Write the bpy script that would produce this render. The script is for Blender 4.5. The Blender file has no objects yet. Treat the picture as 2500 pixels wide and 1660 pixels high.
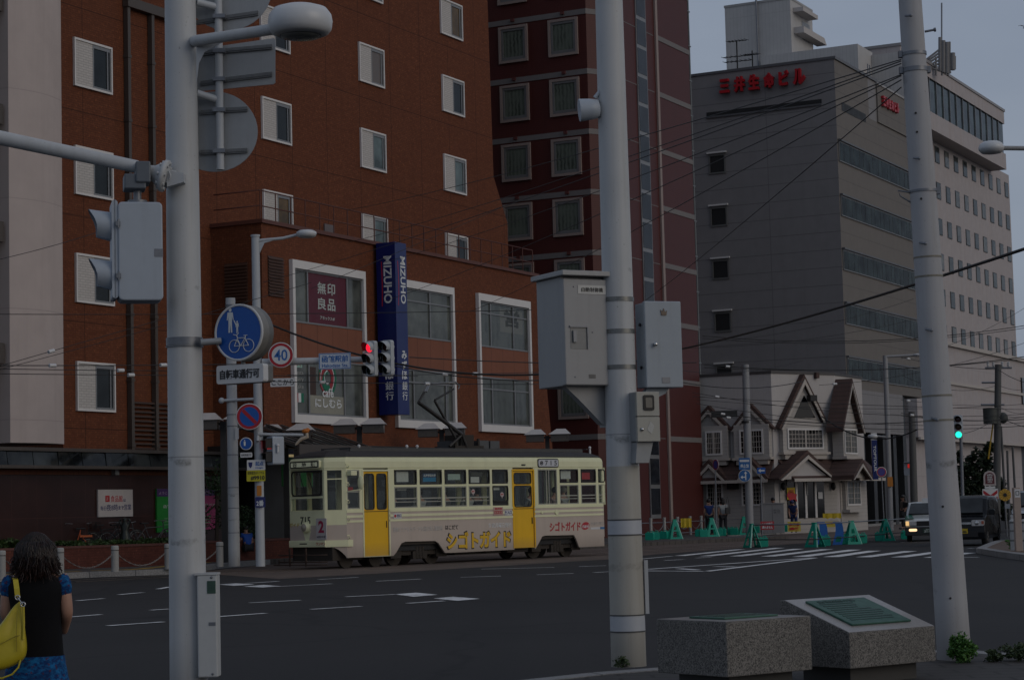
import bpy, bmesh, math, random
from mathutils import Vector, Matrix
random.seed(7)
C = bpy.context.scene.collection
SC = bpy.context.scene
R = math.radians
# ---------------------------------------------------------------- camera
F, PITCH, ROLL, EYE = 5057.0, R(4.712), R(1.475), 1.55     # measured in the 2500 x 1660 photograph
_c, _s, _cp, _sp = math.cos(ROLL), math.sin(ROLL), math.cos(PITCH), math.sin(PITCH)
_D0 = Vector((0, _sp, -_cp))
CR = Vector((_c, 0, 0)) + _D0*_s            # image right
CD = Vector((-_s, 0, 0)) + _D0*_c           # image down
CF = Vector((0, _cp, _sp))                  # forward
CP = Vector((0, 0, EYE))
cam = bpy.data.objects.new('camera', bpy.data.cameras.new('camera'))
C.objects.link(cam)
m = Matrix((CR, -CD, -CF)).transposed().to_4x4(); m.translation = CP
cam.matrix_world = m
cam.data.sensor_width = 36.0; cam.data.lens = 36.0*F/2500.0
cam.data.clip_start = 0.5; cam.data.clip_end = 3000
SC.camera = cam
# ---------------------------------------------------------------- sky, sun, exposure
W = bpy.data.worlds.new('World'); SC.world = W; W.use_nodes = True
nt = W.node_tree; nt.nodes.clear()
out = nt.nodes.new('ShaderNodeOutputWorld'); bg = nt.nodes.new('ShaderNodeBackground')
sky = nt.nodes.new('ShaderNodeTexSky'); sky.sky_type = 'NISHITA'; sky.sun_disc = False
SUN_EL, SUN_AZ = R(22), R(122)              # azimuth from +Y towards +X
sky.sun_elevation = SUN_EL; sky.sun_rotation = SUN_AZ; sky.dust_density = 3.0; sky.air_density = 1.2; sky.ozone_density = 2.0
tc = nt.nodes.new('ShaderNodeTexCoord'); nz = nt.nodes.new('ShaderNodeTexNoise'); mp = nt.nodes.new('ShaderNodeMapping')
mp.inputs['Scale'].default_value = (1.2, 1.2, 4.0); nz.inputs['Scale'].default_value = 1.6; nz.inputs['Detail'].default_value = 5
rp = nt.nodes.new('ShaderNodeValToRGB'); rp.color_ramp.elements[0].position = .3; rp.color_ramp.elements[1].position = .75
rp.color_ramp.elements[0].color = (1.80, 2.15, 2.90, 1); rp.color_ramp.elements[1].color = (3.0, 3.36, 4.05, 1)
mx = nt.nodes.new('ShaderNodeMix'); mx.data_type = 'RGBA'; mx.inputs[0].default_value = .86      # overcast veil over the clear sky
nt.links.new(tc.outputs['Generated'], mp.inputs[0]); nt.links.new(mp.outputs[0], nz.inputs[0]); nt.links.new(nz.outputs[0], rp.inputs[0])
nt.links.new(sky.outputs[0], mx.inputs[6]); nt.links.new(rp.outputs[0], mx.inputs[7])
nt.links.new(mx.outputs[2], bg.inputs[0]); bg.inputs[1].default_value = .12
nt.links.new(bg.outputs[0], out.inputs[0])
sl = bpy.data.lights.new('sun', 'SUN'); sl.energy = .4; sl.angle = R(40); sl.color = (1, .91, .80)
sun = bpy.data.objects.new('sun', sl); C.objects.link(sun)
_sd = Vector((math.sin(SUN_AZ)*math.cos(SUN_EL), math.cos(SUN_AZ)*math.cos(SUN_EL), math.sin(SUN_EL)))
sun.rotation_euler = _sd.to_track_quat('Z', 'Y').to_euler()
SC.view_settings.view_transform = 'Standard'; SC.view_settings.look = 'None'
SC.view_settings.gamma = 1; SC.view_settings.exposure = -0.22; SC.view_settings.use_curve_mapping = False

# ---------------------------------------------------------------- pixel -> place
def ray(px, py): return CF*F + CR*(px-1250) + CD*(py-830)
def ground(px, py, z=0.0):
    d = ray(px, py); return CP + d*((z-EYE)/d.z)
def deep(px, py, Y):
    d = ray(px, py); return CP + d*(Y/d.y)
YA = R(27.2)                                # yaw of the street walls, from +Y towards +X
def dirv(yaw): return Vector((math.sin(yaw), math.cos(yaw), 0))
A = dirv(YA); MB_ = dirv(YA+math.pi/2)      # along the street / out of the street wall
class Fr:
    """a thing's frame: x along yaw, y to its left (into the wall), z up"""
    def __init__(s, o, yaw): s.o = Vector(o); s.u = dirv(yaw); s.v = Vector((-s.u.y, s.u.x, 0)); s.rz = math.atan2(s.u.y, s.u.x)
    def at(s, px, py, y=0.0):
        d = ray(px, py); q = s.o + s.v*y
        t = (q-CP).dot(s.v)/d.dot(s.v); p = CP + d*t - s.o
        return p.dot(s.u), p.z
    def w(s, x, y, z): return s.o + s.u*x + s.v*y + Vector((0, 0, z))
    def loc(s, p):
        p = Vector(p)-s.o; return Vector((p.dot(s.u), p.dot(s.v), p.z))
# ---------------------------------------------------------------- objects
def tag(o, label, cat, group=None, kind=None):
    if label: o['label'] = label
    if cat: o['category'] = cat
    if group: o['group'] = group
    if kind: o['kind'] = kind
    return o
def thing(name, label, cat, fr, group=None):
    o = bpy.data.objects.new(name, None); o.empty_display_size = .2; C.objects.link(o)
    o.location = fr.o; o.rotation_euler = (0, 0, fr.rz)
    return tag(o, label, cat, group)
def dup(root, loc, rz, label=None, group=None):
    r = root.copy(); C.objects.link(r); r.location = loc; r.rotation_euler = (0, 0, rz)
    if label: r['label'] = label
    if group: r['group'] = group
    def rec(a, b):
        for ch in list(a.children):
            c = ch.copy(); C.objects.link(c); c.parent = b; rec(ch, c)
    rec(root, r); return r
V3 = lambda *a: Vector(a)
SPLIT = set('hanging_strap strap clamp painted_sleeve underframe_box step_bolt back_rail lock resistor_box roof_insulator climbing_step clamp_band wire_band belt_stripe insulator wiper side_panel panel_antenna text_lines sign_stay bracket crossarm transformer ring shoes vent_cap balcony_rail filler_cap glazing_bar entrance_columns stair_floor_bands bolt_hole cover_screw latch rivet lamp_heads lamp_arms underframe lower_grille'.split())
class MB:
    def __init__(s): s.v = []; s.f = []; s.sm = []
    def add(s, vs, fs, sm=False):
        b = len(s.v); s.v += [Vector(p) for p in vs]
        for f in fs: s.f.append([b+i for i in f]); s.sm.append(sm)
        return s
    def box(s, x0, x1, y0, y1, z0, z1):
        x0, x1 = min(x0, x1), max(x0, x1); y0, y1 = min(y0, y1), max(y0, y1); z0, z1 = min(z0, z1), max(z0, z1)
        return s.add([(x0,y0,z0),(x1,y0,z0),(x1,y1,z0),(x0,y1,z0),(x0,y0,z1),(x1,y0,z1),(x1,y1,z1),(x0,y1,z1)],
                     [(0,3,2,1),(4,5,6,7),(0,1,5,4),(1,2,6,5),(2,3,7,6),(3,0,4,7)])
    def prism(s, pts, ext, sm=False):
        n = len(pts); e = Vector(ext); p = [Vector(q) for q in pts]
        nrm = Vector((0,0,0))
        for i in range(n): nrm += p[i].cross(p[(i+1) % n])
        if nrm.dot(e) > 0: p.reverse()
        return s.add(p+[q+e for q in p], [tuple(range(n)), tuple(range(2*n-1, n-1, -1))]+[(i, n+i, n+(i+1) % n, (i+1) % n) for i in range(n)])
    def xz(s, pts, y0, y1): return s.prism([(x, y0, z) for x, z in pts], (0, y1-y0, 0))
    def xy(s, pts, z0, z1): return s.prism([(x, y, z0) for x, y in pts], (0, 0, z1-z0))
    def yz(s, pts, x0, x1): return s.prism([(x0, y, z) for y, z in pts], (x1-x0, 0, 0))
    def quad(s, a, b, c, d): return s.add([a, b, c, d], [(0,1,2,3)])
    def cyl(s, p, q, r0, r1=None, n=14, cap=True):
        r1 = r0 if r1 is None else r1
        p, q = Vector(p), Vector(q); d = (q-p).normalized()
        a = d.orthogonal().normalized(); b = d.cross(a)
        vs = []
        for c, r in ((p, r0), (q, r1)):
            vs += [c + (a*math.cos(2*math.pi*i/n)+b*math.sin(2*math.pi*i/n))*r for i in range(n)]
        s.add(vs, [(i, (i+1) % n, n+(i+1) % n, n+i) for i in range(n)], True)
        if cap: s.add(vs, [tuple(range(n-1, -1, -1)), tuple(range(n, 2*n))])
        return s
    def tube(s, pts, r, n=8):
        pts = [Vector(p) for p in pts]; vs = []; prev = None
        for i, p in enumerate(pts):
            d = (pts[min(i+1, len(pts)-1)]-pts[max(i-1, 0)]).normalized()
            a = (prev - d*prev.dot(d)) if prev else d.orthogonal()
            a = a.normalized() if a.length > 1e-6 else d.orthogonal().normalized()
            prev = a; b = d.cross(a); rr = r[i] if isinstance(r, (list, tuple)) else r
            vs += [p+(a*math.cos(2*math.pi*k/n)+b*math.sin(2*math.pi*k/n))*rr for k in range(n)]
        m_ = len(pts); fs = []
        for i in range(m_-1):
            for k in range(n): fs.append((i*n+k, i*n+(k+1) % n, (i+1)*n+(k+1) % n, (i+1)*n+k))
        s.add(vs, fs, True)
        return s.add(vs, [tuple(range(n-1, -1, -1)), tuple(range((m_-1)*n, m_*n))])
    def lathe(s, prof, o=(0,0,0), axis=(0,0,1), n=20, cap=True):
        o = Vector(o); d = Vector(axis).normalized(); a = d.orthogonal().normalized(); b = d.cross(a); vs = []; fs = []
        for r, h in prof: vs += [o+d*h+(a*math.cos(2*math.pi*k/n)+b*math.sin(2*math.pi*k/n))*r for k in range(n)]
        for i in range(len(prof)-1):
            for k in range(n): fs.append((i*n+k, i*n+(k+1) % n, (i+1)*n+(k+1) % n, (i+1)*n+k))
        s.add(vs, fs, True)
        return s.add(vs, [tuple(range(n-1, -1, -1)), tuple(range((len(prof)-1)*n, len(prof)*n))]) if cap else s
    def ball(s, c, rx, ry=None, rz=None, nu=12, nv=8):
        ry = rx if ry is None else ry; rz = rx if rz is None else rz
        c = Vector(c); vs = []; fs = []
        for j in range(nv+1):
            t = math.pi*j/nv
            for i in range(nu):
                p = 2*math.pi*i/nu
                vs.append(c+Vector((rx*math.sin(t)*math.cos(p), ry*math.sin(t)*math.sin(p), rz*math.cos(t))))
        for j in range(nv):
            for i in range(nu): fs.append((j*nu+i, (j+1)*nu+i, (j+1)*nu+(i+1) % nu, j*nu+(i+1) % nu))
        return s.add(vs, fs, True)
    def torus(s, c, ax, Rr, r, n=24, k=8, a0=0, a1=2*math.pi, up=None):
        c = Vector(c); d = Vector(ax).normalized()
        a = Vector(up).normalized() if up else d.orthogonal().normalized(); b = d.cross(a)
        full = abs(a1-a0) > 6.28
        pts = [c+(a*math.cos(a0+(a1-a0)*i/n)+b*math.sin(a0+(a1-a0)*i/n))*Rr for i in range(n+1)]
        return s.tube(pts, r, k)
    def disc(s, c, ax, r, t, n=28): # coin with axis
        c = Vector(c); d = Vector(ax).normalized(); return s.cyl(c, c+d*t, r, r, n)
    def rrect(s, x0, x1, z0, z1, y0, y1, r=.05, n=4):
        pts = []
        for cx, cz, a in ((x1-r, z0+r, -90), (x1-r, z1-r, 0), (x0+r, z1-r, 90), (x0+r, z0+r, 180)):
            for i in range(n+1):
                t = R(a+90*i/n); pts.append((cx+r*math.cos(t), cz+r*math.sin(t)))
        return s.xz(pts, y0, y1)
    def ring(s, x0, x1, z0, z1, w, y0, y1, r=.06, n=4):
        """rounded rectangular frame"""
        def loop(k):
            rr = max(r-k, .004); pts = []
            for cx, cz, a in ((x1-k-rr, z0+k+rr, -90), (x1-k-rr, z1-k-rr, 0), (x0+k+rr, z1-k-rr, 90), (x0+k+rr, z0+k+rr, 180)):
                for i in range(n+1):
                    t = R(a+90*i/n); pts.append((cx+rr*math.cos(t), cz+rr*math.sin(t)))
            return pts
        o, i_ = loop(0), loop(w); N = len(o)
        vs = [(x, y0, z) for x, z in o]+[(x, y0, z) for x, z in i_]+[(x, y1, z) for x, z in o]+[(x, y1, z) for x, z in i_]
        fs = []
        for k in range(N):
            j = (k+1) % N
            fs += [(k, j, N+j, N+k), (2*N+j, 2*N+k, 3*N+k, 3*N+j), (j, k, 2*N+k, 2*N+j), (N+k, N+j, 3*N+j, 3*N+k)]
        return s.add(vs, fs)
    def frame(s, x0, x1, z0, z1, w, y0, y1, wb=None, wt=None):
        wb = w if wb is None else wb; wt = w if wt is None else wt
        s.box(x0, x1, y0, y1, z0, z0+wb); s.box(x0, x1, y0, y1, z1-wt, z1)
        s.box(x0, x0+w, y0, y1, z0+wb, z1-wt); s.box(x1-w, x1, y0, y1, z0+wb, z1-wt); return s
    def xform(s, M, i0=0):
        for i in range(i0, len(s.v)): s.v[i] = M @ s.v[i]
        return s
    def mesh(s, name, mat, bevel=0, seg=2):
        me = bpy.data.meshes.new(name)
        me.from_pydata([tuple(v) for v in s.v], [], s.f); me.update()
        for p, q in zip(me.polygons, s.sm): p.use_smooth = q
        if bevel:
            bm = bmesh.new(); bm.from_mesh(me)
            bmesh.ops.remove_doubles(bm, verts=bm.verts, dist=1e-5)
            es = [e for e in bm.edges if len(e.link_faces) == 2 and e.calc_face_angle(0) > R(35)]
            bmesh.ops.bevel(bm, geom=es, offset=bevel, segments=seg, affect='EDGES', profile=.5, clamp_overlap=True)
            bm.to_mesh(me); bm.free()
        for x in (mat if isinstance(mat, (list, tuple)) else [mat]): me.materials.append(x)
        return me
    def parts(s):
        """the separate pieces of this mesh"""
        key = {}; par = list(range(len(s.v)))
        def fd(i):
            while par[i] != i: par[i] = par[par[i]]; i = par[i]
            return i
        for i, v in enumerate(s.v):
            k = (round(v.x, 4), round(v.y, 4), round(v.z, 4))
            if k in key: par[fd(i)] = fd(key[k])
            else: key[k] = i
        for f in s.f:
            for i in f[1:]: par[fd(i)] = fd(f[0])
        gr = {}
        for f, q in zip(s.f, s.sm): gr.setdefault(fd(f[0]), []).append((f, q))
        res = []
        for fs in gr.values():
            m_ = MB(); idx = {}
            for f, q in fs:
                for i in f:
                    if i not in idx: idx[i] = len(m_.v); m_.v.append(s.v[i])
                m_.f.append([idx[i] for i in f]); m_.sm.append(q)
            res.append(m_)
        return res
    def build(s, name, mat, parent=None, bevel=0, label=None, seg=2, **kw):
        if name in SPLIT and parent:
            ps = s.parts()
            if 1 < len(ps) <= 40:
                for q in ps[1:]: q._one(name, mat, parent, bevel, label, seg, **kw)
                return ps[0]._one(name, mat, parent, bevel, label, seg, **kw)
        return s._one(name, mat, parent, bevel, label, seg, **kw)
    def _one(s, name, mat, parent=None, bevel=0, label=None, seg=2, **kw):
        o = bpy.data.objects.new(name, s.mesh(name, mat, bevel, seg)); C.objects.link(o)
        if parent: o.parent = parent
        if label: o['label'] = label
        return tag(o, None, kw.get('cat'), kw.get('group'), kw.get('kind'))
# ---------------------------------------------------------------- materials
_mats = {}
class NT:
    def __init__(s, name):
        s.m = bpy.data.materials.new(name); s.m.use_nodes = True; s.t = s.m.node_tree; s.b = s.t.nodes['Principled BSDF']
    def n(s, kind, **kw):
        x = s.t.nodes.new(kind)
        for k, v in kw.items():
            if k.startswith('_'): setattr(x, k[1:], v)
            else: x.inputs[k.replace('__', ' ')].default_value = v
        return x
    def l(s, a, b): s.t.links.new(a, b)
    def math(s, op, a, b=None):
        x = s.t.nodes.new('ShaderNodeMath'); x.operation = op
        for i, q in enumerate((a, b)):
            if q is None: continue
            if isinstance(q, (int, float)): x.inputs[i].default_value = q
            else: s.l(q, x.inputs[i])
        return x.outputs[0]
    def mix(s, f, a, b, blend='MIX'):
        x = s.t.nodes.new('ShaderNodeMix'); x.data_type = 'RGBA'; x.blend_type = blend
        for i, q in ((0, f), (6, a), (7, b)):
            if isinstance(q, (int, float)): x.inputs[i].default_value = q
            elif isinstance(q, tuple): x.inputs[i].default_value = (*q[:3], 1)
            else: s.l(q, x.inputs[i])
        return x.outputs[2]
    def noise(s, scale, detail=4, vec=None, rough=.55):
        x = s.n('ShaderNodeTexNoise', Scale=scale, Detail=detail, Roughness=rough)
        s.l(vec if vec else s.obj(), x.inputs['Vector']); return x.outputs[0]
    def obj(s):
        if not hasattr(s, '_o'): s._o = s.t.nodes.new('ShaderNodeTexCoord').outputs['Object']
        return s._o
    def xyz(s):
        if not hasattr(s, '_x'):
            x = s.t.nodes.new('ShaderNodeSeparateXYZ'); s.l(s.obj(), x.inputs[0]); s._x = x.outputs
        return s._x
    def ramp(s, f, a, b, lo=0.0, hi=1.0):
        x = s.t.nodes.new('ShaderNodeMapRange'); s.l(f, x.inputs[0])
        x.inputs[1].default_value = a; x.inputs[2].default_value = b; x.inputs[3].default_value = lo; x.inputs[4].default_value = hi
        return x.outputs[0]
    def bump(s, h, st=.3, d=.01):
        x = s.n('ShaderNodeBump', Strength=st, Distance=d); s.l(h, x.inputs['Height']); s.l(x.outputs[0], s.b.inputs['Normal'])
    def joints(s, u, period, off, w):
        """1 on thin joint lines every period"""
        q = s.math('SUBTRACT', u, off); q = s.math('DIVIDE', q, period); q = s.math('FRACT', q)
        q = s.math('SUBTRACT', q, .5); q = s.math('ABSOLUTE', q)
        return s.math('GREATER_THAN', q, .5-w/period/2)
    def fin(s, col, rough=.6, metal=0, spec=.5, coat=0):
        if isinstance(col, tuple): s.b.inputs['Base Color'].default_value = (*col[:3], 1)
        else: s.l(col, s.b.inputs['Base Color'])
        if isinstance(rough, (int, float)): s.b.inputs['Roughness'].default_value = rough
        else: s.l(rough, s.b.inputs['Roughness'])
        s.b.inputs['Metallic'].default_value = metal; s.b.inputs['Specular IOR Level'].default_value = spec
        s.b.inputs['Coat Weight'].default_value = coat
        return s.m
def sc(c, k): return tuple(min(1, max(0, x*k)) for x in c)
def P(name, col, rough=.55, metal=0, var=.12, scale=3.0, bump=0, spec=.5, dirt=0, coat=0):
    """painted / plain surface with fine and broad mottling, optional grime streaks"""
    if name in _mats: return _mats[name]
    t = NT(name); n1 = t.noise(scale*6, 5); n2 = t.noise(scale*.6, 3)
    f = t.math('ADD', t.math('MULTIPLY', n1, .5), t.math('MULTIPLY', n2, .5))
    f = t.ramp(f, .3, .7)
    c = t.mix(f, sc(col, 1-var), sc(col, 1+var))
    if dirt:
        mpn = t.n('ShaderNodeMapping', Scale=(6, 6, .35)); t.l(t.obj(), mpn.inputs[0])
        d = t.ramp(t.noise(scale, 6, mpn.outputs[0], .7), .52, .75, 0, dirt)
        c = t.mix(d, c, sc((col[0]*.5+.02, col[1]*.45+.015, col[2]*.4+.01), 1))
    if bump: t.bump(n1, bump, .004)
    r = t.ramp(n2, .3, .7, max(.02, rough-.06), min(1, rough+.06))
    _mats[name] = t.fin(c, r, metal, spec, coat); return _mats[name]
def EM(name, col, st):
    if name in _mats: return _mats[name]
    t = NT(name); t.b.inputs['Emission Color'].default_value = (*col, 1); t.b.inputs['Emission Strength'].default_value = st
    _mats[name] = t.fin(col, .4); return _mats[name]
# ---------------------------------------------------------------- lettering
_tx = {}
def _glyphs(s, bold):
    if (s, bold) in _tx: return _tx[(s, bold)]
    cu = bpy.data.curves.new('lettering', 'FONT'); cu.body = s; cu.offset = bold; cu.resolution_u = 3; cu.fill_mode = 'BOTH'
    o = bpy.data.objects.new('lettering', cu); C.objects.link(o)
    bpy.context.view_layer.update()
    me = bpy.data.meshes.new_from_object(o.evaluated_get(bpy.context.evaluated_depsgraph_get()))
    vs = [v.co.copy() for v in me.vertices]; fs = [list(p.vertices) for p in me.polygons]
    bpy.data.objects.remove(o); bpy.data.meshes.remove(me); bpy.data.curves.remove(cu)
    _tx[(s, bold)] = (vs, fs); return vs, fs
def glyph_mb(mb, s, x0, x1, z0, z1, y, bold=.012, rot=0, thick=.004):
    vs, fs = _glyphs(s, bold)
    if not vs: return mb
    if rot: vs = [Vector((v.y, -v.x, 0)) for v in vs]            # turned to read downwards
    ax, bx = min(v.x for v in vs), max(v.x for v in vs); ay, by = min(v.y for v in vs), max(v.y for v in vs)
    kx, kz = (x1-x0)/max(bx-ax, 1e-6), (z1-z0)/max(by-ay, 1e-6)
    q = [(x0+(v.x-ax)*kx, y, z0+(v.y-ay)*kz) for v in vs]
    n = len(q)
    ed = {}
    for f in fs:
        for a, b in zip(f, f[1:]+f[:1]): ed[(a, b)] = 1
    side = [(b, a, a+n, b+n) for a, b in ed if (b, a) not in ed]
    mb.add(q+[(x, y+thick, z) for x, _, z in q], [tuple(f) for f in fs]+side)
    return mb
def write(name, s, x0, x1, z0, z1, y, mat, parent, bold=.012, vert=False, rot=0, thick=.004):
    """flat letters on the x-z face of a thing, facing -y"""
    mb = MB()
    if vert:
        n = len(s); h = (z1-z0)/n
        for i, ch in enumerate(s): glyph_mb(mb, ch, x0, x1, z1-h*(i+1)+h*.08, z1-h*i-h*.06, y, bold, 0, thick)
    else: glyph_mb(mb, s, x0, x1, z0, z1, y, bold, rot, thick)
    return mb.build(name, mat, parent)
# ---------------------------------------------------------------- organic shapes
def skin(name, V, E, Rd, mat, parent=None, sub=2, label=None):
    me = bpy.data.meshes.new(name); me.from_pydata([tuple(v) for v in V], E, []); me.update()
    o = bpy.data.objects.new(name, me); C.objects.link(o)
    o.modifiers.new('s', 'SKIN'); md = o.modifiers.new('u', 'SUBSURF'); md.levels = sub; md.render_levels = sub
    if not me.skin_vertices: 
        bm = bmesh.new(); bm.from_mesh(me); bm.verts.layers.skin.verify(); bm.to_mesh(me); bm.free()
    for i, sv in enumerate(me.skin_vertices[0].data):
        r = Rd[i]; sv.radius = r if isinstance(r, tuple) else (r, r); sv.use_root = (i == 0)
    bpy.context.view_layer.update()
    me2 = bpy.data.meshes.new_from_object(o.evaluated_get(bpy.context.evaluated_depsgraph_get()))
    me2.name = name; bpy.data.objects.remove(o); bpy.data.meshes.remove(me)
    for p in me2.polygons: p.use_smooth = True
    me2.materials.clear(); me2.materials.append(mat)
    o = bpy.data.objects.new(name, me2); C.objects.link(o)
    if parent: o.parent = parent
    if label: o['label'] = label
    return o
def leaves(mb, c, rx, ry, rz, n, size, clumps=14, seed=1):
    """leaf blades gathered in clumps through a crown's volume"""
    rnd = random.Random(seed); c = Vector(c); cl = []
    for _ in range(clumps):
        while True:
            p = Vector((rnd.uniform(-1, 1), rnd.uniform(-1, 1), rnd.uniform(-1, 1)))
            if .1 < p.length < 1: break
        cl.append((p*.8, rnd.uniform(.22, .5)))
    for _ in range(n):
        p0, r = rnd.choice(cl)
        d = Vector((rnd.gauss(0, 1), rnd.gauss(0, 1), rnd.gauss(0, 1))).normalized()*r*rnd.random()**.4
        p = p0+d; p = c+Vector((p.x*rx, p.y*ry, p.z*rz))
        a = Vector((rnd.gauss(0, 1), rnd.gauss(0, 1), rnd.gauss(0, .6))).normalized()
        b = a.cross(Vector((rnd.gauss(0, 1), rnd.gauss(0, 1), rnd.gauss(0, 1)))).normalized()
        s = size*rnd.uniform(.6, 1.3)
        mb.add([p-a*s, p+b*s*.45, p+a*s, p-b*s*.45], [(0, 1, 2, 3)])
    return mb
def leafmat(name, c0, c1):
    if name in _mats: return _mats[name]
    t = NT(name); n = t.noise(2.2, 2); g = t.n('ShaderNodeNewGeometry')
    f = t.math('ADD', t.math('MULTIPLY', n, .6), t.math('MULTIPLY', g.outputs['Random Per Island'], .6))
    _mats[name] = t.fin(t.mix(t.ramp(f, .3, .9), c0, c1), .55, 0, .3); return _mats[name]
# ---------------------------------------------------------------- shared materials
def brickmat(name, c1, c2, mort, bw=.24, bh=.075, panel=None):
    t = NT(name); X = t.xyz()
    u = t.math('ADD', X[0], X[1]); cv = t.n('ShaderNodeCombineXYZ'); t.l(u, cv.inputs[0]); t.l(X[2], cv.inputs[1])
    b = t.n('ShaderNodeTexBrick', Scale=1.0, Mortar__Size=.006, Brick__Width=bw, Row__Height=bh, Bias=0.0)
    b.inputs['Color1'].default_value = (*c1, 1); b.inputs['Color2'].default_value = (*c2, 1); b.inputs['Mortar'].default_value = (*mort, 1)
    t.l(cv.outputs[0], b.inputs['Vector'])
    n = t.ramp(t.noise(5, 6, None, .7), .35, .7); c = t.mix(n, t.mix(.5, b.outputs[0], sc(c1, .5)), b.outputs[0])
    sp = t.ramp(t.noise(11, 3, cv.outputs[0]), .58, .70, 0, .7); c = t.mix(sp, c, sc(c2, 1.45)); c = t.mix(t.ramp(t.noise(8, 4, cv.outputs[0], .7), .40, .26, 0, .75), c, sc(c1, .42))
    n2 = t.ramp(t.noise(.22, 5), .35, .7, 0, .35); c = t.mix(n2, c, sc(c1, .72))
    mp_ = t.n('ShaderNodeMapping', Scale=(1.6, 1.6, .12)); t.l(t.obj(), mp_.inputs[0])
    c = t.mix(t.ramp(t.noise(1.0, 5, mp_.outputs[0]), .55, .8, 0, .35), c, sc(c1, .5))
    if panel:
        pw, ph, ox, oz, w = panel
        j = t.math('MAXIMUM', t.joints(u, pw, ox, w), t.joints(X[2], ph, oz, w)); c = t.mix(t.math('MULTIPLY', j, .6), c, sc(mort, .25))
    t.bump(b.outputs['Fac'], .25, .01)
    return t.fin(c, .82, 0, .25)
def panelmat(name, col, pw, ph, ox, oz, w=.03, rough=.6, jcol=.35, var=.06, streak=.25, tint=None):
    t = NT(name); X = t.xyz(); u = t.math('ADD', X[0], X[1])
    c = t.mix(t.ramp(t.noise(1.3, 6), .3, .7), sc(col, 1-var), sc(col, 1+var))
    mp_ = t.n('ShaderNodeMapping', Scale=(2.2, 2.2, .12)); t.l(t.obj(), mp_.inputs[0])
    c = t.mix(t.ramp(t.noise(1.0, 6, mp_.outputs[0], .65), .5, .8, 0, streak), c, tint or sc(col, .6))
    j = t.joints(X[2], ph, oz, w)
    if pw: j = t.math('MAXIMUM', t.joints(u, pw, ox, w*.8), j)
    return t.fin(t.mix(t.math('MULTIPLY', j, .85), c, sc(col, jcol)), rough, 0, .35)
def glassmat(name, col=(.012,.016,.018), rough=.08, spec=.28, stripes=None, var=.5):
    t = NT(name); X = t.xyz(); u = t.math('ADD', X[0], X[1])
    n = t.noise(.9, 3); c = t.mix(t.ramp(n, .35, .7), sc(col, 1-var), sc(col, 1+var))
    if stripes:
        c2, per = stripes
        w = t.math('SINE', t.math('ADD', t.math('MULTIPLY', u, 6.283/per), t.math('MULTIPLY', t.noise(3, 3), 7)))
        c = t.mix(t.ramp(w, -1, 1), c, c2)
    t.b.inputs['Emission Strength'].default_value = 0
    return t.fin(c, rough, 0, spec)
M_brick = brickmat('brick_tile', (.138,.041,.017), (.178,.057,.024), (.065,.025,.015), .24, .075, (2.5, 3.47, .4, 1.1, .035))
M_brick2 = brickmat('brick_wall', (.142,.043,.018), (.182,.058,.025), (.065,.025,.015), .23, .08)
M_spand = panelmat('brick_spandrel', (.20,.074,.042), 1.05, 50, .2, 3, .03, .75)
M_planter = brickmat('planter_brick', (.115,.035,.025), (.145,.045,.03), (.07,.03,.022), .22, .075)
M_tan = panelmat('tan_concrete', (.44,.375,.35), 0, 3.4, 0, 1.3, .03, .8, .8, .05, .25)
M_bronze = P('bronze_metal', (.075,.060,.050), .5, .2, .1)
M_white = P('white_frame', (.62,.60,.58), .5, 0, .06, 4, 0, .4, .15)
def louvre_mat():
    t = NT('white_louvre'); X = t.xyz(); u = t.math('ADD', X[0], X[1])
    cv = t.n('ShaderNodeCombineXYZ'); t.l(u, cv.inputs[0]); t.l(X[2], cv.inputs[1])
    b = t.n('ShaderNodeTexBrick', Scale=1.0, Mortar__Size=.012, Brick__Width=.26, Row__Height=.085)
    b.inputs['Color1'].default_value = (.50,.47,.44,1); b.inputs['Color2'].default_value = (.46,.43,.40,1); b.inputs['Mortar'].default_value = (.34,.32,.30,1)
    t.l(cv.outputs[0], b.inputs['Vector']); return t.fin(b.outputs[0], .6)
M_louv = louvre_mat()
M_glass = glassmat('dark_glass'); M_glassb = glassmat('pale_glass', (.10,.135,.135)); M_glassw = glassmat('warm_glass', (.10,.06,.02))
M_glassg = glassmat('shop_glass', (.085,.092,.08), .08, .5)
M_alu = P('window_aluminium', (.22,.22,.22), .4, .4, .06)
M_red = panelmat('red_tile', (.075,.016,.013), .3, .1, 0, 0, .012, .55, .6, .06, .2)
M_redside = panelmat('red_tile_lit', (.105,.023,.018), .3, .1, 0, 0, .012, .55, .6, .06, .2)  # brighter copy of the red tile, street-side light put into the colour
M_band = P('grey_band', (.16,.145,.14), .7, 0, .08, 1)
M_pink = P('pale_stone_frame', (.27,.21,.185), .6, 0, .08, 2)
M_curt = glassmat('curtain_glass', (.095,.11,.09), .2, .12, ((.135,.15,.125), .2))
M_grey = panelmat('grey_panel', (.215,.205,.205), 5.2, 1.13, .5, .55, .045, .6, .55, .05, .2)
M_grey2 = panelmat('grey_panel_warm_side', (.155,.138,.122), 0, 1.13, .5, .55, .045, .65, .6, .05, .2)  # grey panels on the street side, the warmer light there put into the colour
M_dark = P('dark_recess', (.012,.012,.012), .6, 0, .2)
M_pinkw = panelmat('pale_stone_wall', (.385,.35,.345), 1.55, 3.35, .2, .3, .05, .75, .78, .06, .45, (.36,.25,.20))
M_whitew = panelmat('white_siding', (.42,.41,.40), .32, 40, 0, 3, .03, .6, .75, .05, .2)
M_stucco = P('white_stucco', (.44,.415,.40), .85, 0, .05, 2, .2, .3, .25)
M_siding = panelmat('cream_siding', (.39,.365,.34), 0, .2, 0, 0, .018, .7, .7, .05, .15)
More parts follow.
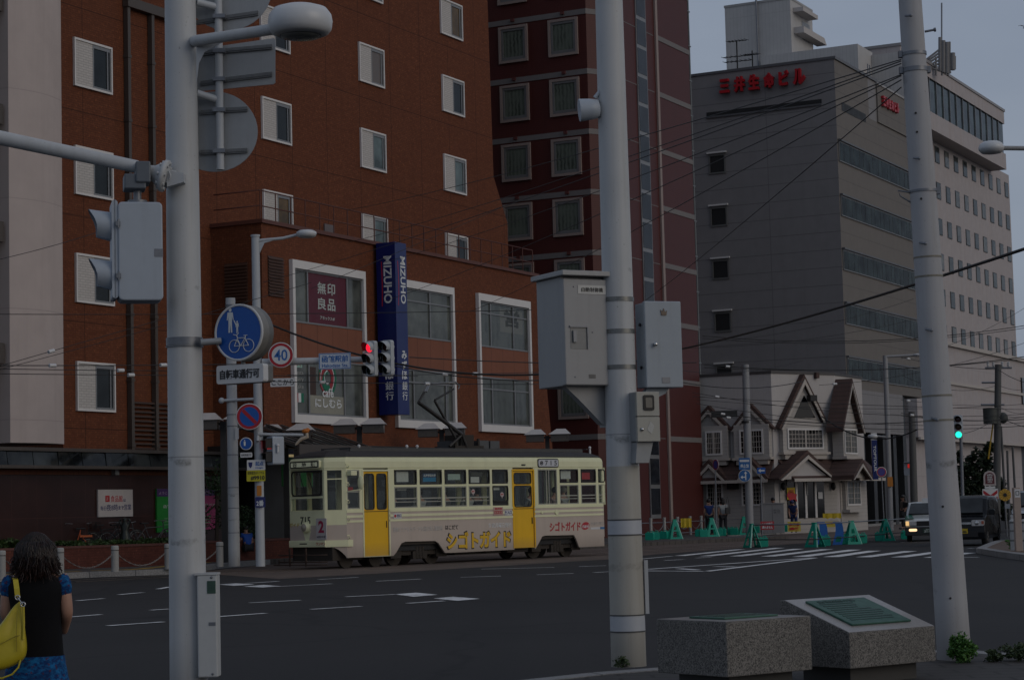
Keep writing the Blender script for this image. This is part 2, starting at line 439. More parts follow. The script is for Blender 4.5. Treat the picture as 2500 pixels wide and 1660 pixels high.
M_btile = panelmat('brown_shingle', (.075,.044,.037), 0, .24, 0, 0, .035, .75, .45, .15, .3)
M_trim = P('pale_trim', (.42,.38,.34), .6, 0, .06)
M_blackglass = glassmat('black_glass', (.006,.007,.008), .05, .5)
M_granite_dark = panelmat('dark_granite', (.034,.0135,.011), 1.15, 1.5, .3, .2, .02, .35, 1.9, .2, .3)
M_rust = panelmat('rust_band', (.105,.035,.018), .25, 9, 0, 3, .03, .7, .55)
M_pole = P('painted_steel', (.40,.42,.44), .5, 0, .05, 1.5, 0, .4, .14)
def polemat(name, col, marks, rough=.5, seam=None):
    """weathered pole: rain streaks, chips, and smudged bands left by old tape and bills (height, half height, strength)"""
    t = NT(name); X = t.xyz(); c = t.mix(t.ramp(t.noise(1.5, 4), .3, .7), sc(col, .93), sc(col, 1.05))
    mp_ = t.n('ShaderNodeMapping', Scale=(7, 7, .3)); t.l(t.obj(), mp_.inputs[0])
    c = t.mix(t.ramp(t.noise(1.6, 6, mp_.outputs[0], .7), .5, .75, 0, .3), c, (col[0]*.55, col[1]*.5, col[2]*.42))
    c = t.mix(t.ramp(t.noise(38, 2), .70, .76, 0, .5), c, sc(col, .3))
    n = t.math('MULTIPLY', t.noise(7, 6, None, .8), t.ramp(t.noise(2.6, 2), .44, .56))
    mz = t.math('ADD', X[2], t.math('MULTIPLY', t.math('SUBTRACT', t.noise(5, 3), .5), .16))
    for z, h, s in marks:
        d = t.math('ABSOLUTE', t.math('SUBTRACT', mz, z)); f = t.math('MULTIPLY', t.ramp(d, h, h*.4), t.ramp(n, .38, .60, 0, s)); c = t.mix(f, c, (col[0]*.42, col[1]*.42, col[2]*.40))
    if seam:
        for z in seam: c = t.mix(t.math('MULTIPLY', t.math('LESS_THAN', t.math('ABSOLUTE', t.math('SUBTRACT', X[2], z)), .006), .6), c, sc(col, .4))
    c = t.mix(t.ramp(X[2], 0, .5, .5, 0), c, (.12,.11,.095))
    return t.fin(c, rough, 0, .4)
M_polec = polemat('pale_painted_pole', (.44,.45,.455), ((2.05,.05,.9),(1.62,.045,.9),(1.36,.03,.7),(3.62,.03,.6),(5.1,.12,.3)), .5, (2.1,))
M_conc = polemat('concrete_pole', (.36,.36,.37), ((1.73,.055,.9),(.62,.05,.8),(1.1,.03,.5),(2.6,.02,.6)), .75)
M_galv = P('galvanised_steel', (.17,.18,.20), .45, .5, .15, 4)
M_signback = P('sign_back_grey', (.27,.285,.30), .5, .2, .08, 2, 0, .4, .25)
M_signal = P('signal_grey', (.33,.37,.42), .45, 0, .05, 2, 0, .45, .12)
M_black = P('black_matte', (.008,.008,.009), .6, 0, .2)
M_rubber = P('rubber', (.012,.012,.012), .8, 0, .15)
M_blue = P('sign_blue', (.0,.072,.33), .4, 0, .05); M_dblue = P('deep_blue', (.0,.010,.105), .35, 0, .05)
M_signred = P('sign_red', (.33,.006,.014), .4, 0, .05); M_signwhite = P('sign_white', (.55,.55,.55), .45, 0, .04)
M_ltext = P('white_lettering', (.60,.62,.62), .5, 0, .03); M_btext = P('black_lettering', (.012,.012,.014), .5, 0, .1)
M_rtext = P('red_lettering', (.40,.008,.015), .4, 0, .05); M_navy = P('navy_lettering', (.012,.018,.11), .5, 0, .05)
M_green = P('barrier_green', (.0,.27,.185), .5, 0, .1, 3, 0, .4, .15)
M_lgreen = P('pale_barrier_green', (.22,.50,.40), .5, 0, .1); M_bblue = P('barrier_blue', (.0,.09,.34), .5, 0, .1)
M_yellow = P('yellow_sheet', (.52,.37,.01), .55, 0, .08); M_purple = P('purple_sheet', (.055,.02,.11), .5, 0, .06)
M_pgreen = P('poster_green', (.008,.20,.022), .5, 0, .06); M_pmag = P('poster_magenta', (.33,.03,.13), .5, 0, .06)
M_wire = P('wire_black', (.012,.012,.013), .6, 0, .1)
M_skin = P('skin', (.36,.20,.14), .5, 0, .05); M_hair = P('dark_hair', (.010,.006,.005), .5, 0, .3)
M_lampw = P('lamp_white', (.52,.53,.54), .35, 0, .03)
M_chain = P('chain_metal', (.20,.19,.18), .4, .6, .1)

# ---------------------------------------------------------------- ground
def asphalt():
    t = NT('asphalt'); n1 = t.noise(.16, 5); n2 = t.noise(22, 3)
    c = t.mix(t.ramp(n1, .35, .68), (.025,.024,.024), (.033,.031,.031))
    c = t.mix(t.ramp(n2, .3, .75, 0, .6), c, (.042,.040,.039))
    mp_ = t.n('ShaderNodeMapping', Rotation=(0, 0, R(47)), Scale=(.5, .03, 1)); t.l(t.obj(), mp_.inputs[0])
    c = t.mix(t.ramp(t.noise(1.0, 5, mp_.outputs[0]), .52, .72, 0, .45), c, (.022,.022,.024))
    v = t.n('ShaderNodeTexVoronoi', Scale=.11, _feature='DISTANCE_TO_EDGE'); dn = t.n('ShaderNodeTexNoise', Scale=.8, Detail=5); t.l(t.obj(), dn.inputs[0])
    vv = t.n('ShaderNodeVectorMath', _operation='ADD'); t.l(t.obj(), vv.inputs[0]); t.l(dn.outputs[1], vv.inputs[1]); t.l(vv.outputs[0], v.inputs['Vector'])
    c = t.mix(t.ramp(v.outputs[0], 0, .012, .5, 0), c, (.014,.014,.015))
    t.bump(n2, .35, .006)
    return t.fin(c, .85, 0, .2)
M_asph = asphalt()
def paint():
    t = NT('road_paint'); n = t.noise(9, 6, None, .75); n2 = t.noise(1.1, 4)
    f = t.math('ADD', t.math('MULTIPLY', n, .55), t.math('MULTIPLY', n2, .45))
    return t.fin(t.mix(t.ramp(f, .36, .54), (.26,.255,.25), (.80,.79,.77)), .6)
M_paint = paint()
def pavers(name, c1, c2, s=.3, jw=.02):
    t = NT(name); b = t.n('ShaderNodeTexBrick', Scale=1, Mortar__Size=jw, Brick__Width=s*2, Row__Height=s)
    b.inputs['Color1'].default_value = (*c1, 1); b.inputs['Color2'].default_value = (*c2, 1); b.inputs['Mortar'].default_value = (*sc(c1, .5), 1)
    t.l(t.obj(), b.inputs['Vector'])
    c = t.mix(t.ramp(t.noise(.5, 5), .35, .7, 0, .55), b.outputs[0], sc(c1, .55)); return t.fin(c, .8, 0, .3)
def struct(name, mb, mat, bevel=0): return mb.build(name, mat, None, bevel, kind='structure')
g = MB(); g.quad((-900,-60,-.012), (900,-60,-.012), (900,1900,-.012), (-900,1900,-.012)); struct('ground', g, P('far_ground', (.06,.058,.055), .9))
g = MB(); g.quad((-60,-20,0), (75,-20,0), (75,150,0), (-60,150,0)); struct('road', g, M_asph)
def flat(name, pts, mat, z=.004, z0=0.0):
    mb = MB(); q = [ground(x, y, z0) for x, y in pts]
    mb.add([(p.x, p.y, z) for p in q], [tuple(range(len(q)))]); o = struct(name, mb, mat)
    bm = bmesh.new(); bm.from_mesh(o.data); bmesh.ops.recalc_face_normals(bm, faces=bm.faces)
    for f in bm.faces:
        if f.normal.z < 0: f.normal_flip()
    bm.to_mesh(o.data); bm.free(); return o
def trackmat():
    t = NT('track_paving'); mp_ = t.n('ShaderNodeMapping', Rotation=(0, 0, R(-47.6))); t.l(t.obj(), mp_.inputs[0])
    b = t.n('ShaderNodeTexBrick', Scale=1, Mortar__Size=.03, Brick__Width=1.2, Row__Height=.6)
    b.inputs['Color1'].default_value = (.165,.122,.098,1); b.inputs['Color2'].default_value = (.13,.098,.08,1); b.inputs['Mortar'].default_value = (.05,.04,.036,1)
    t.l(mp_.outputs[0], b.inputs['Vector'])
    c = t.mix(t.ramp(t.noise(.4, 6), .35, .7, 0, .7), b.outputs[0], (.09,.068,.057)); return t.fin(c, .85, 0, .25)
M_track = trackmat()
flat('track_bed', [(470,1398),(680,1413),(900,1401),(1486,1365),(1600,1353),(1830,1336),(2030,1320),(2210,1306),(2290,1298),(2290,1272),(2160,1282),(2000,1296),(1800,1313),(1560,1331),(1300,1346),(1000,1359),(800,1370),(640,1379)], M_track, .004)
# tram frame: x from its nose to its tail, y across to the far side
FT = Fr(ground(834.7, 1362.2, .31)*1.0, R(42.4)); FT.o.z = 0
rl = MB()
for y in (.48, 1.85): rl.box(-9, 42, y-.035, y+.035, .002, .010)
for y in (4.0, 5.4): rl.box(-4, 42, y-.035, y+.035, .002, .010)
M_rail = P('rail_steel', (.10,.085,.075), .35, .7, .15)
o = struct('tram_rails', rl, M_rail); o.location = FT.o; o.rotation_euler = (0, 0, FT.rz)
# far pavement beyond the road on the brick side
def slab(name, pts, mat, z0, z1, bevel=0, zr=0.0):
    mb = MB(); q = [ground(x, y, zr) for x, y in pts]; mb.xy([(p.x, p.y) for p in q], z0, z1); return struct(name, mb, mat, bevel)
kp = [(-60,1424),(0,1420),(120,1414),(250,1408),(412,1402),(480,1395),(545,1387),(600,1382),(660,1377)]
kq = [ground(x, y) for x, y in kp]
def strip(name, pts, w, mat, z0, z1, away=True):
    """kerb stones: a band of width w along ground points"""
    mb = MB(); inn = []
    for i, p in enumerate(pts):
        d = (pts[min(i+1, len(pts)-1)]-pts[max(i-1, 0)]).normalized(); nrm = Vector((-d.y, d.x, 0))*(1 if away else -1); inn.append(p+nrm*w)
    for i in range(len(pts)-1): mb.prism([(q.x, q.y, z0) for q in (pts[i], pts[i+1], inn[i+1], inn[i])], (0, 0, z1-z0))
    struct(name, mb, mat); return inn
def kerbmat():
    t = NT('kerb_granite'); n = t.ramp(t.noise(30, 3), .35, .65); c = t.mix(n, (.17,.165,.16), (.29,.285,.28)); X = t.xyz()
    j = t.joints(t.math('ADD', X[0], t.math('MULTIPLY', X[1], .35)), 1.4, 0, .035)
    c = t.mix(t.ramp(t.noise(.8, 4), .4, .7, 0, .45), c, (.13,.125,.12)); return t.fin(t.mix(t.math('MULTIPLY', j, .7), c, (.06,.06,.06)), .8)
M_kerb = kerbmat()
inn = strip('far_kerb', kq, .22, M_kerb, 0, .16)
mb = MB(); far = [(q.x, q.y) for q in inn]+[(12, 92), (0, 110), (-40, 100), (-45, 70)]
mb.xy(far, 0, .152); struct('far_pavement', mb, pavers('far_paving', (.085,.075,.068), (.10,.088,.08), .3))
# gutter line and tactile strip
mb = MB()
for i in range(len(inn)-1):
    a, b = inn[i], inn[i+1]; d = (b-a).normalized(); n_ = Vector((-d.y, d.x, 0))
    if i > 6: break
    mb.quad(a+n_*.9+V3(0,0,.157), b+n_*.9+V3(0,0,.157), b+n_*1.22+V3(0,0,.157), a+n_*1.22+V3(0,0,.157))
struct('tactile_strip', mb, P('tactile_yellow', (.38,.23,.03), .7, 0, .2, 6))
# right-hand block pavement in front of the red hotel and the little white house
pv = [(1500,1334),(1570,1329),(1800,1311),(2000,1295),(2150,1283),(2290,1270)]
pq = [ground(x, y) for x, y in pv]
inn2 = strip('street_kerb', pq, .2, M_kerb, 0, .15)
mb = MB(); mb.xy([(q.x, q.y) for q in inn2]+[(60, 150), (30, 160), (2, 112), (inn2[0].x-3, inn2[0].y+3)], 0, .14)
struct('street_pavement', mb, pavers('street_paving', (.075,.07,.066), (.09,.083,.078), .3))
# corner island by the cars
ip = [(2520,1371),(2440,1360),(2400,1353),(2384,1350),(2392,1346),(2410,1338),(2428,1331),(2448,1327),(2475,1325),(2530,1318)]
iq = [ground(x, y) for x, y in ip]; iq.reverse()
inn3 = strip('island_kerb', iq, .28, M_kerb, 0, .15)
mb = MB(); mb.xy([(q.x, q.y) for q in inn3], 0, .142); struct('island_pavement', mb, pavers('island_paving', (.14,.095,.07), (.16,.11,.08), .2))
# near pavement under the monuments
nq = [ground(x, y, .13) for x, y in ((900,1700),(1240,1662),(1450,1640),(1611,1628),(1800,1612),(2000,1600),(2180,1589),(2365,1585),(2520,1598),(2700,1612))]
inn4 = strip('near_kerb', nq, .24, M_kerb, 0, .13, away=False)
mb = MB(); mb.xy([(q.x, q.y) for q in inn4]+[(14, 2), (-4, 2)], 0, .122); struct('near_pavement', mb, pavers('near_paving', (.055,.05,.047), (.068,.062,.058), .28))

# ---------------------------------------------------------------- painted markings
K = 2500/2361.0
def dash(x1, y1, x2, y2, w=.15):
    a, b = ground(x1, y1), ground(x2, y2); d = (b-a).normalized(); n_ = Vector((-d.y, d.x, 0))*w/2
    mb.quad(a-n_, b-n_, b+n_, a+n_)
mb = MB()
for x1, y1, x2, y2 in ((178,1385,238,1380),(275,1371,330,1366),(365,1358,392,1353),(145,1424,232,1417),(248,1443,377,1434),(347,1407,392,1404),
        (503,1422,612,1414),(575,1390,692,1384),(717,1405,833,1398),(735,1336,825,1331),(868,1340,970,1335),(1062,1331,1155,1328),(1238,1325,1322,1322),
        (1110,1312,1278,1308),(1335,1306,1398,1304),(1370,1320,1405,1318),(0,1370,20,1366),(-40,1400,60,1392)):
    dash(x1*K, y1*K, x2*K, y2*K)
for x1, y1, x2, y2 in ((0,1,1,0),): pass
for pts in (((533,1427),(576,1424),(622,1427),(572,1430)), ((594,1432),(644,1428),(686,1431),(642,1434))):
    q = [ground(*p) for p in pts]; mb.add(q, [(3,2,1,0)])
for l in ((600,1424,680,1419),(676,1432,810,1425),(844,1457,968,1451),(995,1473,1085,1467)): dash(*l)
for pts in (((963,1451),(1016,1447),(1069,1452),(1010,1457)), ((1058,1461),(1106,1457),(1172,1462),(1116,1467))):
    q = [ground(*p) for p in pts]; mb.add(q, [(3,2,1,0)])
r3 = lambda x, y: (1500+x/2.362, 1300+y/2.362)
def lane_fix(mb_, name):
    for v in mb_.v: v.z = .009
    bm = mb_.build(name, M_paint, None, kind='structure')
    b = bmesh.new(); b.from_mesh(bm.data)
    for f in b.faces:
        f.normal_update()
        if f.normal.z < 0: f.normal_flip()
    b.to_mesh(bm.data); b.free()
lane_fix(mb, 'lane_markings')
mb = MB()
for x1, y1, x2, y2, h in ((345,134,760,96,9),(492,136,985,88,10),(662,137,1095,94,11),(842,138,1265,96,12),(1022,140,1428,99,13),(1203,141,1540,105,13),(1392,142,1748,107,13),(1592,143,1900,113,13),(1780,145,2090,117,13)):
    q = [ground(*r3(*p)) for p in ((x1, y1), (x1+h*7, y1), (x2, y2), (x2-h*6, y2))]; mb.add(q, [(0,1,2,3)])
lane_fix(mb, 'crosswalk_markings')
mb = MB()
for a, b in (((190,212),(1155,145)),((1155,147),(530,224)),((530,224),(170,221)),((700,198),(580,196)),((480,216),(370,208))): dash(*r3(*a), *r3(*b), .22)
for a, b in (((290,161),(400,155)),((470,147),(560,142)),((160,152),(330,136)),((2010,143),(2100,143)),((1655,55),(1830,53)),((2040,91),(2075,91))): dash(*r3(*a), *r3(*b), .18)
lane_fix(mb, 'hatched_island_markings')
# ================================================================ BRICK BUILDING
TB = Fr((-10.695, 73.67, 0), YA)
bb = thing('brick_building', 'large red-brown brick store and hotel with scattered white-framed windows behind the tram', 'building', TB)
z1 = lambda x, y: (x/2.779, y/2.779)
z2 = lambda x, y: (x/2.779, 500+y/2.779)
z4 = lambda x, y: (500+x/2.779, 550+y/2.779)
z6 = lambda x, y: (850+x/2.779, y/2.779)
xl = TB.at(150, 500)[0]; xr = TB.at(1205, 432)[0]
(xf, zf), zk = TB.at(1239, 545), TB.at(1205, 432)[1]
mb = MB().xz([(xl, 0), (xf, 0), (xf, zf), (xr, zk), (xr-.35, 34), (xl, 34)], 0, 15); mb.build('tower_wall', M_brick, bb)
# white-framed hotel windows: brick-patterned panel on one side, sash on the other
WW, WH = 1.97, 1.61
def tower_window(x, zt, pane=M_glass):
    mb = MB().frame(x, x+WW, zt-WH, zt, .06, -.09, -.003, .07, .07); f = mb.build('window', M_white, bb)
    xm = x+WW*.49
    mb = MB().box(x+.06, xm, -.05, -.004, zt-WH+.07, zt-.07); mb.build('brick_panel', M_louv, f)
    mb = MB().frame(xm+.003, x+WW-.06, zt-WH+.07, zt-.07, .05, -.06, -.004, .07, .12); mb.box(x+WW-.25, x+WW-.19, -.055, -.004, zt-WH+.14, zt-.19); mb.build('sash', M_alu, f)
    mb = MB().box(xm+.05, x+WW-.11, -.025, -.004, zt-WH+.13, zt-.19); mb.build('pane', pane, f)
cols = [(179.2, [(91.7,M_glass),(354.5,M_glass),(617,M_glass),(881,M_glass)]),
        (637.7, [(10,M_glass),(235.7,M_glass),(462,M_glassw)]),
        (878, [(-103,M_glass),(104.4,P('drawn_curtain',(.13,.11,.10),.5)),(312.4,M_glassb),(519.3,M_glassb)]),
        (1080.3, [(-3,M_glassw),(183.5,M_glass),(375.3,M_glassb),(567.3,M_glass)])]
for px, rows in cols:
    x = TB.at(px, 350)[0]
    zs = [TB.at(px, y)[1] for y, _ in rows]
    for (y, pn), z in zip(rows, zs): tower_window(x, z, pn)
# small plain window above the roof rail
a, b = TB.at(*z4(805, -10)), TB.at(*z4(872, 60))
mb = MB().box(a[0], b[0], -.06, -.003, b[1], a[1]); mb.build('vent_panel', P('vent_grey', (.12,.10,.10), .6), bb)
# down pipes and the steel head rail
mb = MB()
for px, y0 in ((303, -10), (362, 28)):
    xt, zt = TB.at(px, y0); mb.box(xt-.075, xt+.075, -.2, -.02, 3.5, zt)
    for k in range(7): mb.box(xt-.10, xt+.10, -.22, -.004, 4+k*2.2, 4.1+k*2.2)
a, b = TB.at(298, -2), TB.at(420, 46); mb.box(a[0], b[0]+.6, -.26, -.02, a[1]-.28, a[1]+.05); mb.build('down_pipes', M_bronze, bb)
a, b = TB.at(320, 985), TB.at(480, 1100); mb = MB()
for k in range(11): zz = b[1]+(a[1]-b[1])*k/10; mb.box(a[0], b[0], -.14, -.05, zz, zz+.06)
mb.build('louvre', P('brown_louvre', (.05,.028,.02), .6), bb)
# tan pier and the glazed stair strip beyond it
x0, x1 = TB.at(22, 500, -.9)[0], TB.at(152, 500, -.9)[0]
mb = MB(); n = 8
pts = [(x0, 2), (x0, -.55)]+[(x0+(x1-x0)*i/n, -.9-.25*math.sin(math.pi*i/n)) for i in range(n+1)]+[(x1, 2)]
mb.xy([(x, y) for x, y in pts], 4.0, 34); mb.build('concrete_pier', M_tan, bb)
xs = TB.at(-60, 500, -.3)[0]
mb = MB().box(xs-6, x0-.003, .2, 3, 4, 34); mb.build('stair_glazing', M_blackglass, bb)
mb = MB()
for px, y in ((12, 240), (12, 510), (12, 790), (12, -20)):
    z = TB.at(px, y*K, -.9)[1]; mb.box(xs-6, x0-.12, -.8, .195, z-.62, z)
    mb.box(xs-6, x0-.05, -.5, .195, z+1.3, z+1.36)
mb.box(x0-.3, x0-.12, -.45, .19, 4, 34); mb.build('stair_floor_bands', M_bronze, bb)
# ---- low front wing
YE = -2.17
zp = TB.at(640, 545, YE)[1]; xe1 = TB.at(1306, 677, YE)[0]; xe2 = TB.at(1349, 1070, YE)[0]
mb = MB().xz([(0, 4.1), (xe2, 4.1), (xe1+.15, zp), (0, zp)], YE, -.002); mb.build('wing_wall', M_brick2, bb)
mb = MB().box(-.08, xe1+.25, YE-.1, -.004, zp+.002, zp+.14); mb.build('wing_coping', P('coping_red', (.10,.032,.02), .6), bb)
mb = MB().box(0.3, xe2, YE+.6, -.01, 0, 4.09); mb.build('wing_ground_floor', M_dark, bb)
mb = MB().box(-.4, xe2+.3, YE-1.1, -.02, 3.75, 4.095); mb.build('wing_canopy', P('canopy_dark', (.022,.019,.017), .5, .1), bb)
mb = MB(); z = zp+.14
for i in range(23): mb.cyl((.1+i*(xe1-.1)/22, YE+.1, z), (.1+i*(xe1-.1)/22, YE+.1, z+1.05), .022, n=6)
for k in (.5, 1.05): mb.tube([(.05, -.1, z+k), (.05, YE+.1, z+k), (xe1, YE+.1, z+k)], .024, 6)
mb.build('roof_railing', P('railing_rust', (.085,.024,.016), .6), bb)
def louvre(x0, x1, zb, zt, side):
    mb = MB(); n = int((zt-zb)/.11)
    for i in range(n):
        z = zb+(zt-zb)*i/n
        if side: mb.prism([(-.07, x0, z), (-.003, x0, z+.07), (-.003, x1, z+.07), (-.07, x1, z)], (0, 0, .02))
        else: mb.prism([(x0, YE-.07, z), (x0, YE-.003, z+.07), (x1, YE-.003, z+.07), (x1, YE-.07, z)], (0, 0, .02))
    if side: mb.box(-.02, -.0025, x0, x1, zb, zt)
    else: mb.box(x0, x1, YE-.02, YE-.0025, zb, zt)
    mb.build('louvre_vent', P('brown_vent', (.060,.027,.016), .6), bb)
a, b = TB.at(*z2(1815, 345), YE), TB.at(*z2(1923, 632), YE); louvre(a[0], b[0], b[1], a[1], False)
# the side-wall louvre: convert along the side wall (x = 0)
def side_at(px, py):
    d = ray(px, py); n_ = TB.u; t = (TB.o-CP).dot(n_)/d.dot(n_); p = TB.loc(CP+d*t); return p.y, p.z
a, b = side_at(549, 645), side_at(606, 745); louvre(min(a[0], b[0]), max(a[0], b[0]), b[1], a[1], True)
# big show windows
def show_window(tl, br, mull, up_m, low_m, gl=M_glassg, glu=None, lowcol=None):
    x0, zt = TB.at(*z4(*tl), YE); x1, zb = TB.at(*z4(*br), YE)
    H = zt-zb
    mb = MB().frame(x0, x1, zb, zt, .16, YE-.16, YE-.003, .3, .3); f = mb.build('show_window', M_white, bb)
    z_a, z_b = zb+H*.615, zb+H*.40
    mb = MB().box(x0+.16, x1-.16, YE-.05, YE-.004, z_b, z_a); mb.build('spandrel', M_spand, f)
    for nm, za, zc, ms, gm in (('upper_pane', z_a, zt-.3, up_m, glu or gl), ('lower_pane', zb+.3, z_b, low_m, gl)):
        mb = MB().box(x0+.16, x1-.16, YE-.02, YE-.005, za+.01, zc-.002); mb.build(nm, gm, f)
        mb = MB().frame(x0+.163, x1-.163, za+.008, zc-.003, .06, YE-.07, YE-.021)
        for q in ms: xx = x0+(x1-x0)*q; mb.box(xx-.04, xx+.04, YE-.068, YE-.022, za+.07, zc-.07)
        if mull: mb.box(x0+.23, x1-.23, YE-.066, YE-.0225, zc-(zc-za)*.27, zc-(zc-za)*.27+.06)
        mb.build('mullion', M_alu, f)
    return f, x0, x1, zb, zt, z_a, z_b
w1 = show_window((570, 232), (1088, 1362), False, (.22, .76), (.22, .70))
w2 = show_window((1270, 358), (1693, 1390), True, (.6,), (.3, .85))
w3 = show_window((1835, 460), (2213, 1415), True, (.25, .68), (.25, .68), P_ := glassmat('office_glass', (.06,.068,.06), .12, .5, ((.075,.085,.075), .5)))
f, x0, x1, zb, zt, za, zb2 = w1; wx = lambda q: x0+(x1-x0)*q
# deep red banner with white characters, and the cafe lettering
mb = MB(); bz0, bz1 = za+.02, zt-.32; mb.box(wx(.235), wx(.755), YE-.03, YE-.0205, bz0, bz1); bn = mb.build('shop_banner', P('banner_wine', (.085,.002,.014), .5, 0, .05), f)
H = bz1-bz0; ch = P('banner_white', (.40,.45,.42), .5)
for s, qa, qb, ha, hb in (('無', .36, .475, .60, .83), ('印', .495, .60, .60, .83), ('良', .36, .475, .30, .53), ('品', .495, .60, .30, .53)):
    write('lettering', s, wx(qa), wx(qb), bz0+H*ha, bz0+H*hb, YE-.036, ch, bn, .014)
write('small_lettering', 'アネックス4F', wx(.39), wx(.59), bz0+H*.11, bz0+H*.18, YE-.036, ch, bn, .015)
lz0, lz1 = zb+.3, zb2; H = lz1-lz0
mb = MB().box(wx(.235), wx(.695), YE-.028, YE-.0205, lz0+.08, lz0+H*.36); mb.build('counter_front', P('counter_pale', (.25,.245,.20), .6), f)
mb = MB().box(wx(.235), wx(.32), YE-.027, YE-.0206, lz0+H*.36, lz0+H*.86); mb.build('display_panel', P('display_brown', (.045,.022,.015), .6), f)  # dark brown panel at one side of the display
cx, cz, rr = wx(.475), lz0+H*.68, H*.27
def swirl(name, mat, a0, a1, r0, r1, w0, w1, y):
    mb = MB(); o_, i_ = [], []
    for k in range(25):
        q = k/24; a = R(a0+(a1-a0)*q); r = (r0+(r1-r0)*q)*rr; w = (w0+(w1-w0)*q)*rr
        o_.append((cx+math.cos(a)*(r+w)*.95, y, cz+math.sin(a)*(r+w)*1.05)); i_.append((cx+math.cos(a)*(r-w)*.95, y, cz+math.sin(a)*(r-w)*1.05))
    mb.add(o_+i_, [(k, k+1, 25+k+1, 25+k) for k in range(24)]); mb.build(name, mat, f)
M_cg = P('cafe_green', (.0,.13,.065), .5); M_cr = P('cafe_red', (.26,.012,.02), .5)
swirl('logo_green', M_cg, 200, -60, 1.05, 1.05, .10, .10, YE-.035); swirl('logo_outline', M_cr, 300, 160, 1.0, 1.0, .05, .07, YE-.0352)
swirl('logo_red', M_cr, 190, -75, .74, .62, .16, .17, YE-.036); swirl('logo_green', M_cg, 250, 80, .66, .30, .20, .07, YE-.0365); swirl('logo_green', M_cg, 250, 300, .66, .55, .20, .10, YE-.037)
swirl('logo_white', M_ltext, 190, -60, .90, .84, .035, .035, YE-.038); swirl('logo_white', M_ltext, 90, 300, .48, .30, .04, .03, YE-.038)
write('cafe_lettering', 'café', wx(.40), wx(.55), lz0+H*.34, lz0+H*.50, YE-.045, M_ltext, f, .02)
write('cafe_lettering', 'にしむら', wx(.30), wx(.66), lz0+H*.15, lz0+H*.31, YE-.045, M_ltext, f, .025)
for s, h0 in (('Pasta', .70), ('Curry', .58), ('Cake', .46)): write('menu_lettering', s, wx(.035), wx(.15), lz0+H*h0, lz0+H*(h0+.08), YE-.045, P('menu_grey', (.30,.30,.28), .5), f, .005)
for k, mt in enumerate((M_cr, M_ltext, M_cg)): mb = MB().box(wx(.05+.035*k), wx(.085+.035*k), YE-.03, YE-.0205, lz0+H*.22, lz0+H*.38); mb.build('flag_sticker', mt, f)
mb = MB().box(wx(.05), wx(.14), YE-.03, YE-.0205, lz0+H*.83, lz0+H*.97); mb.build('notice', P('notice_mint', (.25,.42,.34), .5), f)
mb = MB(); q0, q1, r0, r1 = wx(.06), wx(.13), lz0+H*.85, lz0+H*.95; mb.prism([(q0,YE-.034,r0),(q0+.05,YE-.034,r0),(q1,YE-.034,r1),(q1-.05,YE-.034,r1)],(0,.003,0)); mb.prism([(q1,YE-.034,r0),(q1-.05,YE-.034,r0),(q0,YE-.034,r1),(q0+.05,YE-.034,r1)],(0,.002,0)); mb.build('notice_cross', M_cr, f)
# reflection of a white board with dark writing, painted onto the far show window
f, x0, x1, zb, zt, za, zb2 = w3
mb = MB().box(wx(.44), wx(.88), YE-.0225, YE-.0205, za+.75, zt-.5); mb.build('reflected_board', P('board_pale', (.15,.16,.15), .5), f)
write('reflected_lettering', '営', wx(.52), wx(.82), za+1.0, za+1.75, YE-.026, P('board_ink', (.04,.045,.042), .5), f, .03)
# curtains seen low in that window
# ---- podium on the left: dark stone, rust band, mirror-glass awning
YP = -1.3
xa, xb = TB.at(-80, 1200, YP)[0], -.45
zc1, zc0 = TB.at(200, 1098, YP)[1], TB.at(200, 1143, YP)[1]; zr = TB.at(200, 1159, YP)[1]
mb = MB().box(xa-8, xb, YP, -.01, 0, zr); mb.build('podium_wall', M_granite_dark, bb)
mb = MB().box(xa-8, xb+.06, YP-.06, -.012, zr+.001, zc0-.04); mb.build('podium_band', M_rust, bb)
mb = MB().box(xa-8, xb+.3, YP-.55, -.014, zc0-.038, zc0+.06); mb.box(xa-8, xb+.3, YP-.52, -.014, zc1-.09, zc1+.02); mb.build('awning_frame', M_bronze, bb)
def mirror_mat():
    t = NT('awning_mirror'); n = t.noise(.7, 3); t.bump(t.noise(.55, 3), .12, .25); return t.fin(t.mix(t.ramp(n, .4, .62), (.006,.007,.008), (.045,.05,.05)), .1, 0, .3)
mb = MB(); xx = xa-8; i = 0; rnd = random.Random(3)
while xx < xb+.2:
    mb.prism([(xx+.015, YP-.5, zc0+.062), (min(xx+1.13, xb+.28), YP-.5, zc0+.062), (min(xx+1.13, xb+.28), YP-.44+rnd.uniform(-.02,.02), zc1-.092), (xx+.015, YP-.44+rnd.uniform(-.02,.02), zc1-.092)], (0, .06, 0)); xx += 1.15
mb.build('awning_glass', mirror_mat(), bb)
mb = MB(); a = TB.at(*(279, 1150), YP-.1); mb.box(a[0]-.1, a[0]+.1, YP-.22, YP-.062, a[1]-.12, a[1]+.12); mb.build('wall_lamp', M_alu, bb)
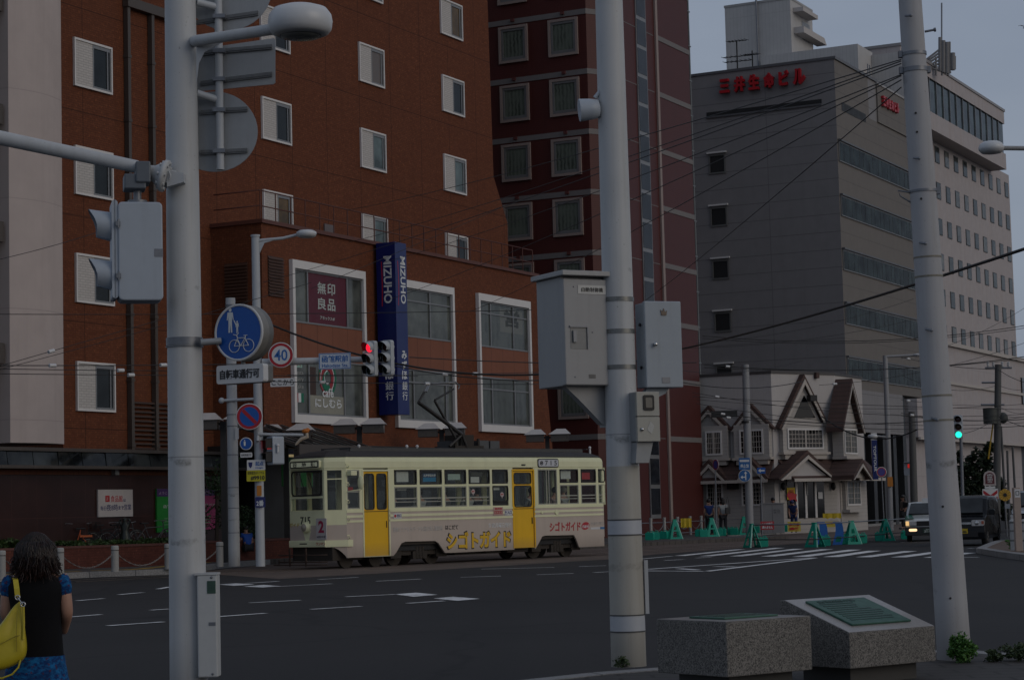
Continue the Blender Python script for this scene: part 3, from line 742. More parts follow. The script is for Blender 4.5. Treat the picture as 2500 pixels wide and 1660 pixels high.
# posters on the podium wall (each can be taken off)
def board(name, label, cat, p0, p1, mat, y, fr=TB, th=.06):
    a, b = fr.at(*p0, y), fr.at(*p1, y); F_ = Fr(fr.w((a[0]+b[0])/2, y, b[1]), math.atan2(fr.u.x, fr.u.y))
    t = thing(name, label, cat, F_); w = (b[0]-a[0])/2; h = a[1]-b[1]
    mb = MB().box(-w, w, -th, -.002, 0, h); mb.build('panel', mat, t); return t, w, h, -th-.004
t, w, h, y = board('wall_sign', 'white supermarket hours board with red and navy characters on the dark wall', 'sign', (236, 1195), (321, 1260), P('board_white', (.46,.42,.40), .6), YP-.01)
mb = MB().frame(-w*.60, -w*.36, h*.55, h*.78, .05, y-.004, y); mb.build('stamp_frame', M_rtext, t)
write('lettering', '大棒', -w*.56, -w*.40, h*.60, h*.73, y, M_rtext, t, .012)
write('lettering', '食品館', -w*.29, w*.40, h*.54, h*.78, y, M_rtext, t, .003); write('lettering', 'は', w*.45, w*.58, h*.55, h*.66, y, M_navy, t, .02)
write('lettering', '毎日', -w*.88, -w*.55, h*.24, h*.40, y, M_navy, t, .003); write('lettering', '夜8時', -w*.52, w*.12, h*.22, h*.46, y, M_navy, t, .003)
write('lettering', 'まで', w*.15, w*.46, h*.26, h*.40, y, M_navy, t, .02); write('lettering', '営業', w*.49, w*.90, h*.24, h*.45, y, M_navy, t, .003)
def poster(label, p0, p1, col, title, l2, y0=YP-.01):
    t, w, h, y = board('poster', label, 'poster', p0, p1, col, y0)
    mb = MB().box(-w+.002, w-.002, y, y+.003, h*.82, h-.002); mb.build('title_strip', M_purple, t)
    write('lettering', title, -w*.85, w*.6, h*.87, h*.94, y-.004, P('poster_pale', (.32,.25,.36), .5), t)
    write('lettering', l2, -w*.55, w*.8, h*.55, h*.63, y, P('poster_text', (.35,.42,.35), .5), t, .02)
    mb = MB()
    for k in range(3): mb.box(-w*.5, w*.5, y, y+.003, h*(.30-.07*k), h*(.325-.07*k))
    mb.build('text_lines', P('poster_line', (.12,.28,.12), .5), t); return t, w, h, y
poster('green poster with purple title strip on the dark wall beside the pole', (379, 1193), (449, 1297), M_pgreen, 'ようこそ函館へ', '函館駅前通')
t, w, h, y = poster('magenta poster with purple title strip on the dark wall', (452, 1192), (530, 1291), M_pmag, 'ようこそ函館', '定期観光バス')
t, w, h, y = board('poster', 'green poster with purple heading partly hidden behind the tram front', 'poster', (686, 1100), (760, 1187), M_pgreen, YE-1.3)
mb = MB().box(-w+.002, w-.002, y, y+.003, h*.84, h-.002); mb.build('title_strip', M_purple, t)
write('lettering', '観光案内', -w*.4, w*.9, h*.62, h*.72, y, M_ltext, t)
# ---- vertical bank sign on the wing
a = TB.at(964, 590, YE-1.0)
SB = Fr(TB.w(a[0], YE-1.0, TB.at(966, 1011, YE-1.0)[1]), YA)
hs = a[1]-SB.o.z; SB_d = .86; ws = TB.at(996, 800, YE-1.0)[0]-a[0]
t = thing('vertical_sign', 'tall deep blue projecting bank sign with white lettering on two faces', 'sign', SB)
mb = MB().box(0, ws, 0, SB_d, 0, hs); mb.build('sign_body', M_dblue, t, .02)
mb = MB()
for k in (.15, .5, .85): mb.box(ws*.3, ws*.7, SB_d+.001, SB_d+.21, hs*k, hs*k+.15)
mb.build('bracket', M_black, t)
write('lettering', 'MIZUHO', ws*.42, ws*.86, hs*.645, hs*.92, -.006, M_ltext, t, .022, rot=1)
write('lettering', 'みずほ', ws*.38, ws*.84, hs*.20, hs*.375, -.006, M_ltext, t, .03, True)
write('lettering', '銀行', ws*.38, ws*.84, hs*.08, hs*.195, -.006, M_ltext, t, .008, True)
mb = MB(); ap = [(ws*(.20+.06*math.sin(math.pi*i/12)), hs*(.63+.26*i/12)) for i in range(13)]
for i in range(12): mb.quad((ap[i][0]-.02, -.004, ap[i][1]), (ap[i][0]+.02, -.004, ap[i][1]), (ap[i+1][0]+.02, -.004, ap[i+1][1]), (ap[i+1][0]-.02, -.004, ap[i+1][1]))
mb.build('red_arc', M_rtext, t)
# the second face looks along the street: letters built on x-z then turned onto the x = 0 side
def side_write(name, s, d0, d1, zz0, zz1, mat, bold=.03, vert=False, rot=0):
    o = write(name, s, d0, d1, zz0, zz1, 0, mat, t, bold, vert, rot)
    for v in o.data.vertices: x, y, z = v.co; v.co = (-.006-y*-1, SB_d-x, z)
side_write('lettering', 'MIZUHO', SB_d*.38, SB_d*.80, hs*.645, hs*.92, M_ltext, .022, rot=1)
side_write('lettering', 'みずほ', SB_d*.36, SB_d*.78, hs*.20, hs*.375, M_ltext, .03, True)
side_write('lettering', '銀行', SB_d*.36, SB_d*.78, hs*.08, hs*.195, M_ltext, .008, True)
mb = MB()
for i in range(12): mb.quad((-.004, SB_d-(SB_d*.2+ap[i][0]*.4)+.02, ap[i][1]), (-.004, SB_d-(SB_d*.2+ap[i][0]*.4)-.02, ap[i][1]), (-.004, SB_d-(SB_d*.2+ap[i+1][0]*.4)-.02, ap[i+1][1]), (-.004, SB_d-(SB_d*.2+ap[i+1][0]*.4)+.02, ap[i+1][1]))
mb.build('red_arc', M_rtext, t)

# ================================================================ RED HOTEL
C1 = Vector((3.99, 99.0, 0)); C2 = C1+dirv(R(60))*1.2
TL = Fr(C1, YA+math.pi/2)       # left-looking face, x runs towards the corner and ends at 0
TR = Fr(C2, YA)                 # street face
rh = thing('red_hotel', 'dark red tiled hotel with grey floor bands and square curtained windows', 'building', TL)
xr_ = TR.at(1697, 600)[0]
mb = MB(); q = [(-26, 0), (0, 0)]+[(p.x, p.y) for p in (TL.loc(C2), TL.loc(TR.w(xr_, 0, 0)))]+[(TL.loc(TR.w(xr_, 14, 0)).x, TL.loc(TR.w(xr_, 14, 0)).y), (-26, 22)]
mb.xy(q, 0, 42); mb.build('wall', M_red, rh)
ys = [46.8-148.7*k for k in (1,)]+[46.8+149*k for k in range(0, 9)]
zb_ = TL.at(1200, 493)[1]
zs = [zb_+2.95*k for k in range(-4, 9)]
bl = TL.loc(C2); br_ = TL.loc(TR.w(xr_, 0, 0))
nd = TL.loc(TR.o-TR.v*1)-TL.loc(TR.o)
for z in zs:
    mb = MB().box(-26, 0, -.03, -.002, z-.13, z+.13)
    e = Vector((bl.x, bl.y, 0)).normalized(); nn = Vector((e.y, -e.x, 0))*.03
    mb.prism([(0, -.03, z-.13), (bl.x+nn.x, bl.y+nn.y, z-.13), (bl.x+nn.x, bl.y+nn.y, z+.13), (0, -.03, z+.13)], (.0, .028, 0))
    mb.build('floor_band', M_band, rh)
xp = TR.at(1598, 40)[0]
tr_root = rh
def onR(mb, name, mat, parent=rh):
    M_ = Matrix.Rotation(TR.rz-TL.rz, 4, 'Z'); M_.translation = TL.loc(TR.o); mb.xform(M_); return mb.build(name, mat, parent)
for z in zs:
    z = z+.0
    mb = MB().box(xp+.25, xr_+.02, -.03, -.002, z-.13, z+.13); onR(mb, 'floor_band', M_band)
    mb = MB().box(.1, xp-.3, -.012, -.002, z-.02, z+.02); onR(mb, 'tile_joint', M_band)
mb = MB().box(xp-.13, xp+.13, -.1, -.004, 0, 42); onR(mb, 'vertical_fin', M_pink)
xs0, xs1 = TR.at(1551, 40)[0], TR.at(1572, 40)[0]
mb = MB().box(xs0-.08, xs1+.08, -.06, -.004, 1, 42); st = onR(mb, 'strip_window', M_alu)
mb = MB()
for k in range(26): mb.box(xs0, xs1, -.075, -.061, 1.2+k*1.475, 1.2+k*1.475+1.28)
onR(mb, 'strip_glass', glassmat('strip_glass', (.015,.018,.024)), rh)
def red_window(x, z):
    mb = MB().frame(x-.80, x+.80, z-.92, z+.92, .13, -.10, -.003); f = mb.build('window', M_pink, rh)
    mb = MB().frame(x-.66, x+.66, z-.78, z+.78, .11, -.07, -.003, .14); mb.build('sash', M_alu, f)
    mb = MB().box(x-.55, x+.55, -.03, -.003, z-.64, z+.66); mb.build('curtained_pane', M_curt, f)
    mb = MB().box(x-.09, x+.09, -.14, -.003, z+1.12, z+1.26); mb.build('vent_cap', P('vent_red', (.09,.022,.018), .6), rh)
for px in (1254, 1376):
    x = TL.at(px, 110)[0]; z = TL.at(px, 109 if px < 1300 else 92)[1]
    for k in range(-6, 4): red_window(x, z+2.95*k)
# grey service shaft at its street corner
mb = MB().box(xr_+.03, xr_+1.2, .5, 3, 0, 42)
sh = onR(mb, 'service_shaft', P('shaft_grey', (.10,.115,.12), .6))
mb = MB()
for i in range(5): mb.cyl((xr_+.15+i*.22, .38, 0), (xr_+.15+i*.22, .38, 42), .05, n=6)
for k in range(22): mb.box(xr_+.05, xr_+1.18, .33, .499, 1.5+k*1.9, 1.56+k*1.9)
onR(mb, 'service_pipes', P('pipe_grey', (.14,.155,.16), .5))
a = TR.at(1715, 1155, .3); mb = MB().box(a[0]-.16, a[0]+.16, .28, .37, a[1]-.45, a[1]+.5); onR(mb, 'small_notice', P('notice_teal', (.03,.10,.09), .5))

# ================================================================ GREY OFFICE BUILDING
GC = Vector((20.95, 130.0, 0))
GL = Fr(GC, YA+math.pi/2); GR = Fr(GC, YA)
gb = thing('grey_office_building', 'grey panelled office block with red rooftop characters and ribbon windows', 'building', GL)
M_ = Matrix.Rotation(GR.rz-GL.rz, 4, 'Z'); M_.translation = (0, 0, 0)
def onG(mb, name, mat, parent=gb): mb.xform(M_); return mb.build(name, mat, parent)
ztop = GL.at(2049, 143)[1]; xg = -15.0; xgr = GR.at(2236, 500)[0]
mb = MB().box(xg, 0, 0, 12, 6, ztop); mb.build('panel_wall', M_grey, gb)
zstep = GR.at(2110, 283)[1]; xstep = GR.at(2120, 250)[0]
mb = MB()
mb.box(.002, xstep, -.002, 12, zstep, ztop); mb.box(.002, xgr, -.002, 12, 8.7, zstep-.002); onG(mb, 'street_wall', M_grey2)
mb = MB().box(xg, .1, -.06, 12, ztop+.002, ztop+.18); mb.build('roof_coping', P('coping_grey', (.10,.10,.105), .5), gb)
mb = MB().box(.101, xstep+.05, -.06, 12, ztop+.002, ztop+.18); onG(mb, 'roof_coping', P('coping_grey', (.1,.1,.1)))
for a, b in (((383, 1733.5), (423, 1768.7)), ((511, 1737.4), (553, 1772)), ((639.6, 1741.8), (680, 1776.7)), ((767.4, 1747), (807.7, 1779.5)), ((895.8, 1750.7), (936, 1784))):
    x0, zt = GL.at(a[1], a[0]); x1, zb = GL.at(b[1], b[0]); x1 = x0+.98; zb = zt-1.08
    mb = MB().frame(x0-.1, x1+.1, zb-.1, zt+.14, .1, -.06, -.003, .1, .14); f = mb.build('window', P('window_reveal', (.12,.12,.115), .6), gb)
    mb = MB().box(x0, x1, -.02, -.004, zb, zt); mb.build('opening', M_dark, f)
    mb = MB().box(x0-.18, x1+.18, -.16, -.003, zt+.17, zt+.27); mb.build('lintel', M_white, f)
a, b = GL.at(1725, 283), GL.at(2006, 247); zsl = (a[1]+b[1])/2
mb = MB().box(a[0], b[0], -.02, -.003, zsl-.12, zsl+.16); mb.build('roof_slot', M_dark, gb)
mb = MB().box(a[0], b[0], -.1, -.004, zsl-.24, zsl-.125); mb.build('slot_sill', P('coping_grey', (.1,.1,.1)), gb)
a, b = GR.at(2053, 249), GR.at(2113, 281)
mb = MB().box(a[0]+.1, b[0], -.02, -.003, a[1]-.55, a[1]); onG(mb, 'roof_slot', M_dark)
for (px, py), hpx in (((2056.6, 349), 50), ((2061, 481), 52), ((2065.6, 612), 50), ((2070.3, 743), 50), ((2074.6, 874), 45)):
    x0, zt = GR.at(px, py); zb = zt-1.3
    mb = MB().box(.15, xgr-.1, -.09, -.003, zb, zt); f = onG(mb, 'ribbon_window', M_alu)
    mb = MB(); x = .22; k = 0; rnd = random.Random(int(py))
    while x < xgr-1:
        wv = (.72, 1.15)[k % 2]; mb.box(x, x+wv, -.105, -.0905, zb+.06, zt-.08); x += wv+.07; k += 1
    onG(mb, 'ribbon_glass', glassmat('ribbon_glass', (.020,.030,.031), .12, .04, None, .7) if 'rg' not in _mats else _mats['rg'], f); _mats['rg'] = bpy.data.materials['ribbon_glass']
    mb = MB().box(.1, xgr-.1, -.2, -.004, zt+.005, zt+.12); onG(mb, 'window_hood', P('coping_grey', (.1,.1,.1)), f)
# recessed dark ground floors
mb = MB().box(.4, xgr, 1.6, 12, 0, 8.69); onG(mb, 'entrance_recess', P('recess_stone', (.014,.0135,.013), .5, 0, .2))
mb = MB().box(xg, -1.9, .3, 12, 0, 5.99); mb.build('side_recess', M_grey, gb)
mb = MB()
for k in range(6): mb.box(1.2+k*2.3, 1.9+k*2.3, .3, 1.598, 0, 8.69)
onG(mb, 'entrance_columns', P('column_grey', (.022,.022,.022), .5))
mb = MB()
for k in range(5): mb.box(2.1+k*2.3, 3.3+k*2.3, 1.4, 1.59, 4.2, 6.8)
onG(mb, 'entrance_glass', M_blackglass)
mb = MB().box(.3, 9.5, .25, .299, 6.95, 7.1); onG(mb, 'glowing_strip', EM('strip_yellow_glow', (.9,.6,.15), .12))  # yellow-black strip, no lamp; a dim glow is put into its colour
# rooftop characters
x0, z0 = GL.at(1763, 226); x1, z1_ = GL.at(1966, 172)
wch = (x1-x0)/6
for i, (s, (pa, pb)) in enumerate(zip('三井生命ビル', (((1760,197),(1784,228)), ((1795,191),(1822,225)), ((1830,186),(1857,220)), ((1867,181),(1894,215)), ((1904,176),(1929,210)), ((1938,172),(1969,206))))):
    a, b = GL.at(*pa), GL.at(*pb); write('rooftop_character', s, a[0], b[0], b[1], a[1], -.35, M_rtext, gb, .045, thick=.28)
# raised plant screen on the roof with the same characters
a, b = GR.at(2127, 216), GR.at(2300, 330); xq, zq = a[0], GR.at(2150, 214)[1]
mb = MB().box(xq+1.0, xgr, -.1, 8, zstep-.002, zq); onG(mb, 'plant_screen', M_grey2)
mb = MB().box(xq, xq+.99, .4, 8, zstep-.001, zq+.1); onG(mb, 'plant_screen_end', P('screen_dark', (.055,.06,.062), .6))
mb = MB().box(xq+.9, xgr+.03, -.16, 8, zq+.002, zq+.14); onG(mb, 'screen_coping', P('coping_pale', (.30,.29,.28), .5))
for i, s in enumerate('三井生命ビル'):
    mb = MB(); x = xq+1.75+i*.62; glyph_mb(mb, s, x, x+.5, zq-1.35, zq-.65, -.3, .07, 0, .18); onG(mb, 'rooftop_character', M_rtext)
mb = MB(); a = GR.at(2137, 190)
for dx in (0, .45): mb.cyl((a[0]+dx, .5, zstep), (a[0]+dx, .5, a[1]+1), .04, n=6)
for k in range(9): mb.cyl((a[0], .5, zstep+.4+k*.4), (a[0]+.45, .5, zstep+.4+k*.4), .025, n=5)
onG(mb, 'roof_ladder', M_galv)

# ================================================================ PALE TOWER BLOCK
WT = Fr(Vector((38.66, 188.0, 0)), YA); wt = thing('pale_tower_block', 'tall pale pink-white block with a glazed top storey and rows of small windows', 'building', WT)
xe = WT.at(2475, 700)[0]; zr_ = WT.at(2452, 272)[1]; x_l = WT.at(2205, 700)[0]
mb = MB().box(x_l, xe, 0, 10, 0, WT.at(2400, 395)[1]); mb.build('wall', M_pinkw, wt)
YO = -1.6
zg1, zg0 = WT.at(*( 2264, 187), YO)[1], WT.at(2264, 268, YO)[1]; zu = WT.at(2310, 335, YO)[1]; zt_ = WT.at(2258, 151, YO)[1]; xo = WT.at(2452, 300, YO)[0]
x_o = WT.at(2205, 300, YO)[0]
mb = MB().box(x_o, xo, YO, 10, zg1, zt_); mb.box(x_o, xo, YO, 9.9, zu, zg0); mb.build('top_storey', M_pinkw, wt)
mb = MB().box(x_o+.2, xo-.2, YO+.15, 9.8, zg0+.002, zg1-.002); tg = mb.build('top_glazing', glassmat('blue_glass', (.025,.04,.042), .06, .18, None, .8), wt)
mb = MB(); n = 16
for k in range(n): xx = x_o+(xo-x_o)*k/n; mb.box(xx-.05, xx+.05, YO+.05, YO+.149, zg0, zg1)
mb.build('glazing_bar', M_alu, tg)
mb = MB().box(x_o-.1, xo+.1, YO-.1, 10.1, zt_+.002, zt_+.25); mb.build('roof_coping', P('coping_light', (.24,.23,.23), .5), wt)
pxs = (2287,2310,2332,2353.5,2374.4,2395,2414.7,2434.5,2454); pys = (359,445,531,616,702,788)
def tw(x, z):
    mb = MB().box(x, x+1.5, -.05, -.003, z-1.55, z); f = mb.build('window', P('window_surround', (.035,.037,.037), .5), wt)  # dark surround behind the pane
    mb = MB().box(x+.14, x+1.38, -.06, -.051, z-1.48, z-.1); mb.build('pane', M_twg[rnd.randrange(3)], f)
M_twg = [glassmat('tower_pane', (.05,.06,.06), .1, .12), glassmat('tower_pane_pale', (.10,.105,.10), .1, .12), glassmat('tower_pane_dark', (.035,.043,.044), .1, .12)]
zz = [WT.at(2287, y)[1] for y in pys]; xx_ = [WT.at(p, 500)[0] for p in pxs]; dx0 = (xx_[-1]-xx_[0])/8
rnd = random.Random(5)
for r_, z in enumerate(zz):
    for k in range(-2, 9): tw(xx_[0]+dx0*k, z)
xx = WT.at(2600, 1000, -.8)[0]; zl0, zl1 = WT.at(2320, 841, -.8)[1], WT.at(2320, 935, -.8)[1]
mb = MB().box(x_l, xx+30, -.8, 16, 7.0, zl0); mb.build('podium_wall', M_pinkw, wt)
mb = MB().box(x_l, xx+30, -1.1, -.802, zl0-.2, zl0+.15); mb.box(x_l, xx+30, -1.0, -.803, zl1-.15, zl1+.1); mb.build('podium_ledge', M_trim, wt)
zp3 = WT.at(2400, 1080, -.9)[1]; mb = MB().box(x_l, xx+30, -1.0, -.804, zp3-.1, zp3+.08); mb.build('sign_rail', M_trim, wt)
mb = MB().box(x_l, xx+30, .3, 16, 0, 6.99); mb.build('ground_floor', P('dark_shopfront', (.022,.020,.018), .5, 0, .3), wt)
mb = MB(); a = WT.at(2495, 950, -.9); mb.box(a[0], a[0]+2, -.95, -.803, a[1]-1.5, a[1]+1.2); mb.build('window', M_blackglass, wt)
# rooftop plant tower and wing behind the grey block
PC = deep(1936, 200, 172); PC.z = 0
PL_ = Fr(PC, YA+math.pi/2); PR_ = Fr(PC, YA)
pt = thing('white_plant_tower', 'white ribbed rooftop plant tower with a small balcony above the grey block', 'building', PL_)
x0, zt0 = PL_.at(1769, 20); xq = PR_.at(1985, 100)[0]
mb = MB().box(x0, 0, 0, xq, 18, PL_.at(1936, -3)[1]); mb.build('siding_wall', M_whitew, pt)
mb = MB().box(x0-.05, .05, -.05, xq+.05, PL_.at(1936, -3)[1]+.002, PL_.at(1936, -3)[1]+.2); mb.build('coping', P('coping_pale', (.3,.3,.3)), pt)
Mp = Matrix.Rotation(PR_.rz-PL_.rz, 4, 'Z')
q = lambda px, py: PR_.at(px, py)
a, b = q(1945, 72), q(2000, 118)
mb = MB(); xk = xq*.12; mb.prism([(xk, -.9, b[1]), (xq+1.0, -.9, b[1]), (xq+.4, -.9, a[1]), (xk, -.9, a[1])], (0, .899, 0)); mb.xform(Mp); mb.build('balcony', M_stucco, pt)
a = q(1946, 36); mb = MB().box(xq*.12, xq*.8, -.9, -.003, a[1], a[1]+.35); mb.xform(Mp); mb.build('door_hood', M_stucco, pt)
a, b = q(1950, 48), q(1972, 72); mb = MB().box(xq*.5, xq*.85, -.03, -.003, a[1]-1.6, a[1]); mb.xform(Mp); mb.build('door', M_alu, pt)
c = deep(2096, 170, 168); c.z = 0; QL = Fr(c, YA+math.pi/2)
x0 = QL.at(1941, 150)[0]; za_ = QL.at(2090, 108)[1]
x1 = Fr(c, YA).at(2130, 140)[0]
mb = MB().box(x0-3, 0, 0, x1, 18, za_); M4 = Matrix.Translation(PL_.loc(c)); mb.xform(M4); mb.build('low_wing', M_whitew, pt)
mb = MB().box(.01, 2.9, x1*.9, x1+5, 26, za_-.3); mb.xform(M4); mb.build('rear_wing', M_whitew, pt)
mb = MB().cyl((-2.9, .35, 24), (-2.9, .35, PL_.at(1852, -30)[1]), .09, n=8); mb.xform(Matrix.Translation((PL_.at(1852, 100)[0]+2.9, -.6, 0))); mb.build('conductor_rod', M_galv, pt)
mb = MB().cyl((-.6, 3, 30), (-.6, 3, PL_.at(1977, -20)[1]+.5), .05, n=6); mb.build('roof_rod', M_galv, pt)
# ================================================================ LITTLE WHITE HOUSE WITH STEEP GABLES
z5h = lambda x, y: (1650+x/3.646, 850+y/3.646)
HC = deep(1888.6, 1100, 108); HC.z = 0
HL = Fr(HC, YA+math.pi/2); HM = Fr(HC, R(52)); xm = HM.at(2039.5, 1000)[0]
H2 = HM.w(xm, 0, 0); HR = Fr(H2, YA)
hs_ = thing('gabled_white_house', 'small white stucco house with steep brown shingled gables and lattice windows', 'house', HM)
def onto(fr):
    M_ = Matrix.Rotation(fr.rz-HM.rz, 4, 'Z'); M_.translation = HM.loc(fr.o); return M_
ML, MM, MR = onto(HL), Matrix.Identity(4), onto(HR)
def hb(mb, M_, name, mat, parent=hs_, bevel=0): mb.xform(M_); return mb.build(name, mat, parent, bevel)
zt1 = HL.at(1888, 911)[1]; xr2 = HR.at(2106, 1000)[0]
pl = [HM.loc(HL.w(-9, 0, 0)), V3(0,0,0), V3(xm,0,0), HM.loc(HR.w(xr2, 0, 0)), HM.loc(HR.w(xr2, 9, 0)), HM.loc(HL.w(-9, 9, 0))]
mb = MB(); mb.xy([(p.x, p.y) for p in pl], 0, zt1); mb.build('stucco_wall', M_stucco, hs_)
mb = MB(); pl2 = [p.copy() for p in pl]; c_ = sum(pl, V3(0,0,0))/6
mb.xy([(c_.x+(p.x-c_.x)*1.01, c_.y+(p.y-c_.y)*1.01) for p in pl], zt1+.002, zt1+.14); mb.build('parapet_cap', P('cap_dark', (.06,.055,.055), .6), hs_)
zaw1 = HM.at(*z5h(1000, 988))[1]; zaw0 = HM.at(*z5h(870, 1165), -1.1)[1]      # awning head and eave
def awning(fr, M_, x0, x1):
    mb = MB().prism([(x0, -.003, zaw1), (x1, -.003, zaw1), (x1, -1.1, zaw0), (x0, -1.1, zaw0)], (0, .02, -.12)); hb(mb, M_, 'awning_roof', M_btile)
    mb = MB().box(x0, x1, -1.16, -1.101, zaw0-.14, zaw0+.02); hb(mb, M_, 'awning_trim', M_trim)
    mb = MB().box(x0, x1, -.05, -.003, 0, zaw0-.2); hb(mb, M_, 'siding', M_siding)
def gable(fr, M_, apex, lf, rf, y, depth, tw=.14, body=M_siding, fill=None):
    """a pitched gable: roof slabs, pale barge boards, filled face"""
    a, l, r = fr.at(*z5h(*apex), y), fr.at(*z5h(*lf), y), fr.at(*z5h(*rf), y)
    zf_ = (l[1]+r[1])/2; l, r = (l[0], zf_), (r[0], zf_)
    mb = MB().xz([(l[0]+.2, zf_), (r[0]-.2, zf_), (a[0], a[1]-.2)], y+.22, -.004); hb(mb, M_, 'gable_face', fill or body)
    for p in (l, r):
        mb = MB().xz([p, a, (a[0], a[1]+.22), (p[0]+(.22 if p is r else -.22)*.6, p[1]+.04)], y+.02, -.006); hb(mb, M_, 'gable_roof', M_btile)
        mb = MB().xz([(p[0], p[1]-.05), (a[0], a[1]-.03), (a[0], a[1]-tw*1.6), (p[0]+(.16 if p is l else -.16), p[1]-.05)], y-.03, y+.019); hb(mb, M_, 'barge_board', M_trim)
    return a, l, r
def lattice(fr, M_, p0, p1, y, cols, rows, glass=M_blackglass, halves=2, name='window'):
    a, b = fr.at(*z5h(*p0), y), fr.at(*z5h(*p1), y); x0, x1, z0, z1 = a[0], b[0], b[1], a[1]
    mb = MB().frame(x0-.09, x1+.09, z0-.09, z1+.09, .09, y-.05, y-.002); f = hb(mb, M_, name, M_white)
    mb = MB().box(x0, x1, y-.015, y-.003, z0, z1); hb(mb, M_, 'pane', glass, f)
    mb = MB()
    for h in range(halves):
        xa, xb = x0+(x1-x0)*h/halves, x0+(x1-x0)*(h+1)/halves
        if h: mb.box(xa-.05, xa+.05, y-.045, y-.016, z0, z1)
        for c in range(1, cols): xx = xa+(xb-xa)*c/cols; mb.box(xx-.013, xx+.013, y-.03, y-.016, z0, z1)
    for r_ in range(1, rows): zz = z0+(z1-z0)*r_/rows; mb.box(x0, x1, y-.028, y-.0165, zz-.013, zz+.013)
    hb(mb, M_, 'lattice', M_trim, f); return x0, x1, z0, z1
def bay(fr, M_, p0, p1, y, drop=.35):
    a, b = fr.at(*z5h(*p0), y), fr.at(*z5h(*p1), y)
    mb = MB().box(a[0]-.4, b[0]+.4, y, -.006, b[1]-.25, a[1]+.35); hb(mb, M_, 'bay_box', M_siding)
    mb = MB().box(a[0]-.5, b[0]+.5, y-.12, -.007, b[1]-.38, b[1]-.252); mb.box(a[0]-.3, b[0]+.3, y-.02, -.008, b[1]-.62, b[1]-.381); hb(mb, M_, 'bay_sill', M_trim)
# left-looking wall
awning(HL, ML, -8.5, 0)
gable(HL, ML, (285, 545), (100, 735), (470, 737), -.4, .4); gable(HL, ML, (655, 525), (490, 733), (850, 722), -.4, .4)
for p0, p1 in (((275, 755), (400, 935)), ((578, 742), (768, 925))): bay(HL, ML, p0, p1, -.45); lattice(HL, ML, p0, p1, -.455, 4, 4)
for ap, lf, rf in (((290, 1025), (140, 1180), (440, 1180)), ((650, 1005), (540, 1172), (800, 1165))): gable(HL, ML, ap, lf, rf, -1.12, 1.1)
for p0, p1 in (((285, 1208), (410, 1395)), ((597, 1208), (775, 1385))): lattice(HL, ML, p0, p1, -.06, 3, 5)
a = HL.at(*z5h(520, 1220), -.06); mb = MB().box(a[0]-.25, a[0]+.25, -.5, -.06, a[1]-.2, a[1]+.25); hb(mb, ML, 'wall_lantern', M_black)
# front chamfer
awning(HM, MM, .3, xm-.2)
a, l, r = gable(HM, MM, (1147, 268), (940, 722), (1368, 715), -.38, .4, .2)
p = [HM.at(*z5h(*q), -.17) for q in ((1140, 420), (1052, 620), (1240, 618))]
mb = MB().xz(p, -.20, -.163); hb(mb, MM, 'gable_window', M_blackglass)
bay(HM, MM, (1000, 728), (1303, 880), -.3); lattice(HM, MM, (1000, 728), (1303, 882), -.305, 5, 4)
gable(HM, MM, (1177, 945), (935, 1165), (1425, 1160), -1.16, 1.2, .14, M_stucco, M_stucco)
a, b = HM.at(*z5h(985, 1190), -.06), HM.at(*z5h(1322, 1470), -.06)
mb = MB().box(a[0], b[0], -.10, -.051, b[1]-.2, a[1]+.55); dr = hb(mb, MM, 'entrance_glazing', M_blackglass)
mb = MB().box(a[0], b[0], -.16, -.101, a[1]-.02, a[1]+.12)
for zx in (1070, 1152, 1240): xx = HM.at(*z5h(zx, 1300), -.1)[0]; mb.box(xx-.07, xx+.07, -.16, -.101, b[1]-.2, a[1]-.03)
hb(mb, MM, 'door_frame', M_white, dr)
xx = HM.at(*z5h(1158, 1300), -.1)[0]; mb = MB().box(xx-.03, xx+.03, -.22, -.161, b[1]+1.0, b[1]+1.9); hb(mb, MM, 'door_handle', M_alu, dr)
pa, pb = HM.at(*z5h(988, 1240), -.17), HM.at(*z5h(1062, 1345), -.17)
mb = MB().box(pa[0], pb[0], -.18, -.165, pb[1], pa[1]); ps = hb(mb, MM, 'door_poster', M_yellow, dr)
mb = MB(); cx_, cz_ = (pa[0]+pb[0])/2, (pa[1]+pb[1])/2-.1
mb.xz([(cx_-.34, cz_), (cx_-.2, cz_+.24), (cx_+.1, cz_+.26), (cx_+.26, cz_+.08), (cx_+.42, cz_+.06), (cx_+.36, cz_-.14), (cx_+.42, cz_-.34), (cx_+.2, cz_-.2), (cx_-.1, cz_-.28)], -.19, -.181); hb(mb, MM, 'poster_picture', M_rtext, ps)
mb = MB().box(pa[0]+.1, pb[0]-.1, -.19, -.181, pa[1]-.28, pa[1]-.1); hb(mb, MM, 'poster_heading', P('heading_orange', (.45,.14,.01), .5), ps)
pa, pb = HM.at(*z5h(1267, 1280), -.17), HM.at(*z5h(1307, 1338), -.17); mb = MB().box(pa[0], pb[0], -.175, -.165, pb[1], pa[1]); hb(mb, MM, 'paper_notice', M_signwhite, dr)
for zx in (940, 1385):
    a = HM.at(*z5h(zx, 1228), -.06); mb = MB().ball((a[0], -.2, a[1]), .13, .13, .22, 8, 6); mb.box(a[0]-.03, a[0]+.03, -.2, -.051, a[1]-.03, a[1]+.03); hb(mb, MM, 'wall_lantern', M_black)
a = HM.at(*z5h(1205, 445), -.5); mb = MB().box(a[0]-.25, a[0]+.25, -.7, -.42, a[1]-.16, a[1]+.16); hb(mb, MM, 'floodlight', M_black)
mb = MB(); a = HM.at(*z5h(1118, 245), 1); mb.box(a[0]-.1, a[0]+.12, -.2, .4, zt1-.2, a[1]+.1); hb(mb, MM, 'vent_pipe', M_btile)
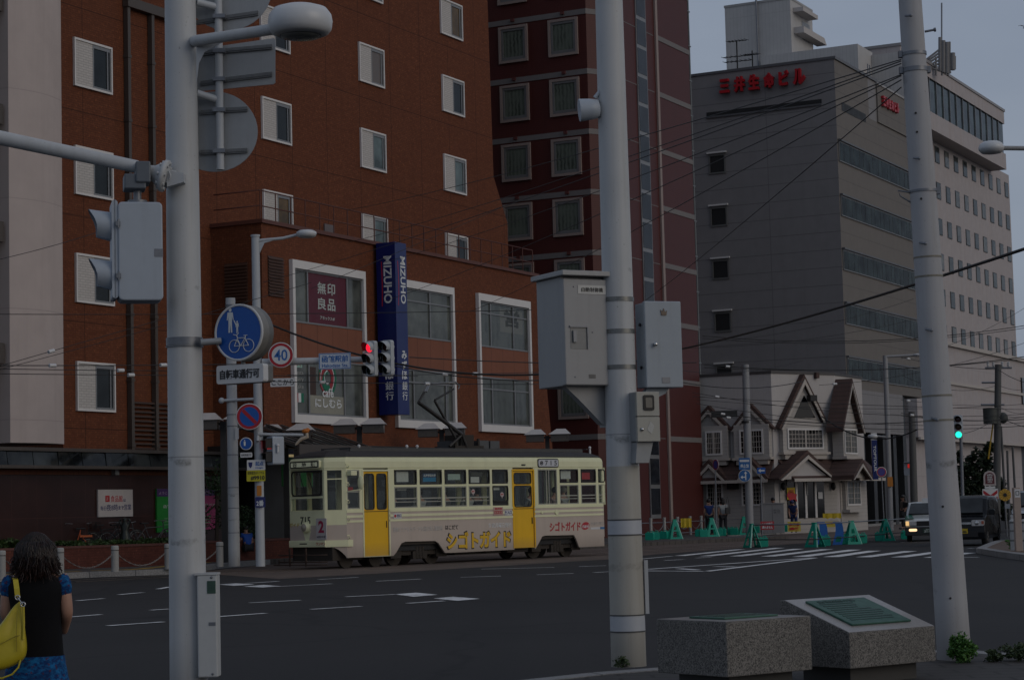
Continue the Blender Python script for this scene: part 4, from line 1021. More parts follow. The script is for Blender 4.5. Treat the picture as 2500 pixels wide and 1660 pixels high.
# street-side wall, seen along its length
awning(HR, MR, .2, xr2)
def side_gable(x0, x1, zap, zft, y, nm='gable_roof'):
    xc = (x0+x1)/2
    mb = MB().xz([(x0, zft), (xc, zap-.15), (x1, zft)], y, -.004); hb(mb, MR, 'gable_face', M_siding)
    for xa in (x0-.15, x1+.15):
        mb = MB().xz([(xa, zft-.1), (xc, zap-.12), (xc, zap+.12), (xa+(.0), zft+.14)], y-.35, -.006); hb(mb, MR, nm, M_btile)
        mb = MB().xz([(xa, zft-.12), (xc, zap-.14), (xc, zap-.3), (xa+(.12 if xa < xc else -.12), zft-.12)], y-.37, y-.3); hb(mb, MR, 'barge_board', M_trim)
zga, zgf = HR.at(*z5h(1575, 288), -1)[1], HR.at(*z5h(1545, 730), -1)[1]
xg0, xg1 = HR.at(*z5h(1480, 900), -.8)[0], HR.at(*z5h(1660, 900), -.8)[0]
side_gable(xg0, xg1, zga, zgf, -.6)
lattice(HR, MR, (1500, 728), (1610, 930), -.6, 2, 4, P('net_curtain', (.10,.10,.09), .5))
mb = MB(); a = HR.at(*z5h(1500, 728), -.6); b = HR.at(*z5h(1610, 930), -.6); mb.box(a[0]-.25, b[0]+.25, -.599, -.006, b[1]-.2, a[1]+.2); hb(mb, MR, 'bay_box', M_siding)
mb = MB().box(a[0]-.35, b[0]+.35, -.8, -.007, b[1]-.36, b[1]-.21); hb(mb, MR, 'bay_sill', M_trim)
side_gable(HR.at(*z5h(1535, 1160), -1.2)[0], HR.at(*z5h(1690, 1160), -1.2)[0], HR.at(*z5h(1605, 1005), -1.2)[1], zaw0, -1.2)
lattice(HR, MR, (1522, 1190), (1640, 1382), -.25, 2, 4, P('net_curtain2', (.085,.09,.085), .4))
a, b = HR.at(*z5h(1522, 1190), -.25), HR.at(*z5h(1640, 1382), -.25)
mb = MB().box(a[0]-.25, b[0]+.25, -.248, -.052, b[1]-.3, a[1]+.15); mb.box(a[0]-.4, b[0]+.3, -.5, -.053, b[1]-.45, b[1]-.301); hb(mb, MR, 'bay_box', M_siding)

# ================================================================ THE THREE NEAR POLES
# ---- tall lamp and signal pole
PL1 = Fr(deep(461, 1655, 18.5), R(90)); PL1.o.z = 0
p1 = thing('lamp_signal_pole', 'tall white steel pole with a lamp arm and junction box, nearest the woman', 'pole', PL1)
r_at = lambda zz: .166-.0045*zz
mb = MB().cyl((0,0,0), (0,0,8), .168, .132, 32); mb.build('pole', M_polec, p1)
def grime_marks(par, zs, rad, seed):
    pass
L1 = lambda px, py, y=0.0: (lambda q: V3(q[0], y, q[1]))(PL1.at(px, py, y))
a, h = L1(480, 100, -.2), L1(733, 52, -.55)
mb = MB().tube([L1(470, 103, -.02), a, L1(668, 72, -.5)], [.05, .05, .05], 14); mb.build('lamp_arm', M_polec, p1)
mb = MB().xz([(L1(486,112).x, L1(486,112).z), (L1(578,100).x, L1(578,100).z), (L1(540,118).x, L1(540,118).z), (L1(505,138).x, L1(505,138).z), (L1(492,165).x, L1(492,165).z), (L1(486,215).x, L1(486,215).z)], -.16, -.148); mb.build('arm_gusset', M_pole, p1)
hr = .285
mb = MB().lathe([(.001, .135), (.16, .13), (.235, .105), (.275, .05), (.285, -.01), (.275, -.075), (.25, -.11), (.19, -.135), (.185, -.125), (.001, -.125)], h, (0, 0, 1), 36); lh = mb.build('lamp_head', M_lampw, p1)
mb = MB().lathe([(.18, -.126), (.17, -.145), (.10, -.16), (.001, -.165)], h, (0, 0, 1), 30); mb.build('lamp_lens', P('lens_grey', (.10,.105,.10), .3), lh)
mb = MB().box(h.x-.05, h.x+.02, h.y-.2, h.y-.1, h.z+.12, h.z+.12); 
# sign mounting pipe with two stays
mp0, mp1 = L1(532, -60, .1), L1(538, 415, .1)
mb = MB().cyl(mp0, mp1, .036, .036, 14)
for y0, y1 in ((6, 18), (228, 243)): mb.tube([L1(480, y0, .02), L1(528, y1, .1)], .034, 10)
mb.build('sign_stay', M_pole, p1)
for py in (40, 112, 190, 270, 370): pass
def back_clamps(mb, pys):
    for py in pys:
        q = L1(536, py, .1); mb.box(q.x-.05, q.x+.05, .045, .16, q.z-.02, q.z+.02)
# the signs (their grey backs face us)
def back_sign(label, outline, pys, lines, name='road_sign'):
    pts = [L1(px, py, .17) for px, py in outline]; c = sum(pts, V3(0,0,0))/len(pts)
    fr = Fr(PL1.w(c.x, c.y, c.z), R(90)); t = thing(name, label, 'road sign', fr)
    mb = MB().xz([(q.x-c.x, q.z-c.z) for q in pts], 0, .012); mb.build('sign_panel', M_signback, t)
    mb = MB()
    for (x0, y0), (x1, y1) in lines:
        a, b = L1(x0, y0, .16)-c, L1(x1, y1, .16)-c
        mb.prism([(a.x, -.022, a.z-.022), (b.x, -.022, b.z-.022), (b.x, -.022, b.z+.022), (a.x, -.022, a.z+.022)], (0, .021, 0))
        mb.prism([(a.x, -.03, a.z-.008), (b.x, -.03, b.z-.008), (b.x, -.03, b.z+.006), (a.x, -.03, a.z+.006)], (0, .007, 0))
    mb.build('back_rail', P('rail_dark', (.12,.125,.13), .5, .3, .3), t)
    mb = MB()
    for py in pys:
        q = L1(536, py, .1)-c; mb.box(q.x-.055, q.x+.055, -.12, -.031, q.z-.018, q.z+.018)
    mb.build('clamp', M_galv, t); return t
cir = lambda cx, cy, rx, ry, n=40, a0=0, a1=360: [(cx+rx*math.cos(R(a0+(a1-a0)*i/n)), cy+ry*math.sin(R(a0+(a1-a0)*i/n))) for i in range(n)]
back_sign('grey back of a round sign topmost on the lamp pole stay', cir(556, -30, 108, 105), (42,), (((470, 58), (535, 48)), ((548, 45), (630, 33))))
back_sign('grey back of an oblong sign between two round signs', ((474,122),(668,94),(672,98),(672,202),(668,206),(480,224)), (126, 195), (((478,134),(525,127)),((548,125),(664,115)),((490,205),(525,200)),((548,196),(664,182))))
back_sign('grey back of a round sign lowest on the lamp pole stay', cir(524, 322, 105, 98), (270, 370), (((490,276),(528,273)),((548,270),(604,267)),((490,373),(528,372)),((548,371),(604,368))))
# walking and cycling sign: two thin drums one behind the other
SN = Fr(PL1.w(*L1(594, 813, -.1)), R(116)); t = thing('round_sign', 'round blue sign with white walking figures and bicycle strapped to the near pole', 'road sign', SN)
rs = .251
mb = MB().cyl((0, -.06, 0), (0, .04, 0), rs, rs, 44); mb.build('drum', P('sign_rim', (.22,.21,.19), .5, .3, .15), t)
mb = MB().lathe([(rs+.004, 0), (rs+.004, .014), (rs-.016, .014), (rs-.016, .006)], (0, -.065, 0), (0, -1, 0), 44, False); mb.build('white_rim', M_signwhite, t)
mb = MB().cyl((0, -.066, 0), (0, -.074, 0), rs-.014, rs-.014, 44); mb.build('blue_face', M_blue, t)
mb = MB().cyl((0, .041, 0), (0, .11, 0), rs, rs, 44); mb.build('rear_sign', P('sign_rear', (.16,.155,.145), .5, .2, .2), t)
mb = MB(); yq = -.078
def fig(cx, cz, k):
    mb.add([(cx+.042*k*math.cos(i*.524), yq, cz+.30*k+.05*k*math.sin(i*.524)) for i in range(12)], [tuple(range(12))])
    mb.add([(cx+x*k, yq, cz+z*k) for x, z in ((-.075,.24),(.075,.24),(.10,.05),(.075,.05),(.055,.15),(.05,-.01),(.055,-.25),(.015,-.25),(.0,-.03),(-.015,-.25),(-.055,-.25),(-.05,-.01),(-.055,.15),(-.075,.05),(-.10,.05))], [tuple(range(15))])
fig(-.085, .095, .37); fig(-.012, .04, .185)
mb.add([(-.05, yq, .108), (-.042, yq, .113), (-.02, yq, .072), (-.03, yq, .066)], [(0,1,2,3)])
o = mb.build('figures', M_ltext, t)
b_ = bmesh.new(); b_.from_mesh(o.data); bmesh.ops.triangulate(b_, faces=b_.faces); b_.to_mesh(o.data); b_.free()
mb = MB(); yq = -.078
for cx in (-.045, .105): mb.torus((cx, yq, -.12), (0, 1, 0), .055, .0035, 28, 4)
for a, b in (((-.045,-.12),(-.01,-.05)),((-.01,-.05),(.07,-.05)),((.07,-.05),(.022,-.12)),((.022,-.12),(-.012,-.06)),((.022,-.12),(.105,-.12)),((.105,-.12),(.065,-.05)),((-.01,-.05),(-.02,-.025)),((-.02,-.025),(-.055,-.015)),((-.02,-.025),(.0,-.005)),((.07,-.05),(.075,-.03)),((.055,-.03),(.092,-.03)),((-.045,-.12),(.022,-.12))[:2]): mb.tube([(a[0], yq, a[1]), (b[0], yq, b[1])], .004, 4)
mb.build('bicycle_symbol', M_ltext, t)
SP = Fr(PL1.w(*L1(593, 913, -.1)), R(116)); t2 = thing('plate_sign', 'white plate with black characters under the round blue sign', 'road sign', SP)
w_, h_ = .247, .082
mb = MB().rrect(-w_, w_, -h_, h_, -.05, .03, .022); mb.build('plate', M_signwhite, t2)
mb = MB().rrect(-w_, w_, -h_, h_, .031, .11, .022); mb.build('rear_plate', P('sign_rear', (.16,.155,.145)), t2)
write('lettering', '自転車通行可', -w_*.84, w_*.84, -h_*.52, h_*.52, -.056, M_btext, t2, .022)
q = L1(470, 832, -.1); mb = MB().cyl((0,0,q.z-.035), (0,0,q.z+.035), r_at(q.z)+.012, None, 32); mb.cyl((0,0,q.z-.05), (0,0,q.z-.042), r_at(q.z)+.016, None, 32); mb.build('strap', M_galv, p1)
mb = MB().tube([L1(490, 836, -.14), L1(540, 832, -.1)], .03, 10); mb.tube([L1(594, 850, -.02), L1(594, 925, -.02)], .02, 8); mb.build('sign_bracket', M_signback, p1)
# cable cover near the foot
a, b = L1(481, 1404, -.2), L1(533, 1652, -.2)
mb = MB().box(a.x+.0, b.x, -.22, -.02, b.z, a.z); cv = mb.build('cable_cover', P('cover_grey', (.42,.43,.43), .5, 0, .05, 2, 0, .4, .1), p1, .012)
mb = MB().box(a.x-.02, b.x+.005, -.225, -.02, a.z+.001, a.z+.02); mb.build('cover_lid', M_polec, cv)
mb = MB().box(a.x+.09, a.x+.165, -.224, -.2205, a.z-.16, a.z-.05); mb.build('green_sticker', P('sticker_green', (.03,.07,.05), .5, 0, .5, 20), cv)
mb = MB().box(a.x+.10, a.x+.16, -.2235, -.2205, a.z-.44, a.z-.41)
for zz in (a.z-.02, b.z+.03): mb.ball((a.x+.13, -.222, zz), .012, .008, .012, 8, 6)
mb.build('cover_screw', M_galv, cv)
# signal arm with flange
fl = L1(402, 430, -.25); e0 = L1(-420, 225, -.25)
mb = MB().tube([e0, L1(0, 337, -.25), L1(335, 408, -.25)], [.066, .066, .058], 18); mb.build('signal_arm', M_polec, p1)
dx = (fl-e0).normalized()
mb = MB().lathe([(.055, -.19), (.07, -.10), (.125, -.03), (.145, -.02), (.145, .015), (.06, .02)], fl, dx, 28)
for k in range(8): an = k*math.pi/4; a_ = dx.orthogonal().normalized(); b_ = dx.cross(a_); mb.cyl(fl+(a_*math.cos(an)+b_*math.sin(an))*.115-dx*.05, fl+(a_*math.cos(an)+b_*math.sin(an))*.115+dx*.03, .016, n=8)
mb.build('arm_flange', M_polec, p1)
mb = MB().xz([(fl.x+.02, fl.z+.05), (fl.x+.17, fl.z+.02), (fl.x+.17, fl.z-.06), (fl.x+.02, fl.z-.1)], -.26, -.14); mb.tube([fl, (0, 0, fl.z+.02)], .06, 12); mb.build('flange_stub', M_pole, p1)
# pedestrian signal seen from behind
SG = Fr(PL1.w(*L1(322, 615, -.25)), R(76)); t = thing('pedestrian_signal', 'pale blue-grey pedestrian signal hanging under the arm, seen from behind', 'traffic light', SG)
hw, hh = .155, .455
mb = MB().rrect(-.13, .255, -hh, hh-.04, -.22, .10, .04, 4); mb.build('housing', M_signal, t, .012)
mb = MB().rrect(-.185, -.131, -hh+.02, hh-.02, -.20, .11, .03, 4); mb.build('front_door', M_signal, t, .008)
for zc in (.21, -.225):
    mb = MB(); n = 12; vs = []
    for i in range(n+1):
        an = R(-60+300*i/n); r0, r1 = .135, .13
        vs += [(-.186, -.05+r0*math.cos(an), zc+r0*math.sin(an)), (-.38+.07*(1-math.sin(max(an, 0) if an < math.pi else 0)), -.05+r1*math.cos(an), zc+r1*math.sin(an)+.03)]
    mb.add(vs, [(2*i, 2*i+1, 2*i+3, 2*i+2) for i in range(n)], True)
    v2 = [(x, -.05+(y+.05)*.96, zc+(z-zc)*.96) for x, y, z in vs]; mb.add(v2, [(2*i, 2*i+2, 2*i+3, 2*i+1) for i in range(n)], True)
    mb.build('visor', M_signal, t)
mb = MB().cyl((.05, -.05, hh-.05), (.05, -.05, hh+.09), .035, n=14); mb.cyl((.05, -.05, hh-.035), (.05, -.05, hh-.005), .085, n=20); mb.build('hanger', M_galv, t)
mb = MB().box(-.07, .12, -.16, .07, hh+.085, hh+.22); mb.box(.03, .16, -.18, .08, hh+.14, hh+.33); mb.build('clamp_block', P('clamp_grey', (.10,.115,.135), .5, .3), t, .012)
mb = MB().box(.18, .2565, -.2235, -.219, -.07, .0); mb.build('maker_plate', M_galv, t)
mb = MB()
for zz in (.22, -.24): mb.box(-.15, -.11, -.235, -.2, zz-.02, zz+.02); mb.cyl((-.13, -.23, zz-.04), (-.13, -.23, zz+.04), .008, n=6)
mb.build('latch', M_galv, t)

# ---- control cabinet pole
PC1 = Fr(deep(1536, 1650, 19.0), R(90)); PC1.o.z = .12
p2 = thing('cabinet_pole', 'thick white steel pole carrying grey control cabinets in front of the tram', 'pole', PC1)
mb = MB().cyl((0,0,0), (0,0,7.4), .159, .121, 36); mb.build('pole', M_polec, p2)
L2 = lambda px, py, y=0.0: (lambda q: V3(q[0], y, q[1]))(PC1.at(px, py, y))
rz2 = lambda z: .159-.0051*z
mb = MB()
for py in (732, 810, 897): z = L2(1530, py).z; mb.cyl((0,0,z-.02), (0,0,z+.02), rz2(z)+.006, None, 36)
mb.build('strap', P('strap_steel', (.17,.175,.17), .4, .6, .35, 9), p2)
mb = MB()
for y0, y1 in ((1268, 1305), (1500, 1540)): z0, z1_2 = L2(1530, y1).z, L2(1530, y0).z; mb.cyl((0,0,z0), (0,0,z1_2), rz2(z0)+.003, rz2(z1_2)+.003, 36)
mb.build('painted_sleeve', P('sleeve_grey', (.40,.415,.44), .45, 0, .04), p2)
mb = MB()
for y0 in (1268, 1305, 1500, 1540): z = L2(1530, y0).z; mb.cyl((0,0,z-.006), (0,0,z+.006), rz2(z)+.006, None, 36)
mb.build('strap', P('strap_dark', (.06,.06,.06), .6), p2)
z = L2(1530, 1138).z; mb = MB().cyl((0,0,0), (0,0,z), rz2(0)+.0015, rz2(z)+.0015, 36, False); mb.build('lower_coat', polemat('beige_coat', (.37,.355,.315), ((.9,.05,.5),(1.5,.03,.4)), .6), p2)
a, b = L2(1572, 1367, -.02), L2(1585, 1497, -.02); mb = MB().box(a.x, b.x, -.05, .02, b.z, a.z); mb.build('side_conduit', M_polec, p2)
v = L2(1440, 266, -.05); mb = MB().lathe([(.02, 0), (.085, .02), (.098, .10), (.105, .2)], v+V3(.10, 0, .0), (-1, -.1, -.08), 20); mb.tube([v+V3(.05, 0, .1), v+V3(.1, 0, .16)], .02, 8); mb.build('signal_visor', M_signal, p2)
FB = R(62)
def cab(name, label, px0, px1, py0, py1, px_side, y, body, cap=False, yaw=FB, bev=.008):
    """front face from px0 to px1, its side face seen from px_side to px0"""
    c = PC1.w(*L2(px0, py1, y)); fr = Fr(c, yaw); x1, z1_ = fr.at(px1, py0); z1_ = fr.at(px0, py0)[1]
    n_ = fr.v; d = ray(px_side, (py0+py1)/2); t_ = (fr.o-CP).dot(fr.u)/d.dot(fr.u); dep = (CP+d*t_-fr.o).dot(n_)
    t = thing(name, label, 'cabinet', fr); return t, fr, x1, z1_, dep
M_cab1 = P('cabinet_grey', (.29,.29,.29), .5, 0, .04, 2, 0, .4, .15); M_cab2 = P('cabinet_blue_grey', (.30,.335,.37), .5, 0, .04, 2, 0, .4, .15); M_cab3 = P('meter_box_beige', (.33,.325,.29), .5, 0, .05, 2, 0, .4, .15)
t, fr, x1, z1_, dp = cab('control_cabinet', 'large grey signal control cabinet with a white label and recessed latch', 1382, 1505, 668, 941, 1309, -.30, M_cab1)
mb = MB().box(.012, x1, .07, dp, 0, z1_-.02); mb.build('case', M_cab1, t, .008)
mb = MB().box(.0, x1, 0, .066, .005, z1_-.045); dr = mb.build('door', M_cab1, t, .01)
mb = MB().box(-.03, x1+.01, -.045, dp+.03, z1_-.018, z1_+.028); mb.build('rain_cap', P('cap_grey', (.31,.31,.305), .5), t, .006)
pa, pb = fr.at(1410, 692), fr.at(1478, 713); pa = (fr.at(1410, 692)[0], fr.at(1410, 692)[1]); pb2 = fr.at(1478, 702)
mb = MB().box(pa[0], pb2[0], -.004, -.001, pa[1]-.095, pa[1]-.015); lb = mb.build('label_plate', P('label_white', (.46,.46,.44), .5), dr)
for i, s in enumerate('自動制御機'): xx = pa[0]+.03+i*(pb2[0]-pa[0]-.06)/5; write('lettering', s, xx+.005, xx+.045, pa[1]-.075, pa[1]-.035, -.008, M_btext, lb, .0)
a, b = fr.at(1392, 799), fr.at(1433, 852); mb = MB().box(a[0], b[0], -.003, -.001, b[1], a[1]); mb.build('latch_recess', P('recess_grey', (.20,.20,.195), .5), dr)
mb = MB().box(a[0]-.01, b[0]+.005, -.016, -.001, a[1]+.001, a[1]+.016); mb.box(b[0]+.001, b[0]+.014, -.016, -.001, b[1], a[1]); mb.box(a[0]+.02, a[0]+.055, -.024, -.0035, b[1]+.06, a[1]-.03); mb.build('latch', M_galv, dr)
a = fr.at(1447, 918); mb = MB().box(a[0]-.04, a[0]+.03, -.003, -.001, a[1]-.02, a[1]+.015); mb.build('worn_sticker', P('sticker_dark', (.12,.115,.11), .6, 0, .5, 25), dr)
mb = MB()
for px, py in ((1400, 700), (1488, 704), (1404, 920), (1492, 922), (1446, 811)): a = fr.at(px, py); mb.ball((a[0], -.002, a[1]), .007, .005, .007, 6, 4)
mb.build('rivet', M_galv, dr)
a = fr.at(1503, 762); mb = MB().cyl((x1-.005, .1, a[1]), (x1+.035, .1, a[1]), .1, n=24); mb.build('red_reflector', P('reflector', (.10,.012,.01), .4), t)
mb = MB().prism([(.06, .12, -.002), (x1-.04, .12, -.002), (x1-.04, .12, -.35), (x1-.12, .12, -.35), (.2, .12, -.12)], (0, .09, 0)); mb.box(x1-.05, x1+.0, .1, .3, -.37, -.003); mb.build('support_bracket', M_cab1, t)
t, fr, x1, z1_, dp = cab('relay_cabinet', 'slim blue-grey cabinet with a round knob beside the larger cabinet', 1579, 1662, 735, 946, 1550, -.05, M_cab2, yaw=R(70))
mb = MB().box(.01, x1-.004, .05, dp, .006, z1_-.01); mb.build('case', M_cab2, t, .008)
mb = MB().box(0, x1, 0, .046, 0, z1_); dr = mb.build('door', M_cab2, t, .01)
a = fr.at(1598, 841); mb = MB().cyl((a[0], -.03, a[1]), (a[0], 0, a[1]), .016, n=14); mb.ball((a[0], -.03, a[1]), .02, .012, .02, 12, 8); mb.build('knob', P('chrome', (.5,.5,.5), .15, .9), dr)
a = fr.at(1620, 762); mb = MB().xz([(a[0]-.025,a[1]-.03),(a[0]+.025,a[1]-.03),(a[0]+.032,a[1]+.015),(a[0]+.012,a[1]),(a[0],a[1]+.035),(a[0]-.012,a[1]+.005),(a[0]-.032,a[1]+.02)], -.008, -.001); mb.build('emblem', P('emblem_bronze', (.14,.10,.07), .5), dr)
a, b = fr.at(1616, 921), fr.at(1636, 935); mb = MB().box(a[0], b[0], -.004, -.001, b[1], a[1]); mb.build('maker_plate', M_galv, dr)
mb = MB()
for py in (790, 895): z = fr.at(1579, py)[1]; mb.cyl((-.004, dp*.5, z), (.011, dp*.5, z), .016, n=10)
mb.build('lock', M_black, t)
mb = MB().prism([(.05, .1, -.002), (x1-.1, .1, -.002), (x1-.14, .1, -.05), (.0, .1, -.15), (-.05, .1, -.15)], (0, .08, 0)); mb.build('support_bracket', M_cab2, t)
t, fr, x1, z1_, dp = cab('meter_box', 'beige meter box with a small dark window below the two cabinets', 1557, 1609, 956, 1078, 1527, -.28, M_cab3, yaw=R(66))
mb = MB().box(.008, x1, .04, dp+.05, .004, z1_); mb.build('case', P('meter_side', (.25,.26,.265), .5), t, .006)
zs_ = fr.at(1557, 1017)[1]
mb = MB().box(0, x1, 0, .038, zs_+.004, z1_); mb.build('upper_door', M_cab3, t, .006)
mb = MB().box(0, x1, 0, .038, 0, zs_-.002); dr = mb.build('lower_door', M_cab3, t, .006)
a, b = fr.at(1569, 964), fr.at(1597, 1002); mb = MB().rrect(a[0], b[0], b[1], a[1], -.008, -.001, .02); mb.build('window_rim', M_black, t)
mb = MB().rrect(a[0]+.022, b[0]-.022, b[1]+.025, a[1]-.025, -.012, -.009, .01); mb.build('window_pane', P('meter_pane', (.06,.062,.058), .2), t)
a = fr.at(1567, 1048); mb = MB().ball((a[0], -.01, a[1]), .017, .014, .017, 10, 8); mb.build('knob', P('chrome', (.5,.5,.5)), dr)
a = fr.at(1588, 1044); mb = MB().prism([(a[0]-.035,-.003,a[1]-.02),(a[0]+.01,-.003,a[1]-.055),(a[0]+.04,-.003,a[1]+.015),(a[0],-.003,a[1]+.06)], (0,.002,0)); mb.build('worn_sticker', P('sticker_pale', (.40,.40,.38), .6, 0, .15, 20), dr)
mb = MB().prism([(.02, .05, -.002), (x1-.05, .05, -.002), (x1-.1, .05, -.19), (.0, .05, -.19)], (0, .16, 0)); mb.build('support_bracket', P('meter_side', (.25,.26,.265)), t)
# ---- leaning concrete pole
PR1 = Fr(deep(2332, 1634, 18.8), R(90)); PR1.o.z = .12
p3 = thing('leaning_concrete_pole', 'leaning pale concrete utility pole with step bolts behind the monuments', 'pole', PR1)
L3 = lambda px, py, y=0.0: (lambda q: V3(q[0], y, q[1]))(PR1.at(px, py, y))
tp = L3(2219, -40); ln = tp.normalized()
mb = MB().cyl((0,0,-.1), tp, .153, .104, 36); mb.build('pole', M_conc, p3)
ax = lambda z: tp*(z/tp.z)
rad3 = lambda z: .153-.049*z/tp.z
mb = MB()
for py, h in ((133, .03), (172, .04), (468, .022)): z = L3(2230, py).z; c = ax(z); mb.cyl(c-ln*h/2, c+ln*h/2, rad3(z)+.008, None, 36)
for py, sgn in ((172, 1), (468, 1), (133, -1), (172, -1)): z = L3(2230, py).z; c = ax(z); mb.box(c.x+sgn*(rad3(z)+.002)-.03, c.x+sgn*(rad3(z)+.002)+.03, -.03, .03, z-.03, z+.03)
z = L3(2230, 470).z; c = ax(z); mb.tube([c+V3(-rad3(z), 0, 0), c+V3(-rad3(z)-.11, 0, .02), c+V3(-rad3(z)-.09, 0, -.03), c+V3(-rad3(z), 0, -.09)], .008, 6)
mb.build('clamp_band', M_galv, p3)
mb = MB()
for py in (630, 677, 968, 1028): z = L3(2230, py).z; c = ax(z); mb.cyl(c-ln*.008, c+ln*.008, rad3(z)+.003, None, 36)
mb.build('wire_band', P('rusty_band', (.20,.185,.15), .7, .2, .3, 9), p3)
mb = MB(); k = 0
for px, py in ((2212,38),(2232,385),(2247,592),(2262,803),(2276,1020)): q = L3(px, py, -.13); mb.cyl(q+V3(0, .02, 0), q+V3(.03, -.07, -.02), .011, n=8); mb.ball(q+V3(.03, -.07, -.02), .016, .012, .016, 8, 6)
for px, py in ((2258, 78),): q = L3(px, py); mb.cyl(q, q+V3(.09, 0, .015), .011, n=8); mb.cyl(q+V3(.085, 0, .014), q+V3(.10, 0, .016), .02, n=10)
mb.build('step_bolt', M_galv, p3)
mb = MB()
for px, py in ((2230, 282),(2233, 328),(2243, 490),(2294, 1236),(2312, 1458)): q = L3(px, py); z = q.z; mb.cyl((q.x, -rad3(z)*.99, z), (q.x, -rad3(z)*.9, z), .011, n=8)
mb.build('bolt_hole', M_black, p3)

# ---- granite monuments with green bronze plaques
def granite():
    t = NT('speckled_granite'); v = t.n('ShaderNodeTexVoronoi', Scale=120); t.l(t.obj(), v.inputs['Vector'])
    sx = t.t.nodes.new('ShaderNodeSeparateColor'); t.l(v.outputs['Color'], sx.inputs[0])
    c = t.mix(t.ramp(sx.outputs[0], .25, .75), (.085,.08,.074), (.19,.178,.162)); c = t.mix(t.ramp(sx.outputs[1], .86, .90), c, (.035,.034,.033))
    c = t.mix(t.ramp(t.noise(2.2, 4), .4, .7, 0, .35), c, (.10,.095,.085)); t.bump(sx.outputs[0], .12, .003); return t.fin(c, .65, 0, .35)
M_gran = granite()
def granite_top():
    t = NT('polished_granite_top'); v = t.n('ShaderNodeTexVoronoi', Scale=120); t.l(t.obj(), v.inputs['Vector']); sx = t.t.nodes.new('ShaderNodeSeparateColor'); t.l(v.outputs['Color'], sx.inputs[0])
    return t.fin(t.mix(sx.outputs[0], (.20,.185,.175), (.29,.27,.255)), .3, 0, .5)
M_gtop = granite_top()
def plaque_mat():
    t = NT('verdigris_plaque'); n = t.noise(14, 5); return t.fin(t.mix(t.ramp(n, .35, .7), (.030,.085,.062), (.050,.12,.088)), .5, .3, .4)
M_plq = plaque_mat(); M_plt = P('plaque_letters', (.016,.045,.034), .5, .2)
d0 = deep(1777, 1653, 15.5); MN1 = Fr(d0, R(53)); MN1.o.z = d0.z
t = thing('stone_monument', 'flat-topped granite block with a green plaque on top', 'monument', MN1)
mb = MB().box(0, .88, 0, .79, 0, .405); mb.build('granite_block', M_gran, t, .006)
mb = MB().box(.004, .876, .004, .786, .4065, .4095); mb.build('polished_top', M_gtop, t)
mb = MB().box(.12, .78, .12, .68, .12-d0.z, -.001); mb.build('plinth', P('plinth_dark', (.05,.048,.045), .8), t)
mb = MB().box(.17, .73, .2, .6, .411, .425); mb.build('plaque', M_plq, t, .003)
mb = MB()
for k in range(7): mb.box(.22+.02*(k % 2), .68-.03*(k % 3), .25+.045*k, .27+.045*k, .4255, .428)
mb.build('plaque_lettering', M_plt, t)
d0 = deep(2076.6, 1632, 16.3); MN2 = Fr(d0, R(53)); MN2.o.z = d0.z
t = thing('stone_monument', 'sloping granite block with a green plaque of lettering beside the leaning pole', 'monument', MN2)
hf, hb_, dpt, wd = .275, .515, .76, .985
mb = MB(); mb.yz([(0, 0), (dpt, 0), (dpt, hb_), (dpt-.05, hb_), (0, hf)], 0, wd); mb.build('granite_block', M_gran, t, .005)
th = math.atan2(hb_-hf, dpt-.05); sl_ = math.hypot(hb_-hf, dpt-.05)
MS = Matrix.Translation((0, 0, hf)) @ Matrix.Rotation(th, 4, 'X')
mb = MB().box(.004, wd-.004, .006, sl_-.004, .0015, .0045); mb.xform(MS); mb.build('polished_top', M_gtop, t)
mb = MB().box(.15, .83, .12, sl_-.09, .006, .022); mb.xform(MS); pq_ = mb.build('plaque', M_plq, t, .004)
mb = MB(); rnd = random.Random(4)
for k in range(9): mb.box(.22, .76-rnd.uniform(0, .22), .20+.044*k, .218+.044*k, .0225, .0245)
mb.xform(MS); mb.build('plaque_lettering', M_plt, t)
mb = MB(); glyph_mb(mb, '函館駅前の碑', .24, .66, 0, .045, 0, .02); 
for v in mb.v: v.y, v.z = v.z+sl_-.165, .0245-v.y*.5
mb.xform(MS); mb.build('plaque_title', M_plt, t)
mb = MB().box(.12, .88, .12, .64, .12-d0.z, -.001); mb.build('plinth', P('plinth_dark', (.05,.048,.045)), t)
# weeds
M_weed = leafmat('weed_leaf', (.028,.085,.014), (.08,.19,.03)); M_weed2 = leafmat('dull_leaf', (.022,.04,.014), (.05,.075,.025))
for px, py, w_, h_, n, lab in ((2348, 1632, .165, .125, 3200, 'bushy green weed clump at the foot of the leaning pole'), (2425, 1622, .12, .06, 500, 'low sparse weed clump by the kerb beyond the pole'), (2487, 1618, .2, .09, 1000, 'taller weed clump at the kerb, cut by the frame edge'), (1518, 1652, .12, .06, 160, 'thin grass tuft at the foot of the cabinet pole')):
    fr = Fr(deep(px, py, 18.4 if px > 2000 else 18.8), 0); fr.o.z = .125; t = thing('weed_clump', lab, 'plant', fr)
    mb = MB(); leaves(mb, (0, 0, h_*.9), w_, w_*.8, h_, n, .017, 34, px); mb.build('leaves', M_weed if px == 2348 else M_weed2, t)
    mb = MB(); rnd = random.Random(px)
    for k in range(9): a = rnd.uniform(0, 6.28); mb.tube([(0,0,0), (math.cos(a)*w_*.5, math.sin(a)*w_*.5, h_*1.2)], [.004, .002], 4)
    mb.build('stems', M_weed2, t)
